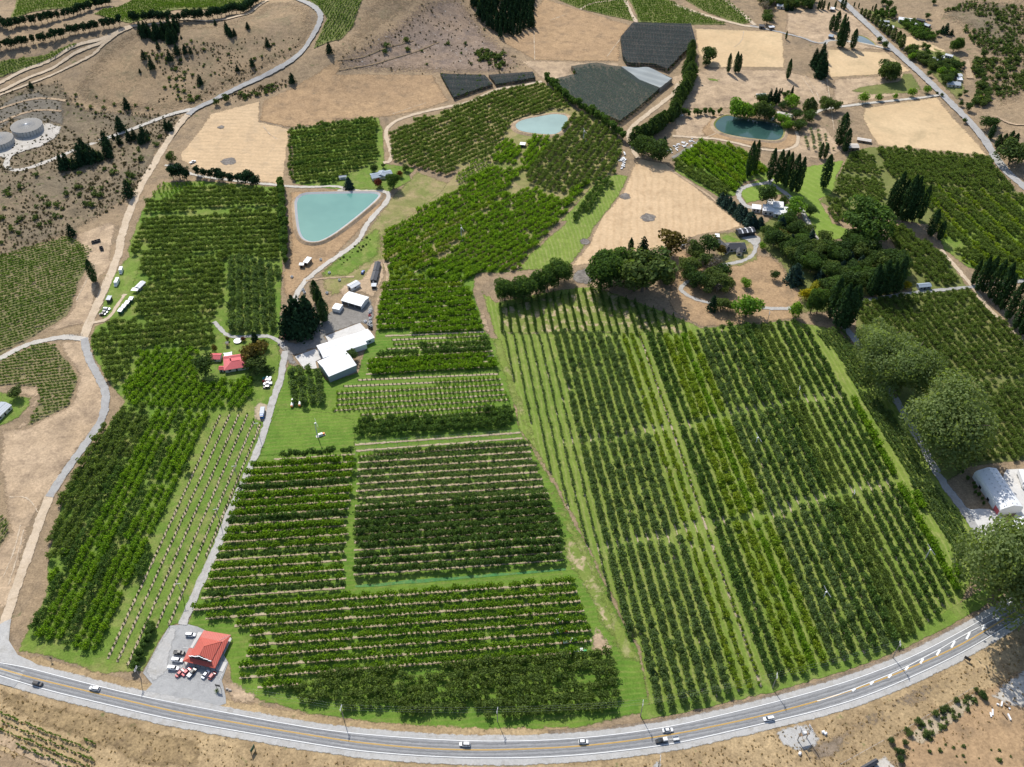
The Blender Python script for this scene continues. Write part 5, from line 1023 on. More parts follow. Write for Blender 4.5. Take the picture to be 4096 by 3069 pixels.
# homestead garden and yard
trees('cypress', 'b 900,370,190', 'dark conical conifer behind the homestead lawn', None, wid=.75); trees('autumn', 'b 880,560,370', 'brownish leafy tree beside the homestead gable', None, wid=1.2); trees('green', 'b 920,640,490', 'green spreading tree at the homestead corner', None, wid=1.3)
trees('round', 'b 990,400,320', 'rounded shrub tree behind the homestead', None); trees('round', 'b 340,680,500', 'dark round tree left of the homestead', None, wid=1.1); trees('green', 'b 1020,670,610', 'low green bush by the homestead hedge', None)
trees('russet', 'b 760,320,275', 'small purple-leaved tree by the trampoline', None); trees('autumn', 'b 445,440,375', 'small orange tree on the homestead lawn', None); trees('autumn', 'b 585,315,280', 'little brown tree beside the homestead path', None); trees('round', 'b 1960,520,430', 'scruffy dark tree behind the grey shed', None, wid=1.2)
trees('pine', 'a 420,1620,1150 520,1560,1040 600,1560,1050 680,1500,1010 720,1450,1080 640,1600,1200 380,1500,1230 560,1640,1200', 'big dark pine in the clump beside the farm yard', 'pines beside the farm yard', wid=1.0)
trees('spruce', '2 75,1190,1115', 'dark conical tree by the blue-roofed house', None, wid=1.1); trees('dense', '2 355,1190,1105', 'large dark tree right of the blue-roofed house', None, wid=.85); trees('russet', '2 262,1180,1130 395,1120,1080', 'dark purple tree by the blue-roofed house', 'purple trees by the blue-roofed house')
trees('green', '2 235,1090,1040 290,1060,1035 430,1080,1040', 'garden bush tree behind the blue-roofed house', 'garden trees behind the blue-roofed house'); trees('green', '4 110,930,880', 'small round tree beside the house at the left edge', None, wid=1.2)
tree_line('shelter', '7 965,770 930,850 900,930 870,1000 850,1040', 2.6, 4.6, 'bushy hedge tree at the side of the shop car park', 'hedge beside the car park', wid=1.25)
# country road side, north-east
grove(['round', 'green', 'lime', 'shelter'], 'f 870,590 1100,520 1170,620 1300,640 1330,700 1240,690 1000,690 930,660', 16, 6.5, {'round': 'dark garden tree by the roadside cottages', 'green': 'green garden tree by the roadside cottages', 'lime': 'bright garden tree by the roadside cottages', 'shelter': 'upright garden tree by the roadside cottages'}, 'garden trees by the cottages', wid=1.1)
grove(['round', 'green'], 'f 1040,710 1520,720 1530,800 1200,800', 20, 5.5, {'round': 'dark tree in the thicket below the cottages', 'green': 'green tree in the thicket below the cottages'}, 'thicket below the cottages', wid=1.2)
grove(['round', 'lime'], 'f 1270,830 1420,800 1440,900 1360,950 1290,930', 9, 7.5, {'round': 'dark tree beside the grey-roofed house', 'lime': 'yellow-green tree beside the grey-roofed house'}, 'trees by the grey-roofed house', wid=1.1)
grove(['round', 'green', 'shrub'], 'f 1620,700 1720,680 1760,900 1850,1080 1830,1150 1700,1200 1640,1150 1700,1000', 40, 4.5, {'round': 'dark bushy tree at the foot of the scrubby hill', 'green': 'green bushy tree at the foot of the scrubby hill', 'shrub': 'dense shrub at the foot of the scrubby hill'}, 'bushes at the hill foot', wid=1.2, sep=2.5)
trees('round', 'f 1150,850,790 1500,1180,1120 1580,1230,1140 1540,1370,1320 1290,1080,1040 1240,1050,1020 600,470,410 660,540,460 1550,1050,1000 1490,1090,1040', 'small roadside tree along the country road', 'roadside trees')
trees('dense', 'f 1420,570,420 1480,570,430', 'very dark tall tree behind the cottages', 'dark trees behind the cottages', wid=.65); trees('pine', 'f 1330,380,250 1290,370,280 1400,390,320', 'dark pine at the foot of the scrubby hill', 'pines at the hill foot', wid=1.2); trees('round', 'f 1240,400,340 1750,650,560 660,870,690', 'dark tree near the scrubby hill', 'dark trees near the hill')
trees('green', 'f 690,890,680 640,860,760 770,880,790', 'grey-leaved spreading tree in the green patch', 'grey trees of the green patch')
trees('round', 'f 1780,1440,1310 1830,1430,1310 1880,1400,1330', 'dark clump tree right of the country road', 'clump right of the country road', wid=1.2); trees('poplar', 'f 1830,1540,1380 1900,1640,1490 1960,1640,1480 2020,1650,1450 2080,1657,1480', 'poplar beside the country road at the right edge', 'poplars right of the country road', wid=1.3); trees('green', '3 2110,1040,900 2170,1030,920', 'broad dark tree over the country road bend', 'trees over the road bend', wid=1.2)
grove(['round', 'bare', 'green'], 'p 80,20 250,10 260,120 260,280 170,270', 16, 9, {'round': 'dark tree by the far track junction', 'bare': 'grey tree by the far track junction', 'green': 'green tree by the far track junction'}, 'trees by the far junction', wid=1.1)
grove(['round', 'green', 'shelter', 'cypress'], 'p 250,40 640,10 640,90 560,110 300,110', 26, 9, {'round': 'dark tree round the far farmhouse', 'green': 'green tree round the far farmhouse', 'shelter': 'upright tree round the far farmhouse', 'cypress': 'dark cypress round the far farmhouse'}, 'trees round the far farmhouse', wid=1.1)
trees('poplar', 'p 690,100,0 715,90,-10 740,100,0 790,100,20 860,90,10 990,215,165', 'dark poplar at the top edge by the farm road', 'poplars at the top edge', wid=1.)
grove(['shelter'], 'f 560,130 780,150 760,230 540,190', 22, 5.5, 'dark hedge tree behind the roadside nursery', 'hedges behind the nursery', sep=2.5); trees('round', 'f 640,60,-20 700,100,10 750,150,80 1130,210,150 1200,50,-10', 'dark tree behind the roadside nursery', 'trees behind the nursery'); trees('poplar', 'f 520,120,60 550,130,40 320,80,20 370,90,30', 'slim poplar at the head of the roadside line', 'slim poplars at the head of the line')
# shrubs
def shrubs(poly, n, label, group, h=1.6, sep=2.5, wid=1.2): grove(['shrub'], poly, n, h, label, group, wid, sep)
shrubs('1 900,330 1150,380 1300,560 1250,650 1000,620 1050,480', 46, 'olive shrub on the gully of the tan slope', 'gully shrubs', 1.7)
shrubs('1 1150,250 1900,200 1900,330 1500,520 1300,480', 30, 'small shrub dotted over the upper tan slope', 'upper slope shrubs', 1.4)
shrubs('1 430,1000 1080,830 1000,960 860,1160 640,1300 380,1400 250,1100', 45, 'grey-green shrub in the dry scrub left of the dirt road', 'roadside scrub shrubs', 2.2)
shrubs('1 0,1090 250,1090 420,1380 0,1600', 26, 'shrub scattered on the dry ground above the vineyard', 'shrubs above the vineyard', 2.2)
shrubs('1 420,560 1000,700 700,740 460,760 380,600', 26, 'low brown-green shrub around the tank terraces', 'terrace shrubs', 1.6)
shrubs('2 840,310 1000,340 1080,400 1030,430 920,400 860,370', 24, 'dark shrub in the cluster on the purple hill', 'purple hill shrub cluster', 2.6, 2.)
shrubs('2 100,420 600,150 900,150 1180,440 700,450 300,440', 16, 'lone dark shrub on the purple hill', 'purple hill lone shrubs', 2.6)
shrubs('1 1500,600 1830,500 1800,560 1560,640', 20, 'green shrub below the gravel road bend', 'shrubs below the road bend', 2.)
shrubs('f 1750,660 2200,620 2200,900 1950,1080 1830,950', 55, 'rounded green shrub on the golden hillside', 'golden hillside shrubs', 2.4)
shrubs('i 960,1180 1080,1070 1640,760 1690,860 1250,1220 1100,1310', 30, 'garden shrub in the stony nursery bed', 'nursery bed shrubs', 1.1, 1.4)
trees('green', 'i 930,1220 1340,930 1210,1000 1450,850 1670,740 1130,1230 1030,1090 900,1180 1290,960', 'bush in the nursery bed below the highway', 'nursery bushes', h=2.6, wid=1.1)
trees('round', 'i 730,1300 800,1420 850,1430 880,1320 830,1520 1760,830 1740,790', 'dark bush edging the nursery yard', 'dark nursery bushes', h=2.8, wid=1.1)
shrubs('i 900,1400 1900,1250 2100,1500 1500,1560', 14, 'small shrub on the dry ground at the bottom right', 'bottom right shrubs', .9)
shrubs('a 1130,520 1480,200 1620,160 1560,300 1300,480 1150,640', 22, 'dark tuft on the grassy bank by the pond track', 'tufts on the grassy bank', .8)
# dry tussocks on the south bank of the highway
TM = [big_tree(lambda r: crown_bush(r, 1.5, .8, .02, 40, 5, .45), 'tussock', .4, 400 + i, .7, .03, .1, 2, .2)[1] for i in range(3)]
tp = []
for x, y in so_:
    for _ in range(16):
        d = random.uniform(-5, 24) ; s = random.uniform(.25, .7)
        tp.append((x + random.gauss(0, 3), y - d + random.gauss(0, 1), .02, random.uniform(0, 6), s, s, random.randrange(3), ''))
tp = [p for p in tp if seen(p[0], p[1], 0, 200) and min(math.hypot(p[0] - a, p[1] - b) for a, b in lo_[::2]) > 5.5]
tag(gn_scatter('dry_grass', tp, TM), 'tufts of dry brown grass along the south verge of the highway', 'dry grass', None, 'stuff')
print('tussocks', len(tp))

def scatter_mass(name, label, cat, polys, leaf, w, h, smin, smax, clump=0., seed=0):
    """uncountable low growth over rough ground, thicker in patches"""
    shapes = [big_tree(lambda r: crown_bush(r, w, h, .02, 60, 6, w * .3), leaf, w * .24, 500 + seed + i, h * .8, .04, .1, 2, .2)[1] for i in range(3)]; pts = []
    for s, n in polys:
        P = W(s); xs = [p[0] for p in P]; ys = [p[1] for p in P]; k = 0; got = 0
        while got < n and k < n * 12:
            k += 1; x, y = random.uniform(min(xs), max(xs)), random.uniform(min(ys), max(ys))
            q = math.sin(x * .045 + seed) * math.sin(y * .06 + 1.3 * seed) + .5 * math.sin(x * .13 + y * .09)
            if random.random() > .55 + clump * q or not inside(P, x, y): continue
            got += 1; s_ = random.uniform(smin, smax) * random.uniform(.7, 1.2); pts.append((x, y, float(hgt(x, y)) + .25, random.uniform(0, 6), s_, s_ * random.uniform(.7, 1.2), random.randrange(3), ''))
    tag(gn_scatter(name, pts, shapes), label, cat, None, 'stuff')
scatter_mass('scrub', 'low grey-green scrub spread over the steep hill at the top right', 'scrub', [('f 1250,150 1600,0 2220,80 2220,610 1900,620 1650,500 1500,300', 620), ('f 1750,660 2220,620 2220,1000 1950,1120 1830,950', 160)], 'leaf_shrub', 2.6, 1.9, .5, 1.5, .6, 1)
scatter_mass('brown_scrub', 'low brown thyme scrub over the dry slopes at the left', 'scrub', [('1 -80,600 200,540 380,510 480,640 560,680 900,720 1180,720 1080,830 960,1050 880,1180 780,1280 620,1380 440,1480 0,1640 -120,1660', 2300), ('1 900,330 1900,200 1900,330 1500,520 1300,640 1000,650', 420), ('2 0,385 400,110 560,0 800,0 1000,240 1220,460 0,450', 320), ('1 1330,640 1830,480 1800,560 1500,650', 160)], 'leaf_scrub', 1.6, .7, .5, 1.25, .5, 2)
# ------------------------------------------------------------------ buildings
def boxv(x0, x1, y0, y1, z0, z1):
    V = [(x0, y0, z0), (x1, y0, z0), (x1, y1, z0), (x0, y1, z0), (x0, y0, z1), (x1, y0, z1), (x1, y1, z1), (x0, y1, z1)]
    return V, [(3, 2, 1, 0), (4, 5, 6, 7), (0, 1, 5, 4), (1, 2, 6, 5), (2, 3, 7, 6), (3, 0, 4, 7)]
def box(name, b, mat, parent): V, F = boxv(*b); return mesh(name, V, F, mat, parent)
def frame(A, B, C, eave):
    """rectangle from three roof corners read at eave height: A-B along the ridge, B-C across"""
    a, b, c = W1(A, eave), W1(B, eave), W1(C, eave)
    L = math.dist(a, b); ux, uy = (b[0] - a[0]) / L, (b[1] - a[1]) / L
    w = -(c[0] - b[0]) * uy + (c[1] - b[1]) * ux; return a, L, abs(w), (ux, uy), (1 if w > 0 else -1)
def building(name, label, cat, A, B, C, eave, rise, roof='white_roof', wall='white_wall', ov=.25, style='gable', doors=(), wins=(), skylights=0, mono=False, open_side=None, group=None, stripes=0, chimney=None):
    a, L, w, (ux, uy), sg = frame(A, B, C, eave)
    if sg < 0: a = (a[0] - (-uy) * w, a[1] - ux * w)          # put the origin so that local +y runs into the building
    root = thing(name, label, cat, (a[0], a[1], float(hgt(a[0], a[1]))), math.atan2(uy, ux), group)
    h, o = eave, ov; mid = w / 2
    if style == 'flat' or mono:
        z1 = h + (rise if mono else 0)
        V = [(0, 0, 0), (L, 0, 0), (L, w, 0), (0, w, 0), (0, 0, h - .12), (L, 0, h - .12), (L, w, z1 - .12), (0, w, z1 - .12)]
        mesh('wall', V, [(0, 1, 5, 4), (1, 2, 6, 5), (2, 3, 7, 6), (3, 0, 4, 7)], wall, root)
        k = (z1 - h) / w; V = [(-o, -o, h - k * o), (L + o, -o, h - k * o), (L + o, w + o, z1 + k * o), (-o, w + o, z1 + k * o)]
        mesh('roof', V + [(x, y, z - .12) for x, y, z in V], [(0, 1, 2, 3), (7, 6, 5, 4), (0, 4, 5, 1), (1, 5, 6, 2), (2, 6, 7, 3), (3, 7, 4, 0)], roof, root)
    elif style == 'hip':
        V, F = boxv(0, L, 0, w, 0, h - .1); mesh('wall', V, F[2:], wall, root); q = min(mid, L / 2 - .4)
        V = [(-o, -o, h), (L + o, -o, h), (L + o, w + o, h), (-o, w + o, h), (q, mid, h + rise), (L - q, mid, h + rise)]
        r = mesh('roof', V + [(x, y, z - .15) for x, y, z in V[:4]], [(0, 1, 5, 4), (1, 2, 5), (2, 3, 4, 5), (3, 0, 4), (6, 7, 1, 0), (7, 8, 2, 1), (8, 9, 3, 2), (9, 6, 0, 3), (9, 8, 7, 6)], roof, root)
        rv, rf = tube((q, mid, h + rise), (L - q, mid, h + rise), .12, .12, 6); mesh('ridge_cap', rv, rf, roof, r)
    else:
        V = [(0, 0, 0), (L, 0, 0), (L, w, 0), (0, w, 0), (0, 0, h - .1), (L, 0, h - .1), (L, w, h - .1), (0, w, h - .1), (0, mid, h + rise - .12), (L, mid, h + rise - .12)]
        F = [(0, 1, 5, 4), (1, 2, 6, 9, 5), (2, 3, 7, 6), (3, 0, 4, 8, 7)]
        if open_side == 'front': F = F[1:]
        mesh('wall', V, F, wall, root)
        if open_side == 'front':
            mesh('floor', [(0, 0, .08), (L, 0, .08), (L, w, .08), (0, w, .08)], [(0, 1, 2, 3)], 'dark_yard', root)
            for i in range(4): x = .1 + (L - .2) * i / 3; box('post', (x - .1, x + .1, 0.02, .22, 0, h - .1), 'galv', root)
        k = rise / mid; z0 = h - k * o
        V = [(-o, -o, z0), (L + o, -o, z0), (L + o, mid, h + rise), (-o, mid, h + rise), (L + o, w + o, z0), (-o, w + o, z0)]; V2 = [(x, y, z - .14) for x, y, z in V]
        r = mesh('roof', V + V2, [(0, 1, 2, 3), (3, 2, 4, 5), (9, 8, 7, 6), (11, 10, 8, 9), (0, 6, 7, 1), (1, 7, 8, 2), (2, 8, 10, 4), (4, 10, 11, 5), (5, 11, 9, 3), (3, 9, 6, 0)], roof, root)
        mesh('ridge_cap', [(-o, mid - .3, h + rise - .3 * k + .05), (L + o, mid - .3, h + rise - .3 * k + .05), (L + o, mid, h + rise + .06), (-o, mid, h + rise + .06), (L + o, mid + .3, h + rise - .3 * k + .05), (-o, mid + .3, h + rise - .3 * k + .05)], [(0, 1, 2, 3), (3, 2, 4, 5)], roof, r)
        for i in range(stripes):
            x = L * (i + .7) / (stripes + .4)
            for s0, s1 in ((0, 1), (1, 2)):
                y0, y1 = (-o, mid) if s0 == 0 else (mid, w + o); za, zb = (z0, h + rise) if s0 == 0 else (h + rise, z0)
                mesh('skylight', [(x, y0, za + .03), (x + .9, y0, za + .03), (x + .9, y1, zb + .03), (x, y1, zb + .03)], [(0, 1, 2, 3)], 'white_paint', r)
    # openings: side f(ront y=0) b(ack) l(eft x=0) r(ight)
    def opening(nm, side, t, wd, z0, z1, mat):
        e = .04
        if side == 'f': b = (L * t - wd / 2, L * t + wd / 2, -e, .06, z0, z1)
        elif side == 'b': b = (L * t - wd / 2, L * t + wd / 2, w - .06, w + e, z0, z1)
        elif side == 'l': b = (-e, .06, w * t - wd / 2, w * t + wd / 2, z0, z1)
        else: b = (L - .06, L + e, w * t - wd / 2, w * t + wd / 2, z0, z1)
        return box(nm, b, mat, root)
    for d in doors: opening('door', d[0], d[1], d[2], 0.02, d[3], d[4] if len(d) > 4 else 'opening')
    for q in wins:
        p = opening('window', q[0], q[1], q[2], q[3], q[4], 'glass')
        v = np.array([vv.co for vv in p.data.vertices]); lo, hi = v.min(0), v.max(0)
        sx = (lo[0] - .08, hi[0] + .08, lo[1] - .03, hi[1] + .03, lo[2] - .1, lo[2]) if q[0] in 'fb' else (lo[0] - .03, hi[0] + .03, lo[1] - .08, hi[1] + .08, lo[2] - .1, lo[2])
        box('sill', sx, 'white_paint', p)
    if chimney: box('chimney', (L * chimney[0] - .4, L * chimney[0] + .4, w * chimney[1] - .35, w * chimney[1] + .35, h, h + rise + 1.0), 'pink_roof', root)
    return root, L, w
# farm sheds
building('machinery_shed', 'large grey-walled shed with bright white gable roof beside the small tree block', 'shed', 'b 1700,705', 'b 2000,580', 'b 1850,430', 5.2, 1.3, 'white_roof', 'grey_wall', doors=[('l', .5, 5, 4.2, 'grey_roof')])
building('packing_shed', 'long white gable-roofed packing shed behind the grey shed', 'shed', 'b 1640,500', 'b 2115,345', 'b 2000,228', 4.2, 1.2, 'white_roof', 'white_wall', doors=[('l', .5, 4, 3.2)], stripes=2)
building('shed_annexe', 'small white-roofed annexe on the end of the long packing shed', 'shed', 'b 2095,318', 'b 2200,275', 'b 2110,190', 3.6, .7, 'white_roof', 'white_wall', wins=[('f', .5, 1.5, 1., 2.2)])
building('open_shed', 'white-roofed open-fronted implement shed beside the farm yard', 'shed', 'a 1160,1110', 'a 1450,1195', 'a 1600,1075', 3.4, 1.0, 'white_roof', 'galv', open_side='front')
building('container', 'white box container shed standing in the yard corner', 'container', 'a 1022,1227', 'a 1130,1250', 'a 1230,1182', 2.9, .3, 'white_paint', 'white_wall', doors=[('r', .5, 2.2, 2.5, 'white_paint')], ov=.05)
building('workers_hut', 'pale grey gabled hut with a porch between the sheds', 'hut', 'a 1312,932', 'a 1440,860', 'a 1372,815', 2.8, .6, 'pale_roof', 'galv', doors=[('l', .5, 1.6, 2.1)], wins=[('f', .4, 1.4, 1., 2.)])
building('sleepout_block', 'upper half of the long charcoal-roofed row of rooms', 'building', 'a 1705,672', 'a 1737,548', 'a 1662,540', 2.6, .7, 'slate_roof', 'charcoal', wins=[('f', .3, 1.2, 1, 2), ('f', .7, 1.2, 1, 2)])
building('sleepout_block', 'lower half of the long charcoal-roofed row of rooms', 'building', 'a 1672,815', 'a 1710,685', 'a 1628,675', 2.6, .7, 'slate_roof', 'charcoal', doors=[('l', .5, 1, 2, 'white_paint')], wins=[('f', .3, 1.2, 1, 2), ('f', .7, 1.2, 1, 2)])
building('wash_hut', 'little flat-roofed grey hut below the charcoal row of rooms', 'hut', 'a 1605,902', 'a 1668,902', 'a 1672,862', 2.4, .2, 'grey_roof', 'charcoal', mono=True, doors=[('f', .5, .9, 2)])
building('pump_shed', 'pale flat-roofed open shelter under the triangular pond', 'shed', 'a 600,545', 'a 660,560', 'a 700,485', 2.8, .4, 'pale_roof', 'timber', mono=True, doors=[('f', .5, 1.6, 2.2)])
building('pump_shed', 'tiny pale-roofed shelter beside the pond track bend', 'shed', 'a 540,590', 'a 600,592', 'a 602,565', 2.5, .3, 'pale_roof', 'timber', mono=True, doors=[('f', .5, 1.2, 2)])
building('carport', 'small red-roofed shelter beside the dark pine clump', 'shelter', 'b 1203,278', 'b 1250,262', 'b 1240,218', 2.4, .5, 'pink_roof', 'timber', doors=[('f', .5, 2.2, 2.1)])
# homestead
building('homestead', 'red hip-roofed homestead with verandah and chimney', 'house', 'b 550,632', 'b 802,592', 'b 770,490', 2.9, 1.9, 'pink_roof', 'cream_wall', style='hip', ov=.6, doors=[('f', .5, 1, 2.1)], wins=[('f', .2, 1.4, .9, 2.1), ('f', .8, 1.4, .9, 2.1), ('r', .5, 1.4, .9, 2.1), ('l', .5, 1.2, .9, 2.1)], chimney=(.28, .75))
building('homestead_wing', 'lighter red lean-to wing along the back of the homestead', 'house', 'b 533,520', 'b 762,490', 'b 755,455', 2.6, .5, 'pink_roof', 'cream_wall', ov=.1, wins=[('b', .4, 1.2, 1, 2)])
building('garage', 'red gable-roofed garage left of the homestead', 'garage', 'b 383,515', 'b 495,515', 'b 497,452', 2.5, 1.0, 'pink_roof', 'cream_wall', doors=[('r', .5, 2.4, 2.1, 'white_paint')], wins=[('f', .5, 1.2, 1, 2)])
building('garden_shed', 'tiny red-roofed shed at the homestead front corner', 'shed', 'b 482,630', 'b 530,630', 'b 528,592', 2.2, .7, 'pink_roof', 'cream_wall', doors=[('f', .5, .9, 1.9)])
# cabins
building('camp_kitchen', 'white and charcoal gable-roofed cabin with a canvas awning', 'cabin', 'h 1530,755', 'h 1705,585', 'h 1580,540', 2.7, .7, 'white_roof', 'grey_wall', doors=[('f', .5, 1, 2)], wins=[('f', .25, 1.2, 1, 2), ('f', .8, 1.2, 1, 2)])
for i, (s, nm) in enumerate([(('1195,1095', '1300,1105', '1375,1025'), 'farthest'), (('1080,1205', '1185,1220', '1258,1142'), 'second farthest'), (('980,1315', '1085,1330', '1162,1250'), 'third farthest'), (('878,1432', '985,1448', '1058,1362'), 'lowest')]):
    building('cabin', 'green-walled white-roofed hut, %s of the row of four' % nm, 'cabin', *['h ' + q for q in s], 2.5, .25, 'white_roof', 'green_wall', mono=True, ov=.2, doors=[('f', .5, .9, 2)], wins=[('r', .5, 1, 1., 1.9)], group='row of four huts')
building('toilet_block', 'small grey shed between the dirt road and the cabins', 'shed', 'h 540,1095', 'h 650,1100', 'h 705,995', 2.7, .3, 'grey_roof', 'charcoal', mono=True, doors=[('r', .5, .9, 2)])
# blue-roofed house
building('bungalow', 'blue-grey gable-roofed bungalow on its green lawn', 'house', '2 220,1125', '2 345,1100', '2 320,1075', 2.7, 1.1, 'blue_roof', 'cream_wall', ov=.5, doors=[('f', .3, 1.2, 2.1)], wins=[('f', .6, 1.8, .9, 2.1), ('f', .85, 1.4, .9, 2.1)])
building('bungalow_wing', 'blue-grey wing behind the bungalow ridge', 'house', '2 245,1105', '2 262,1078', '2 322,1075', 2.9, 1.0, 'blue_roof', 'cream_wall', ov=.3)
building('garage', 'white-walled garage left of the bungalow lawn', 'garage', '2 10,1120', '2 55,1115', '2 60,1105', 2.5, .6, 'pale_roof', 'white_wall', doors=[('f', .5, 3, 2.1, 'grey_roof')])
# black-roofed house and shed, villa
building('large_house', 'black hip-roofed white house beside the wood', 'house', 'e 740,1090', 'e 1050,1085', 'e 1000,1000', 3.0, 1.9, 'slate_roof', 'cream_wall', style='hip', ov=.5, doors=[('f', .55, 1.3, 2.2, 'white_paint')], wins=[('f', .12, 2, .9, 2.3), ('f', .32, 1.6, .9, 2.3), ('f', .75, 2, .9, 2.3), ('f', .92, 1.2, .9, 2.3)])
building('house_wing', 'black-roofed wing running back from the white house', 'house', 'e 735,1100', 'e 590,985', 'e 690,970', 3.0, 1.8, 'slate_roof', 'cream_wall', ov=.4, wins=[('f', .3, 1.4, .9, 2.2), ('f', .7, 1.4, .9, 2.2)])
building('house_gable', 'left front gable of the black-roofed house', 'house', 'e 800,1100', 'e 775,1130', 'e 745,1100', 2.9, 1.4, 'slate_roof', 'cream_wall', ov=.3, wins=[('r', .5, 1.6, .9, 2.3)])
building('house_gable', 'right front gable of the black-roofed house', 'house', 'e 990,1095', 'e 990,1150', 'e 910,1150', 2.9, 1.4, 'slate_roof', 'cream_wall', ov=.3, wins=[('r', .5, 1.6, .9, 2.3)])
building('barn', 'black shed with white roof stripes beside the spruces', 'shed', 'e 945,865', 'e 1185,830', 'e 1120,765', 3.6, 1.1, 'slate_roof', 'dark_wall', stripes=3, doors=[('f', .5, 5, 2.9)])
building('garden_shed', 'white-roofed garden shed behind the black-roofed house', 'shed', 'e 600,910', 'e 655,912', 'e 660,872', 2.3, .2, 'white_roof', 'timber', mono=True)
building('garden_shed', 'little pale shed at the dry field corner', 'shed', 'e 100,1040', 'e 150,1020', 'e 120,990', 2.2, .5, 'pale_roof', 'white_wall', doors=[('f', .5, .8, 1.8)])
def villa():
    a = W1('e 1470,560'); root = thing('white_villa', 'rambling white flat-roofed villa with terraces and pool', 'house', (a[0], a[1], 0), R(-12))
    blocks = [(-9, -1, -4, 4, 3.4), (-1.2, 7, -6, 1, 3.0), (-2, 5, .8, 8, 4.6), (4.8, 10.5, -2, 4, 3.2), (-6, -2.2, 4.2, 9.5, 2.9), (5.2, 10, -7.5, -2.2, 2.7), (-16.5, -10.5, -2, 3.5, 2.8)]
    for x0, x1, y0, y1, h in blocks:
        w = box('wall', (x0, x1, y0, y1, 0, h), 'white_wall', root); r = box('roof', (x0 - .3, x1 + .3, y0 - .3, y1 + .3, h + .01, h + .25), 'white_paint', root)
        for t in (.3, .7): box('window', (x0 + (x1 - x0) * t - .7, x0 + (x1 - x0) * t + .7, y0 - .05, y0 + .05, .6, 2.2), 'glass', w)
    box('terrace', (5, 13, -8.5, 9, .02, .5), 'concrete', root); box('pool', (7.5, 11.5, 5, 8.3, .4, .55), 'pool_water', root); box('pool', (10.7, 12.2, -1, 2.5, .4, .55), 'pool_water', root)
    for i in range(7): box('pergola_beam', (-5.8 + i * .7, -5.6 + i * .7, 9.7, 14, 2.6, 2.75), 'white_paint', root)
    for x in (-5.8, -1.4):
        for y in (9.8, 13.8): box('pergola_post', (x - .1, x + .1, y - .1, y + .1, 0, 2.6), 'white_paint', root)
villa()
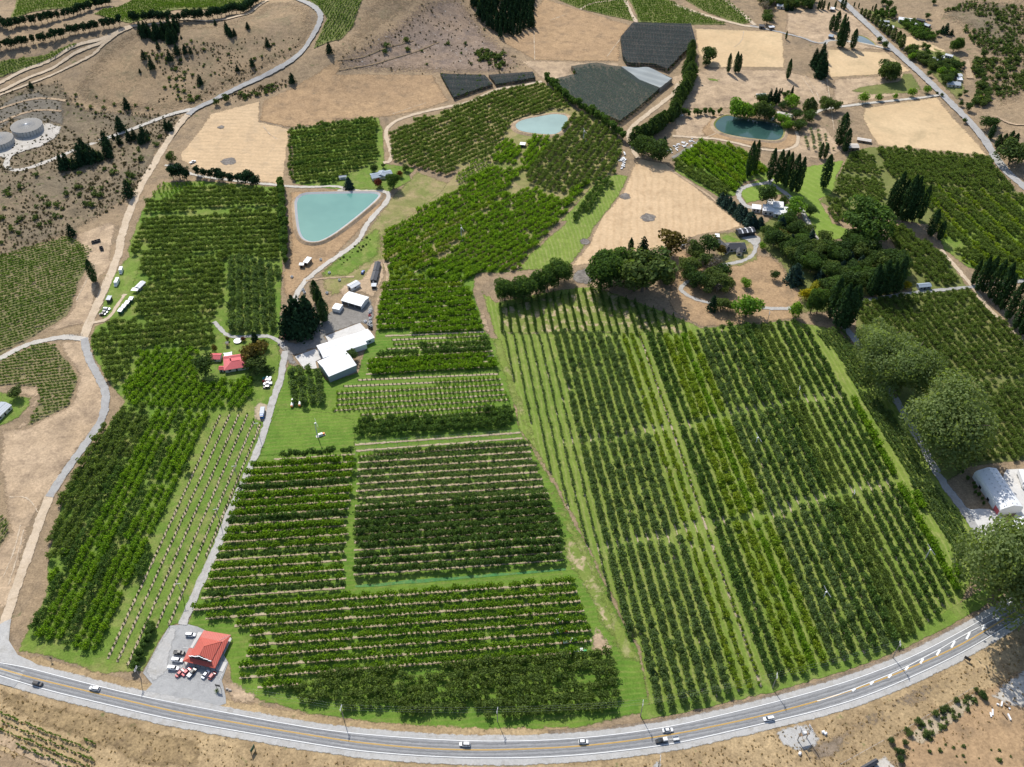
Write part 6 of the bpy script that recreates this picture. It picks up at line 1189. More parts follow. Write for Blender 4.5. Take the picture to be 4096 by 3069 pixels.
# lake house, cottages, far farms
for nm, lb, A, B, C, ev, rs, rf, wl in [
    ('pond_house', 'long pale-roofed house half hidden by the deep pond trees', 'g 1600,490', 'g 1795,535', 'g 1810,500', 2.8, 1.0, 'tan_roof', 'cream_wall'), ('pond_house_wing', 'pale wing of the pond house reaching the water', 'g 1545,565', 'g 1590,545', 'g 1575,525', 2.6, .7, 'pale_roof', 'cream_wall'),
    ('stable', 'flat-roofed pale stable behind the pond house cypresses', 'g 1360,265', 'g 1470,255', 'g 1460,230', 2.6, .4, 'pale_roof', 'cream_wall'), ('garden_shed', 'grey shed among the pond house trees', 'g 1480,405', 'g 1530,395', 'g 1520,375', 2.4, .5, 'grey_roof', 'timber'),
    ('hay_barn', 'tan-roofed barn beside the two poplars and hay field', 'f 255,1640', 'f 380,1640', 'f 320,1595', 3.0, .8, 'tan_roof', 'timber'), ('stockyard_shed', 'low pale stockyard shed at the hay field edge', 'f 360,1550', 'f 510,1575', 'f 515,1550', 2.0, .3, 'tan_roof', 'timber'),
    ('far_barn', 'white open barn behind the roadside nursery', 'f 820,215', 'f 970,225', 'f 975,195', 3.5, .8, 'white_roof', 'galv'), ('glasshouse', 'long white plastic tunnel beside the road poplars', 'f 625,285', 'f 760,305', 'f 768,280', 2.2, 1.0, 'white_roof', 'white_wall'), ('glasshouse', 'dark slim shade house behind the white tunnel', 'f 600,235', 'f 715,240', 'f 718,225', 2.2, .4, 'grey_roof', 'charcoal'),
    ('far_shed', 'pale shed in the far farm yard', 'f 1000,275', 'f 1070,280', 'f 1080,255', 3., .6, 'pale_roof', 'galv'), ('far_shed', 'grey shed right of the far farm yard', 'f 1090,270', 'f 1150,290', 'f 1160,265', 3., .6, 'grey_roof', 'charcoal'), ('far_shed', 'dark-roofed shed behind the far farm yard', 'f 1015,215', 'f 1110,230', 'f 1120,210', 3., .6, 'slate_roof', 'charcoal'),
    ('cottage', 'grey-roofed cottage in the roadside garden', 'f 1160,655', 'f 1260,665', 'f 1265,635', 2.8, 1., 'pale_roof', 'cream_wall'), ('cottage', 'blue-roofed cottage nearest the country road', 'f 1010,620', 'f 1100,640', 'f 1110,610', 2.8, 1., 'blue_roof', 'cream_wall'), ('cottage', 'white-roofed shed beside the cottages', 'f 1265,635', 'f 1325,640', 'f 1330,615', 2.6, .6, 'white_roof', 'white_wall'),
    ('cottage', 'long pale-roofed shed behind the cottages', 'f 1335,610', 'f 1415,625', 'f 1420,605', 2.6, .5, 'pale_roof', 'galv'), ('cottage', 'grey-roofed house among the yellow-green trees', 'f 1365,935', 'f 1510,945', 'f 1520,905', 2.8, 1., 'grey_roof', 'cream_wall'), ('cottage', 'white-roofed garage right of the grey-roofed house', 'f 1475,885', 'f 1530,885', 'f 1510,855', 2.6, .5, 'white_roof', 'white_wall'),
    ('cottage', 'pale-roofed house behind the white garage', 'f 1430,850', 'f 1530,840', 'f 1525,810', 2.8, .7, 'pale_roof', 'cream_wall'), ('farmhouse', 'pale-roofed far farmhouse among trees', 'p 275,60', 'p 375,70', 'p 380,45', 2.8, 1., 'pale_roof', 'cream_wall'), ('far_shed', 'white-roofed shed at the far poplars', 'p 815,90', 'p 855,95', 'p 860,75', 2.8, .5, 'white_roof', 'timber'),
    ('far_shed', 'blue-grey shed beside the small grey pond poplars', 'f 40,400', 'f 85,410', 'f 90,385', 2.6, .5, 'blue_roof', 'charcoal'), ('far_shed', 'dark shed at the far track junction', 'p 95,265', 'p 145,270', 'p 150,250', 2.6, .5, 'slate_roof', 'charcoal'), ('far_shed', 'white open shelter by the far junction trees', 'p 200,280', 'p 250,275', 'p 255,258', 2.6, .4, 'white_roof', 'timber'),
    ('lane_shed', 'blue-grey shed at the lane beside the wood', '6 1550,235', '6 1625,228', '6 1620,205', 2.8, .8, 'blue_roof', 'grey_wall'), ('orchard_shelter', 'small pale-roofed hut below the orchard pond', '2 1152,912', '2 1182,915', '2 1185,900', 2.4, .3, 'white_roof', 'charcoal'),
    ('left_house', 'grey corrugated-roofed house at the left edge', '4 -20,1065', '4 70,980', '4 20,945', 2.9, 1., 'grey_roof', 'cream_wall'), ('garden_shed', 'low dark-roofed shed at the bottom edge below the highway', 'i 380,1640', 'i 590,1520', 'i 560,1490', 2.4, .4, 'slate_roof', 'dark_wall')]:
    building(nm, lb, 'house' if 'house' in nm or nm in ('cottage', 'bungalow') else 'shed', A, B, C, ev, rs, rf, wl, ov=.3, doors=[('f', .5, 1.1, 2.)], wins=[('f', .2, 1.2, .9, 2.), ('f', .8, 1.2, .9, 2.)])
# packhouse with rounded eaves
def packhouse(label, A, B, C, eave, crown, doors):
    a, L, w, (ux, uy), sg = frame(A, B, C, eave)
    root = thing('packhouse', label, 'packhouse', (a[0], a[1], 0), math.atan2(uy, ux)); s = sg
    prof = [(0, 0), (0, eave * .75), (.25, eave * .95), (.9, eave * 1.12), (2.0, eave * 1.22), (w / 2, crown), (w - 2, eave * 1.22), (w - .9, eave * 1.12), (w - .25, eave * .95), (w, eave * .75), (w, 0)]
    n = len(prof); V = [(0, y * s, z) for y, z in prof] + [(L, y * s, z) for y, z in prof]
    mesh('roof', V, [(i, i + 1, n + i + 1, n + i) if s < 0 else (n + i, n + i + 1, i + 1, i) for i in range(n - 1)], 'white_roof', root, False)
    mesh('wall', [(x, y, z) for x, y, z in V], [tuple(range(n)), tuple(range(2 * n - 1, n - 1, -1))], 'white_wall', root)
    for i in range(9):
        for yy in (.28, .5, .72):
            x = L * (i + .5) / 9; y = w * yy; z = np.interp(y, [p[0] for p in prof[1:-1]], [p[1] for p in prof[1:-1]]); box('roof_vent', (x - .25, x + .25, y * s - .25, y * s + .25, z, z + .35), 'galv', root)
    for t, wd, h, m in doors: box('door', (L * t - wd / 2, L * t + wd / 2, -.05 if s > 0 else -.05, .06, .02, h), m, root)
packhouse('long white packhouse with rounded eaves and roof vents', 'd 1240,430', 'd 1740,1190', 'd 2160,1060', 4.6, 7.0, [(.3, 2., 1.8, 'opening'), (.62, 2., 1.8, 'opening'), (.92, 4, 3.6, 'pink_roof')])
packhouse('second white packhouse block behind the willow at the right edge', 'd 1890,1420', 'd 2230,1900', 'd 2600,1560', 4.6, 7.0, [(.3, 3., 3, 'opening')])
# water tanks of concrete panels
def tank(label, s, r, h):
    x, y = W1(s); root = thing('water_tank', label, 'tank', (x, y, float(hgt(x, y))))
    n = 30
    for i in range(n):
        a0, a1 = 2 * math.pi * i / n + .012, 2 * math.pi * (i + 1) / n - .012; o, q = r, r - .3
        V = [(R_ * math.cos(a), R_ * math.sin(a), z) for z in (-1, h) for R_, a in ((o, a0), (o, a1), (q, a1), (q, a0))]
        mesh('wall_panel', V, [(3, 2, 1, 0), (4, 5, 6, 7), (0, 1, 5, 4), (1, 2, 6, 5), (2, 3, 7, 6), (3, 0, 4, 7)], 'tank_wall', root)
    V = [(r * .985 * math.cos(2 * math.pi * i / 48), r * .985 * math.sin(2 * math.pi * i / 48), h + .02) for i in range(48)] + [(0, 0, h + .9)]
    rf = mesh('roof', V, [(i, (i + 1) % 48, 48) for i in range(48)], 'tank_top', root)
    for i in range(24):
        a = 2 * math.pi * i / 24; v, f = tube((0, 0, h + .92), (r * .6 * math.cos(a), r * .6 * math.sin(a), h + .4), .09, .05, 4); mesh('roof_rib', v, f, 'galv', rf)
    box('hatch', (-.7, .7, -.7, .7, h + .8, h + 1.2), 'white_paint', root)
tank('round concrete panel water tank on the pale gravel pad, the whole one', 'l 205,402', 12.2, 4.6); tank('round concrete panel water tank cut by the left edge', 'l 5,500', 10.9, 4.6)
# the roadside shop
def shop():
    a = W1('c 1230,1000'); root = thing('roadside_shop', 'red-roofed roadside fruit shop with stepped false front and verandah', 'shop', (a[0], a[1], 0))
    def v(s, z): q = W1('c ' + s, z); return (q[0] - a[0], q[1] - a[1], z)
    ev = [v(s, 2.8) for s in ('885,1005', '1520,1150', '1835,490', '1300,400', '1100,755', '1010,745')]
    up = [v(s, 3.7) for s in ('1030,935', '1455,1020', '1660,630', '1225,540')]
    roof_lo = mesh('verandah_roof', ev + up, [(0, 1, 7, 6), (1, 2, 8, 7), (2, 3, 9, 8), (3, 4, 6, 9), (4, 5, 0, 6)], 'red_roof', root)
    base = [v(s, 4.0) for s in ('1025,905', '1450,1005', '1652,622', '1222,530')]; rg = [v('1215,885', 6.3), v('1305,715', 6.3)]
    mesh('upper_wall', up + base, [(0, 1, 5, 4), (1, 2, 6, 5), (2, 3, 7, 6), (3, 0, 4, 7)], 'dark_wall', root)
    rf = mesh('roof', base + rg, [(1, 2, 5, 4), (2, 3, 5), (3, 0, 4, 5)], 'red_roof', root)
    for p, q in ((rg[1], base[2]), (rg[1], base[3]), (rg[0], rg[1])):
        t, f = tube(p, q, .1, .1, 5); mesh('ridge_cap', t, f, 'red_roof', rf)
    t, f = tube(v('1600,600', 3.8), ev[2], .07, .07, 4); mesh('gutter_flashing', t, f, 'white_paint', roof_lo)
    # stepped false front
    p0, p1 = Vector(base[0]), Vector(base[1]); d = (p1 - p0); L = d.length; d.normalize(); n = Vector((d.y, -d.x, 0)).normalized()
    if n.y > 0: n = -n
    st = [(-.15, 0, 4.7), (.0, .12, 4.75), (.12, .34, 5.4), (.34, .44, 6.0), (.44, .56, 6.6), (.56, .66, 6.0), (.66, .88, 5.4), (.88, 1.02, 4.75)][1:]
    for t0, t1, z in st:
        A = p0 + d * L * t0 + n * .3; B = p0 + d * L * t1 + n * .3; C = B + n * .22; D = A + n * .22
        V = [(q.x, q.y, zz) for zz in (3.4, z) for q in (D, C, B, A)]
        pr = mesh('parapet', V, [(0, 1, 5, 4), (1, 2, 6, 5), (2, 3, 7, 6), (3, 0, 4, 7), (4, 5, 6, 7)], 'charcoal', root)
        e = d * .12; V = [(q.x, q.y, zz) for zz in (z + .005, z + .16) for q in (D - e + n * .05, C + e + n * .05, B + e - n * .05, A - e - n * .05)]
        mesh('parapet_cap', V, [(0, 1, 5, 4), (1, 2, 6, 5), (2, 3, 7, 6), (3, 0, 4, 7), (4, 5, 6, 7)], 'white_paint', pr)
    # walls below, set back under the verandah
    cn = [sum((Vector(q) for q in ev[:4]), Vector()) / 4]
    wl = [cn[0] + (Vector(q) - cn[0]) * .78 for q in ev[:4]]
    mesh('wall', [(q.x, q.y, 0) for q in wl] + [(q.x, q.y, 3.2) for q in wl], [(0, 1, 5, 4), (1, 2, 6, 5), (2, 3, 7, 6), (3, 0, 4, 7)], 'charcoal', root)
    mesh('floor', [(q[0], q[1], .26) for q in ev], [(0, 1, 2, 3, 4, 5)], 'concrete', root)
    for p, q, k in ((ev[0], ev[1], 6), (ev[1], ev[2], 6), (ev[4], ev[3], 3)):
        for i in range(k + 1):
            c_ = Vector(p).lerp(Vector(q), i / k); c_ = cn[0] + (c_ - cn[0]) * .97; box('verandah_post', (c_.x - .09, c_.x + .09, c_.y - .09, c_.y + .09, 0, 2.85), 'timber', root)
    for i, t in enumerate((.2, .5, .8)):
        A = wl[0].lerp(wl[1], t); nn = Vector((d.x, d.y, 0)); w_ = 1.1; q0, q1 = A - nn * w_ + n * .06, A + nn * w_ + n * .06
        mesh('door' if i == 1 else 'window', [(q0.x, q0.y, .3), (q1.x, q1.y, .3), (q1.x, q1.y, 2.5), (q0.x, q0.y, 2.5)], [(0, 1, 2, 3)], 'glass', root)
shop()
# ------------------------------------------------------------------ vehicles
def loft(sections, mat, name, parent, sm=False):
    V, F = [], []; m = len(sections[0])
    for s in sections: V += s
    for i in range(len(sections) - 1):
        for j in range(m): F.append((i * m + j, i * m + (j + 1) % m, (i + 1) * m + (j + 1) % m, (i + 1) * m + j))
    F += [tuple(range(m - 1, -1, -1)), tuple((len(sections) - 1) * m + j for j in range(m))]
    return mesh(name, V, F, mat, parent, sm)
def sect(x, w, z0, z1, tw=.86): return [(x, -w, z0), (x, w, z0), (x, w, z0 + (z1 - z0) * .6), (x, w * tw, z1), (x, -w * tw, z1), (x, -w, z0 + (z1 - z0) * .6)]
def wheels(root, xs, hw, r):
    for x in xs:
        for s in (-1, 1):
            V, F = [], []
            for y in (s * (hw - .2), s * (hw + .02)): V += [(x + r * math.cos(a), y, r + r * math.sin(a)) for a in np.linspace(0, 2 * math.pi, 13)[:-1]]
            F = [(i, (i + 1) % 12, 12 + (i + 1) % 12, 12 + i) for i in range(12)] + [tuple(range(12)), tuple(range(12, 24))]
            t = mesh('wheel', V, F, 'tyre', root)
            y = s * (hw + .03); mesh('rim', [(x + r * .6 * math.cos(a), y, r + r * .6 * math.sin(a)) for a in np.linspace(0, 2 * math.pi, 9)[:-1]], [tuple(range(8))], 'hub', t)
def car(kind_, paint, loc, rz, label, group=None, bed=None):
    nm = {'hatch': 'hatchback_car', 'sedan': 'sedan_car', 'suv': 'suv_car', 'ute': 'pickup_truck', 'van': 'station_wagon'}[kind_]
    root = thing(nm, label, 'pickup' if kind_ == 'ute' else 'car', loc, rz, group); p = 'car_' + paint
    hw = .9; zr = {'hatch': 1.5, 'sedan': 1.45, 'suv': 1.75, 'ute': 1.8, 'van': 1.65}[kind_]; bh = .88 if kind_ in ('hatch', 'sedan') else 1.05
    Ln = {'hatch': 4.2, 'sedan': 4.7, 'suv': 4.7, 'ute': 5.2, 'van': 4.8}[kind_]; f, b = Ln / 2, -Ln / 2
    body = [(b, .78, .45, bh * .92), (b + .12, hw * .97, .28, bh), (b + 1, hw, .25, bh), (.9, hw, .25, bh), (f - .5, hw * .97, .26, bh * .93), (f - .1, hw * .85, .3, bh * .8), (f, hw * .72, .4, bh * .7)]
    loft([sect(x, w, z0, z1, .9) for x, w, z0, z1 in body], p, 'body', root)
    c0, c1, c2, c3 = {'hatch': (b + .15, b + .65, .35, 1.05), 'sedan': (b + .75, b + 1.4, .45, 1.2), 'suv': (b + .1, b + .45, .45, 1.15), 'ute': (-.75, -.55, .65, 1.3), 'van': (b + .1, b + .4, .5, 1.2)}[kind_]
    gl = loft([[(c0, -.8, bh), (c0, .8, bh), (c0 + .02, .79, bh + .02), (c0 + .02, -.79, bh + .02)], [(c1, -.82, bh), (c1, .82, bh), (c1, .66, zr - .04), (c1, -.66, zr - .04)], [(c2, -.82, bh), (c2, .82, bh), (c2, .66, zr - .04), (c2, -.66, zr - .04)], [(c3, -.8, bh), (c3, .8, bh), (c3 - .02, .79, bh + .02), (c3 - .02, -.79, bh + .02)]], 'glass', 'windows', root)
    loft([[(c1 - .05, -.64, zr - .05), (c1 - .05, .64, zr - .05), (c1 - .05, .6, zr), (c1 - .05, -.6, zr)], [(c2 + .05, -.64, zr - .05), (c2 + .05, .64, zr - .05), (c2 + .05, .6, zr), (c2 + .05, -.6, zr)]], p, 'roof', root)
    for s in (-1, 1):
        box('pillar', ((c1 + c2) / 2 - .06, (c1 + c2) / 2 + .06, s * .78 - .05, s * .78 + .05, bh, zr - .25), p, root)
        box('headlight', (f - .16, f - .02, s * .55 - .16, s * .55 + .16, bh * .55, bh * .7), 'lamp', root); box('tail_light', (b - .02, b + .1, s * .62 - .1, s * .62 + .1, bh * .65, bh * .85), 'tail', root)
        box('mirror', (c3 - .45, c3 - .3, s * .98 - .08, s * .98 + .08, bh, bh + .15), p, root)
    if kind_ == 'ute':
        if bed == 'canopy': loft([sect(b + .08, .84, bh, zr - .02, .85), sect(-.7, .84, bh, zr, .85)], 'car_white', 'canopy', root)
        elif bed == 'tray': box('tray', (b - .1, -.65, -.95, .95, bh - .05, bh + .08), 'galv', root)
        else:
            box('bed_floor', (b + .15, -.75, -.72, .72, bh + .005, bh + .02), 'charcoal', root)
            for s in (-1, 1): box('bed_side', (b + .05, -.7, s * .8 - .08, s * .8 + .08, bh, bh + .22), p, root)
            box('tailgate', (b, b + .1, -.86, .86, bh, bh + .22), p, root)
    wheels(root, (b + .95, f - .95), hw, .34); return root
def at2(s, up=0.):
    p, q = W(s, up); return ((p[0] + q[0]) / 2, (p[1] + q[1]) / 2, float(hgt((p[0] + q[0]) / 2, (p[1] + q[1]) / 2)) + .2), math.atan2(q[1] - p[1], q[0] - p[0])
for s, k, c, lb, bd, on in [
    ('7 215,1132 270,1142', 'suv', 'black', 'black SUV driving at the left end of the highway', None, 1), ('7 627,1172 575,1163', 'van', 'white', 'white wagon on the highway left of the shop entrance', None, 1), ('8 838,1520 770,1518', 'suv', 'white', 'white SUV at the middle of the highway below the dark block', None, 1),
    ('8 1517,1503 1587,1502', 'hatch', 'white', 'white hatchback on the highway left of the pickup and trailer', None, 1), ('j 133,628 255,616', 'sedan', 'white', 'white sedan passing the pickup with trailer', None, 1), ('j 190,725 55,748', 'ute', 'black', 'dark pickup with white canopy towing a trailer', 'canopy', 1), ('j 1370,484 1245,505', 'van', 'white', 'white wagon alone on the highway bend by the transformer poles', None, 1),
    ('c 950,500 1155,512', 'van', 'white', 'white wagon parked beside the shop driveway', None, 0), ('c 718,850 940,868', 'ute', 'black', 'black pickup with open bed beside the shop', None, 0), ('c 688,990 905,1018', 'ute', 'white', 'white pickup with striped canopy beside the shop corner', 'canopy', 0), ('c 602,1150 832,1172', 'ute', 'white', 'white canopy pickup in the lowest side space of the shop', 'canopy', 0),
    ('c 775,1315 912,1190', 'sedan', 'red', 'dark red car parked first in front of the shop', None, 0), ('c 900,1295 1040,1168', 'sedan', 'crimson', 'bright red car parked second in front of the shop', None, 0), ('c 1012,1320 1150,1168', 'ute', 'black', 'black pickup with a pale box parked before the shop', 'tray', 0), ('c 1280,1358 1412,1200', 'sedan', 'palegrey', 'pale sedan parked before the shop beside a small red car', None, 0), ('c 1418,1368 1530,1238', 'hatch', 'red', 'small red hatchback parked at the shop corner', None, 0),
    ('b 1058,735 978,742', 'ute', 'teal', 'teal and white pickup, topmost of four parked by the driveway', 'tray', 0), ('b 1056,762 976,768', 'ute', 'red', 'red pickup, second of four parked by the driveway', 'canopy', 0), ('b 1065,793 985,800', 'ute', 'white', 'white flat-deck pickup, third of four by the driveway', 'tray', 0), ('b 1050,830 975,836', 'hatch', 'black', 'black car, lowest of four parked by the driveway', None, 0),
    ('h 500,1395 660,1400', 'van', 'white', 'white car, topmost of three by the cabins', None, 0), ('h 455,1482 600,1490', 'hatch', 'grey', 'grey car in the middle of three by the cabins', None, 0), ('h 370,1548 548,1552', 'sedan', 'black', 'black car, lowest of three by the cabins', None, 0), ('1 1203,1035 1234,1022', 'ute', 'white', 'white pickup standing in the upper stubble field', 'tray', 0),
    ('a 1470,725 1488,690', 'hatch', 'blue', 'bright blue small car on the grass near the huts', None, 0), ('g 148,636 195,632', 'van', 'white', 'pale car parked alone by the windbreak', None, 0), ('g 212,575 262,570', 'suv', 'silver', 'silver car parked nearest the windbreak row', None, 0), ('g 232,550 282,545', 'van', 'white', 'white car parked next to the silver one', None, 0), ('g 262,528 295,505', 'suv', 'blue', 'dark blue car in the row by the windbreak', None, 0), ('g 290,495 345,485', 'van', 'silver', 'silver wagon at the top of the row by the windbreak', None, 0), ('g 365,520 410,518', 'hatch', 'white', 'white car beside the hedge trees', None, 0)]:
    (x, y, z), rz = at2(s); car(k, c, (x, y, (4 if on else (2.6 if s[0] == 'c' else 1.5)) * LAYER + float(hgt(x, y))), rz, lb, None, bd)
def camper(label, s, Ln):
    (x, y, z), rz = at2(s); r = thing('motorhome', label, 'motorhome', (x, y, .1), rz); b, f = -Ln / 2, Ln / 2
    loft([sect(b, 1.05, .5, 2.9, .95), sect(f - 1.6, 1.1, .45, 3.0, .95), sect(f - 1.3, 1.05, .45, 2.7, .9)], 'car_white', 'body', r); loft([sect(f - 1.35, .98, .4, 1.9, .8), sect(f - .7, .98, .4, 1.7, .8), sect(f, .9, .4, 1.05, .85)], 'car_white', 'cab', r)
    box('windscreen', (f - .75, f - .55, -.7, .7, 1.25, 1.72), 'glass', r); box('window', (b + 1.2, b + 2.4, -1.12, -1.04, 1.5, 2.2), 'glass', r); box('window', (b + 1.2, b + 2.4, 1.04, 1.12, 1.5, 2.2), 'glass', r); box('roof_hatch', (-.4, .4, -.4, .4, 2.95, 3.12), 'galv', r)
    wheels(r, (b + 1.2, f - 1.0), .98, .38)
camper('white camper van parked highest by the cabins', 'h 1020,240 990,350', 5.6); camper('larger white motorhome parked beside the cabin lane', 'h 910,560 840,720', 7.2)
def trailer():
    (x, y, z), rz = at2('j 325,708 235,722'); r = thing('box_trailer', 'grey cage trailer behind the dark pickup', 'trailer', (x, y, 4 * LAYER), rz)
    box('floor', (-1.4, 1.2, -.85, .85, .5, .58), 'galv', r)
    for b_ in ((-1.4, 1.2, -.9, -.84, .5, 1.2), (-1.4, 1.2, .84, .9, .5, 1.2), (-1.45, -1.39, -.85, .85, .5, 1.2), (1.19, 1.25, -.85, .85, .5, 1.2)): box('side', b_, 'galv', r)
    box('drawbar', (1.2, 2.6, -.06, .06, .48, .56), 'galv', r); wheels(r, (-.1,), .95, .32)
trailer()
def tractor(label, s, paint, tank_=True, rot=None):
    (x, y, z), rz = at2(s); r = thing('tractor', label, 'tractor', (x, y, .1), rz); loft([sect(-.2, .5, .6, 1.3), sect(1.6, .45, .6, 1.2)], paint, 'hood', r); box('cab', (-1.2, -.2, -.6, .6, .7, 2.2), 'glass', r); box('cab_roof', (-1.35, -.1, -.72, .72, 2.21, 2.36), 'white_paint', r)
    wheels(r, (-.8,), .85, .62); wheels(r, (1.2,), .75, .38)
    if tank_:
        q = thing('sprayer', 'white tank sprayer hitched to the ' + label, 'sprayer', (x - 3.6 * math.cos(rz), y - 3.6 * math.sin(rz), .1), rz)
        loft([sect(-1.5, .5, .8, 1.5), sect(-1.1, .8, .55, 1.9, .6), sect(1.0, .8, .55, 1.9, .6), sect(1.5, .5, .8, 1.5)], 'white_paint', 'tank', q); wheels(q, (-.3,), .85, .45); box('drawbar', (1.4, 2.4, -.06, .06, .6, .7), 'galv', q); box('fan_housing', (-1.9, -1.5, -.6, .6, .5, 1.6), 'orange_paint', q)
tractor('teal tractor nosed into the tall block', 'b 1306,1000 1316,965', 'teal_paint'); tractor('brown tractor nosed into the tall block', 'b 1390,990 1398,955', 'car_grey')
for s, c, lb in [('8 1425,738 1460,736', 'green_paint', 'green tractor in the highest of four worked rows'), ('8 1412,805 1450,802', 'orange_paint', 'orange tractor working in the second row'), ('8 1465,868 1510,860', 'green_paint', 'green tractor in the third worked row'), ('8 1530,932 1568,928', 'green_paint', 'green tractor in the lowest worked row')]: tractor(lb, s, c, True)
def truck(label, s, boxc, cabc, Ln, H=3.4):
    (x, y, z), rz = at2(s); r = thing('truck', label, 'truck', (x, y, .2), rz); b, f = -Ln / 2, Ln / 2
    box('cargo_box', (b, f - 2.0, -1.2, 1.2, 1.0, H), boxc, r); loft([sect(f - 1.9, 1.1, .6, 2.7), sect(f - .5, 1.1, .6, 2.6), sect(f, 1.05, .6, 1.5)], cabc, 'cab', r); box('windscreen', (f - .35, f - .1, -.9, .9, 1.6, 2.3), 'glass', r); box('chassis', (b, f - 1, -.5, .5, .6, .95), 'charcoal', r); wheels(r, (b + 1.2, b + 2.4, f - 1.1), 1.15, .5)
truck('blue-cabbed truck with grey deck parked beside the driveway', 'b 975,1100 965,1165', 'grey_roof', 'blue_paint', 7.5, 2.8); truck('white lorry parked on the packhouse forecourt', 'd 2110,520 2200,760', 'white_paint', 'car_white', 11., 3.8)
# ------------------------------------------------------------------ poles, lines, fans, signs
POLES = []
def pole(s, h, label, arms=2, ang=0.):
    x, y = W1(s); z = float(hgt(x, y)); r = thing('power_pole', label, 'pole', (x, y, z), ang); v, f = tube((0, 0, 0), (0, 0, h), .2, .13, 7); mesh('shaft', v, f, 'pole_wood', r)
    for i in range(arms):
        a = box('crossarm', (-1.3, 1.3, -.08, .08, h - .35 - i * 1.0, h - .2 - i * 1.0), 'galv', r)
        for t in (-1.15, -.4, .4, 1.15): box('insulator', (t - .07, t + .07, -.07, .07, h - .2 - i, h + .08 - i), 'white_paint', a)
    POLES.append((x, y, z + h, ang)); return r
H_ = [('7 890,1100', 9.5, 'power pole at the shop entrance of the highway'), ('8 40,1355', 11, 'power pole at the left end of the dark highway block'), ('8 1010,1370', 11, 'power pole in front of the dark highway block'), ('8 1912,1335', 12.5, 'power pole at the foot of the grass lane'), ('9 620,1160', 12, 'power pole in the middle of the fan rows verge'), ('9 1380,965', 12.9, 'power pole at the highway bend near the willow')]
for s, h, lb in H_: pole(s, h, lb, 2, R(80))
D_ = [('4 1636,1175', 10.5, 'power pole at the top of the mulched rows'), ('4 1502,1445', 10.5, 'power pole halfway down the mulched rows'), ('7 1390,108', 10.5, 'power pole beside the narrow driveway'), ('7 1155,577', 10.5, 'power pole nearest the car park hedge')]
for s, h, lb in D_: pole(s, h, lb, 1, R(10))
for s, h, lb in [('8 2025,1655', 9, 'power pole at the bottom edge south of the highway'), ('6 588,460', 9, 'power pole on the dry knoll fence'), ('6 1115,1590', 9, 'power pole among the lower fan rows'), ('6 775,935', 9, 'power pole among the upper fan rows')]: pole(s, h, lb, 2, R(80)); POLES.pop()
def wires(name, label, P, offs):
    root = thing(name, label, 'power line', (0, 0, 0))
    for a, b in zip(P[:-1], P[1:]):
        for o in offs:
            pts = []
            for t in np.linspace(0, 1, 9):
                an = a[3]; pts.append((a[0] + (b[0] - a[0]) * t + math.cos(an) * o, a[1] + (b[1] - a[1]) * t + math.sin(an) * o, a[2] + (b[2] - a[2]) * t - 1.2 * 4 * t * (1 - t)))
            V, F = pack([tube(p, q, .022, .022, 3) for p, q in zip(pts[:-1], pts[1:])]); mesh('wire', V, F, 'steel', root)
wires('power_line', 'overhead wires strung along the highway poles', POLES[:6], (-1.1, 0, 1.1)); wires('power_line', 'overhead wires strung down the driveway poles', POLES[6:10], (-1, 1))
def hframe():
    a = W1('j 1630,722'); b = W1('j 1730,697'); d = (b[0] - a[0], b[1] - a[1]); L = math.hypot(*d); r = thing('transformer_frame', 'twin-pole transformer frame with white insulators south of the highway', 'transformer', (a[0], a[1], 0), math.atan2(d[1], d[0]))
    for x in (0, L):
        v, f = tube((x, 0, 0), (x, 0, 9.5), .22, .15, 7); mesh('shaft', v, f, 'pole_wood', r)
        for z in (9.2, 8.2): 
            q = box('crossarm', (x - .1, x + .1, -1.6, 1.6, z, z + .18), 'galv', r)
            for t in (-1.4, -.7, 0, .7, 1.4): box('insulator', (x - .12, x + .12, t - .12, t + .12, z + .18, z + .6), 'white_paint', q)
    box('platform', (-.3, L + .3, -.7, .7, 4.6, 4.75), 'timber', r); box('transformer', (L * .3, L * .7, -.5, .5, 4.76, 6.2), 'white_paint', r)
    for i in range(6): box('rail', (L * (i + .5) / 6 - .05, L * (i + .5) / 6 + .05, -.9, .9, 7.0, 7.12), 'galv', r)
hframe()
for s, lb in (('j 1912,640', 'white wrapped bale beside the transformer frame'), ('j 1938,658', 'second white wrapped bale by the transformer frame'), ('j 1655,878', 'white bale below the transformer frame')):
    x, y = W1(s); o = mk('bale', *pack([tube((0, -.6, .6), (0, .6, .6), .6, .6, 12)]), ['white_paint']); q = link('wrapped_bale', o); q.location = (x, y, .1); q.rotation_euler = (0, 0, random.uniform(0, 3)); tag(q, lb, 'bale')
def fan(s, h, label, engine=True):
    x, y = W1(s); r = thing('frost_fan', label, 'frost fan', (x, y, float(hgt(x, y))), R(25)); v, f = tube((0, 0, 0), (0, 0, h), .3, .2, 8); mesh('tower', v, f, 'galv', r); box('gearbox', (-.3, .7, -.3, .3, h - .1, h + .5), 'galv', r)
    for sg in (-1, 1):
        V = [(.75, 0, h + .1), (.75, 0, h + .35), (.85, sg * 2.9, h + .1 + sg * .9), (.85, sg * 2.9, h + .45 + sg * .9), (.82, 0, h + .1), (.82, 0, h + .35), (.92, sg * 2.9, h + .1 + sg * .9), (.92, sg * 2.9, h + .45 + sg * .9)]
        mesh('blade', V, [(0, 2, 3, 1), (4, 5, 7, 6), (0, 4, 6, 2), (1, 3, 7, 5), (2, 6, 7, 3)], 'white_paint', r)
    if not engine: return
    e = box('engine_box', (.6, 3.0, -.6, .6, .2, 1.6), 'white_paint', r); box('fuel_tank', (3.1, 4.2, -.5, .5, .3, 1.3), 'orange_paint', r); box('base_slab', (-.8, 4.4, -.9, .9, 0.02, .2), 'concrete', r)
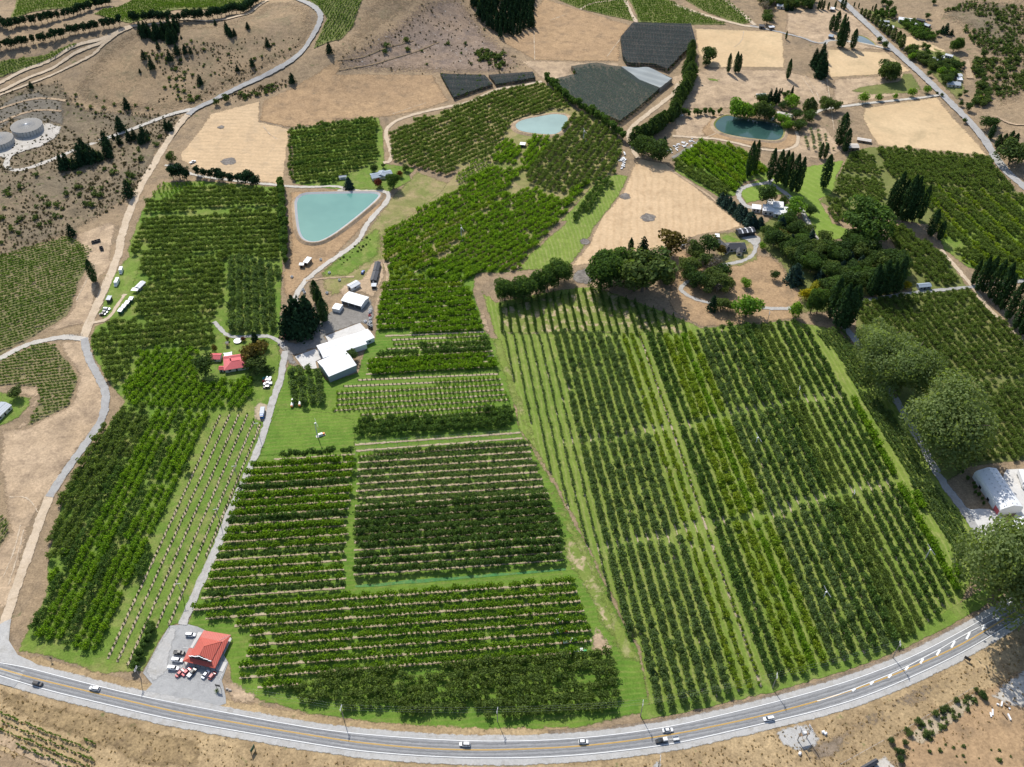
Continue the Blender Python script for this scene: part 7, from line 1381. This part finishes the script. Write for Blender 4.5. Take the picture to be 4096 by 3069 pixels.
fan('b 1575,1372', 10.5, 'frost fan tower on the open grass below the grey shed'); fan('2 783,1518', 10, 'frost fan tower in the gap of the sunny block'); fan('2 1552,895', 9, 'frost fan tower above the orchard pond'); fan('9 935,610', 7.5, 'frost fan among the middle fan rows', False); fan('9 1585,345', 7.5, 'frost fan among the right fan rows', False); fan('6 510,1250', 8, 'frost fan in the middle band of the fan rows', False)
def sign(name, label, s, w, h, z, mat, rz, legs=2):
    x, y = W1(s); r = thing(name, label, 'sign', (x, y, .1), rz); box('board', (-w / 2, w / 2, -.06, .06, z, z + h), mat, r)
    for i in range(legs): t = (-w / 2 + .15) if i == 0 else (w / 2 - .15); box('leg', (t - .08, t + .08, .07, .22, 0, z + h), 'timber', r)
sign('shop_sign', 'dark timber-framed hanging sign at the shop entrance', 'c 1600,1560', 2.2, 1.6, 2.6, 'charcoal', R(-10)); sign('road_sign', 'dark green road sign on the south verge', '7 1600,1555', 3.0, 2.4, 1.0, 'sign_green', R(70)); sign('road_sign', 'dark board on legs beside the highway bend', '9 1845,985', 2.8, 2.0, .8, 'charcoal', R(-40)); sign('road_sign', 'dark notice board at the left end of the orchard verge', '7 330,985', .9, 1.2, 1.6, 'charcoal', 0., 1)
for s, lb in (('c 1765,1560', 'pale boulder nearest the shop sign'), ('c 1815,1585', 'second pale boulder by the shop sign')):
    x, y = W1(s); bm = bmesh.new(); bmesh.ops.create_icosphere(bm, subdivisions=2, radius=.75)
    for v in bm.verts: v.co = Vector((v.co.x * 1.2, v.co.y * .8, v.co.z * .7)) * random.uniform(.85, 1.1)
    me = bpy.data.meshes.new('boulder'); bm.to_mesh(me); bm.free(); me.materials.append(MAT['stone']); o = link('boulder', me); o.location = (x, y, .4); tag(o, lb, 'boulder')
def flax():
    x, y = W1('c 1565,1600'); V, F = [], []
    for i in range(46):
        a = i * 2.4; L = random.uniform(1.0, 1.6); t = random.uniform(.3, 1.1); b = len(V); c, s = math.cos(a), math.sin(a); w = .07
        V += [(-s * w, c * w, .1), (s * w, -c * w, .1), (c * L * .6 * t - s * w, s * L * .6 * t + c * w, L * (1.3 - t * .5)), (c * L * .6 * t + s * w, s * L * .6 * t - c * w, L * (1.3 - t * .5)), (c * L * t * 1.1, s * L * t * 1.1, L * (1.2 - t * .8))]; F += [(b, b + 1, b + 3, b + 2), (b + 2, b + 3, b + 4)]
    r = thing('flax_plant', 'spiky flax clump under the shop sign', 'plant', (x, y, .1)); mesh('leaves', V, F, 'leaf_blue', r)
flax()
# homestead lawn, camp and yard things
def trampoline():
    x, y = W1('b 695,325'); r = thing('trampoline', 'round pale trampoline on the homestead lawn', 'trampoline', (x, y, .1)); n = 24; c = [(math.cos(6.2832 * i / n), math.sin(6.2832 * i / n)) for i in range(n)]
    mesh('mat', [(2.0 * a, 2.0 * b, .9) for a, b in c], [tuple(range(n))], 'galv', r); mesh('rim', [(2.0 * a, 2.0 * b, .9) for a, b in c] + [(2.5 * a, 2.5 * b, .88) for a, b in c], [(i, (i + 1) % n, n + (i + 1) % n, n + i) for i in range(n)], 'white_paint', r)
    for i in range(0, n, 4): v, f = tube((2.4 * c[i][0], 2.4 * c[i][1], 0), (2.4 * c[i][0], 2.4 * c[i][1], .88), .05, .05, 5); mesh('leg', v, f, 'galv', r)
trampoline()
def playset():
    x, y = W1('b 583,370'); r = thing('playhouse', 'dark timber play tower with slide on the homestead lawn', 'playhouse', (x, y, .1)); box('deck', (-.8, .8, -.8, .8, 1.2, 1.3), 'timber', r); box('roof', (-.95, .95, -.95, .95, 2.6, 2.75), 'charcoal', r)
    for a in (-.75, .75):
        for b in (-.75, .75): box('post', (a - .06, a + .06, b - .06, b + .06, 0, 2.6), 'timber', r)
    mesh('slide', [(-.3, -.8, 1.2), (.3, -.8, 1.2), (.3, -3, .1), (-.3, -3, .1)], [(0, 1, 2, 3)], 'charcoal', r); box('swing_beam', (-3.6, -.8, -.06, .06, 2.0, 2.12), 'timber', r)
playset()
def sail():
    p = [W1('b ' + q, 2.6) for q in ('530,445', '632,435', '640,475', '540,488')]; r = thing('shade_sail', 'white shade sail stretched behind the homestead', 'shade sail', (p[0][0], p[0][1], 0)); N = 6; V, F = [], []
    for i in range(N + 1):
        for j in range(N + 1):
            u, v = i / N, j / N; q = [(p[0][k] * (1 - u) + p[1][k] * u) * (1 - v) + (p[3][k] * (1 - u) + p[2][k] * u) * v for k in (0, 1)]
            cx_ = sum(t[0] for t in p) / 4; cy_ = sum(t[1] for t in p) / 4; pin = .16 * (4 * u * (1 - u) * (1 if v in (0, 1) else .3) + 4 * v * (1 - v) * (1 if u in (0, 1) else .3)); q = [q[0] + (cx_ - q[0]) * pin, q[1] + (cy_ - q[1]) * pin]
            V.append((q[0] - p[0][0], q[1] - p[0][1], 2.6 + .5 * (abs(u - v) - .5)))
    for i in range(N):
        for j in range(N): a = i * (N + 1) + j; F.append((a, a + N + 1, a + N + 2, a + 1))
    mesh('cloth', V, F, 'white_paint', r, True)
    for q in p: v, f = tube((q[0] - p[0][0], q[1] - p[0][1], 0), (q[0] - p[0][0], q[1] - p[0][1], 2.9), .07, .06, 6); mesh('post', v, f, 'galv', r)
sail()
def awning():
    p = [W1('h ' + q, 2.4) for q in ('1265,825', '1460,838', '1530,755', '1335,745')]; r = thing('awning', 'white canvas awning on the end of the camp kitchen', 'awning', (p[0][0], p[0][1], 0)); z = (2.3, 2.3, 2.6, 2.6)
    V = [(q[0] - p[0][0], q[1] - p[0][1], zz) for q, zz in zip(p, z)]; mesh('canvas', V + [(a, b, c - .06) for a, b, c in V], [(0, 1, 2, 3), (7, 6, 5, 4), (0, 4, 5, 1), (1, 5, 6, 2), (2, 6, 7, 3), (3, 7, 4, 0)], 'white_paint', r)
    for q in V: v, f = tube((q[0], q[1], 0), (q[0], q[1], q[2] - .06), .06, .06, 5); mesh('post', v, f, 'galv', r)
awning()
def crate(s, label, mat, w=1.4, l=1.6, h=1.0, rz=None, group=None):
    x, y = W1(s); r = thing('crate', label, 'crate', (x, y, float(hgt(x, y)) + .15), random.uniform(0, 1.5) if rz is None else rz, group); t = .08
    box('floor', (-l / 2, l / 2, -w / 2, w / 2, .1, .18), mat, r)
    for b_ in ((-l / 2, l / 2, -w / 2, -w / 2 + t, .18, h), (-l / 2, l / 2, w / 2 - t, w / 2, .18, h), (-l / 2, -l / 2 + t, -w / 2 + t, w / 2 - t, .18, h), (l / 2 - t, l / 2, -w / 2 + t, w / 2 - t, .18, h)): box('side', b_, mat, r)
    for y_ in (-w / 2 + .1, w / 2 - .1): box('runner', (-l / 2, l / 2, y_ - .06, y_ + .06, 0, .1), mat, r)
for i, (s, m) in enumerate([('a 1590,1260', 'white_paint'), ('a 1578,1295', 'white_paint'), ('a 1592,1290', 'galv'), ('a 1580,1345', 'pink_roof'), ('a 1588,1388', 'white_paint'), ('a 1590,1440', 'white_paint'), ('a 1565,1475', 'galv'), ('a 1600,1500', 'galv'), ('a 1580,1520', 'charcoal'), ('a 1605,1535', 'charcoal'), ('a 1515,1430', 'white_paint')]):
    crate(s, 'crate in the line along the yard edge beside the bright rows', m, group='crates along the yard edge')
for s in ('1 590,1535', '1 610,1530', '1 625,1525', '1 640,1570', '1 645,1580'): crate(s, 'grey fruit bin standing in the dirt clearing by the vineyard', 'charcoal', 2, 2.2, 1.4, .3, 'bins in the dirt clearing')
for s in ('a 640,525', 'a 570,610', 'a 435,775', 'a 205,715', 'a 600,965', 'a 620,1005', 'a 950,1010', 'a 1135,822', 'a 860,520', 'a 985,715'): crate(s, 'old crate lying about the rough ground by the pond track', 'galv', group='crates by the pond track')
for i in range(26):
    x, y = W1('g %f,%f' % (240 + 330 * i / 26 + random.uniform(-30, 30), 960 - 130 * i / 26 + random.uniform(-40, 40))); me = mk('scrap', *boxv(-random.uniform(.5, 2), random.uniform(.5, 2), -.4, .4, 0, random.uniform(.2, .8)), ['galv' if i % 3 else 'white_paint']); o = link('scrap_sheet', me); o.location = (x, y, .12); o.rotation_euler = (random.uniform(-.2, .2), random.uniform(-.2, .2), random.uniform(0, 3)); tag(o, 'scrap sheet on the heap above the villa rows', 'scrap', 'scrap heap by the villa rows')
for i in range(22):
    x, y = W1('2 %f,%f' % (1795 + random.uniform(-28, 28), 1020 + random.uniform(-55, 55))); me = mk('scrap', *boxv(-random.uniform(.4, 1.4), random.uniform(.4, 1.4), -.5, .5, 0, random.uniform(.3, 1.2)), ['galv' if i % 2 else 'white_paint']); o = link('scrap_bin', me); o.location = (x, y, .12); o.rotation_euler = (0, 0, random.uniform(0, 3)); tag(o, 'stacked bin in the pale pile beside the stubble field', 'bin', 'pale pile by the stubble field')
for i in range(12):
    x, y = W1('i %f,%f' % (1850 + random.uniform(-40, 200), 880 + random.uniform(-60, 160))); me = mk('junk', *boxv(-random.uniform(.3, 1.6), random.uniform(.3, 1.6), -.3, .3, 0, random.uniform(.2, .9)), ['white_paint' if i % 2 else 'timber']); o = link('yard_junk', me); o.location = (x, y, .2); o.rotation_euler = (0, 0, random.uniform(0, 3)); tag(o, 'pale timber or junk in the nursery yard', 'junk', 'nursery yard junk')
# bare trellis rows and paddock fences: posts one by one under each fence
def fence(s, label, step=4., h=1.3, mat='pole_wood', w=2, name='fence'):
    P = resample(W(s), step); r = thing(name, label, 'fence', (P[0][0], P[0][1], 0))
    for x, y in P: z = float(hgt(x, y)); v, f = tube((x - P[0][0], y - P[0][1], z), (x - P[0][0], y - P[0][1], z + h), .09, .08, 5); mesh('post', v, f, mat, r)
    for k in range(w):
        zz = h * (k + 1) / (w + .3); V, F = pack([tube((a[0] - P[0][0], a[1] - P[0][1], float(hgt(*a)) + zz), (b[0] - P[0][0], b[1] - P[0][1], float(hgt(*b)) + zz), .03, .03, 3) for a, b in zip(P[:-1], P[1:])]); mesh('wire', V, F, 'steel', r)
fence('5 110,1228 1150,1152', 'upper bare trellis row of posts and wire', 6, 2.6, name='trellis'); fence('5 115,1267 1165,1187', 'lower bare trellis row of posts and wire', 6, 2.6, name='trellis')
fence('6 0,400 170,492 500,478 760,440', 'post and wire fence round the dry knoll'); fence('1 1640,640 1640,770 1830,815', 'fence at the corner of the upper stubble field', 6); fence('i 160,1560 650,1290 860,1180 1650,700', 'long fence behind the nursery bed', 3.5, 1.2, 'timber'); fence('4 440,540 525,540', 'dark gate fence at the white road junction', 2, 1.3, 'charcoal', 3)
print('SCRIPT DONE objects', len(bpy.data.objects))
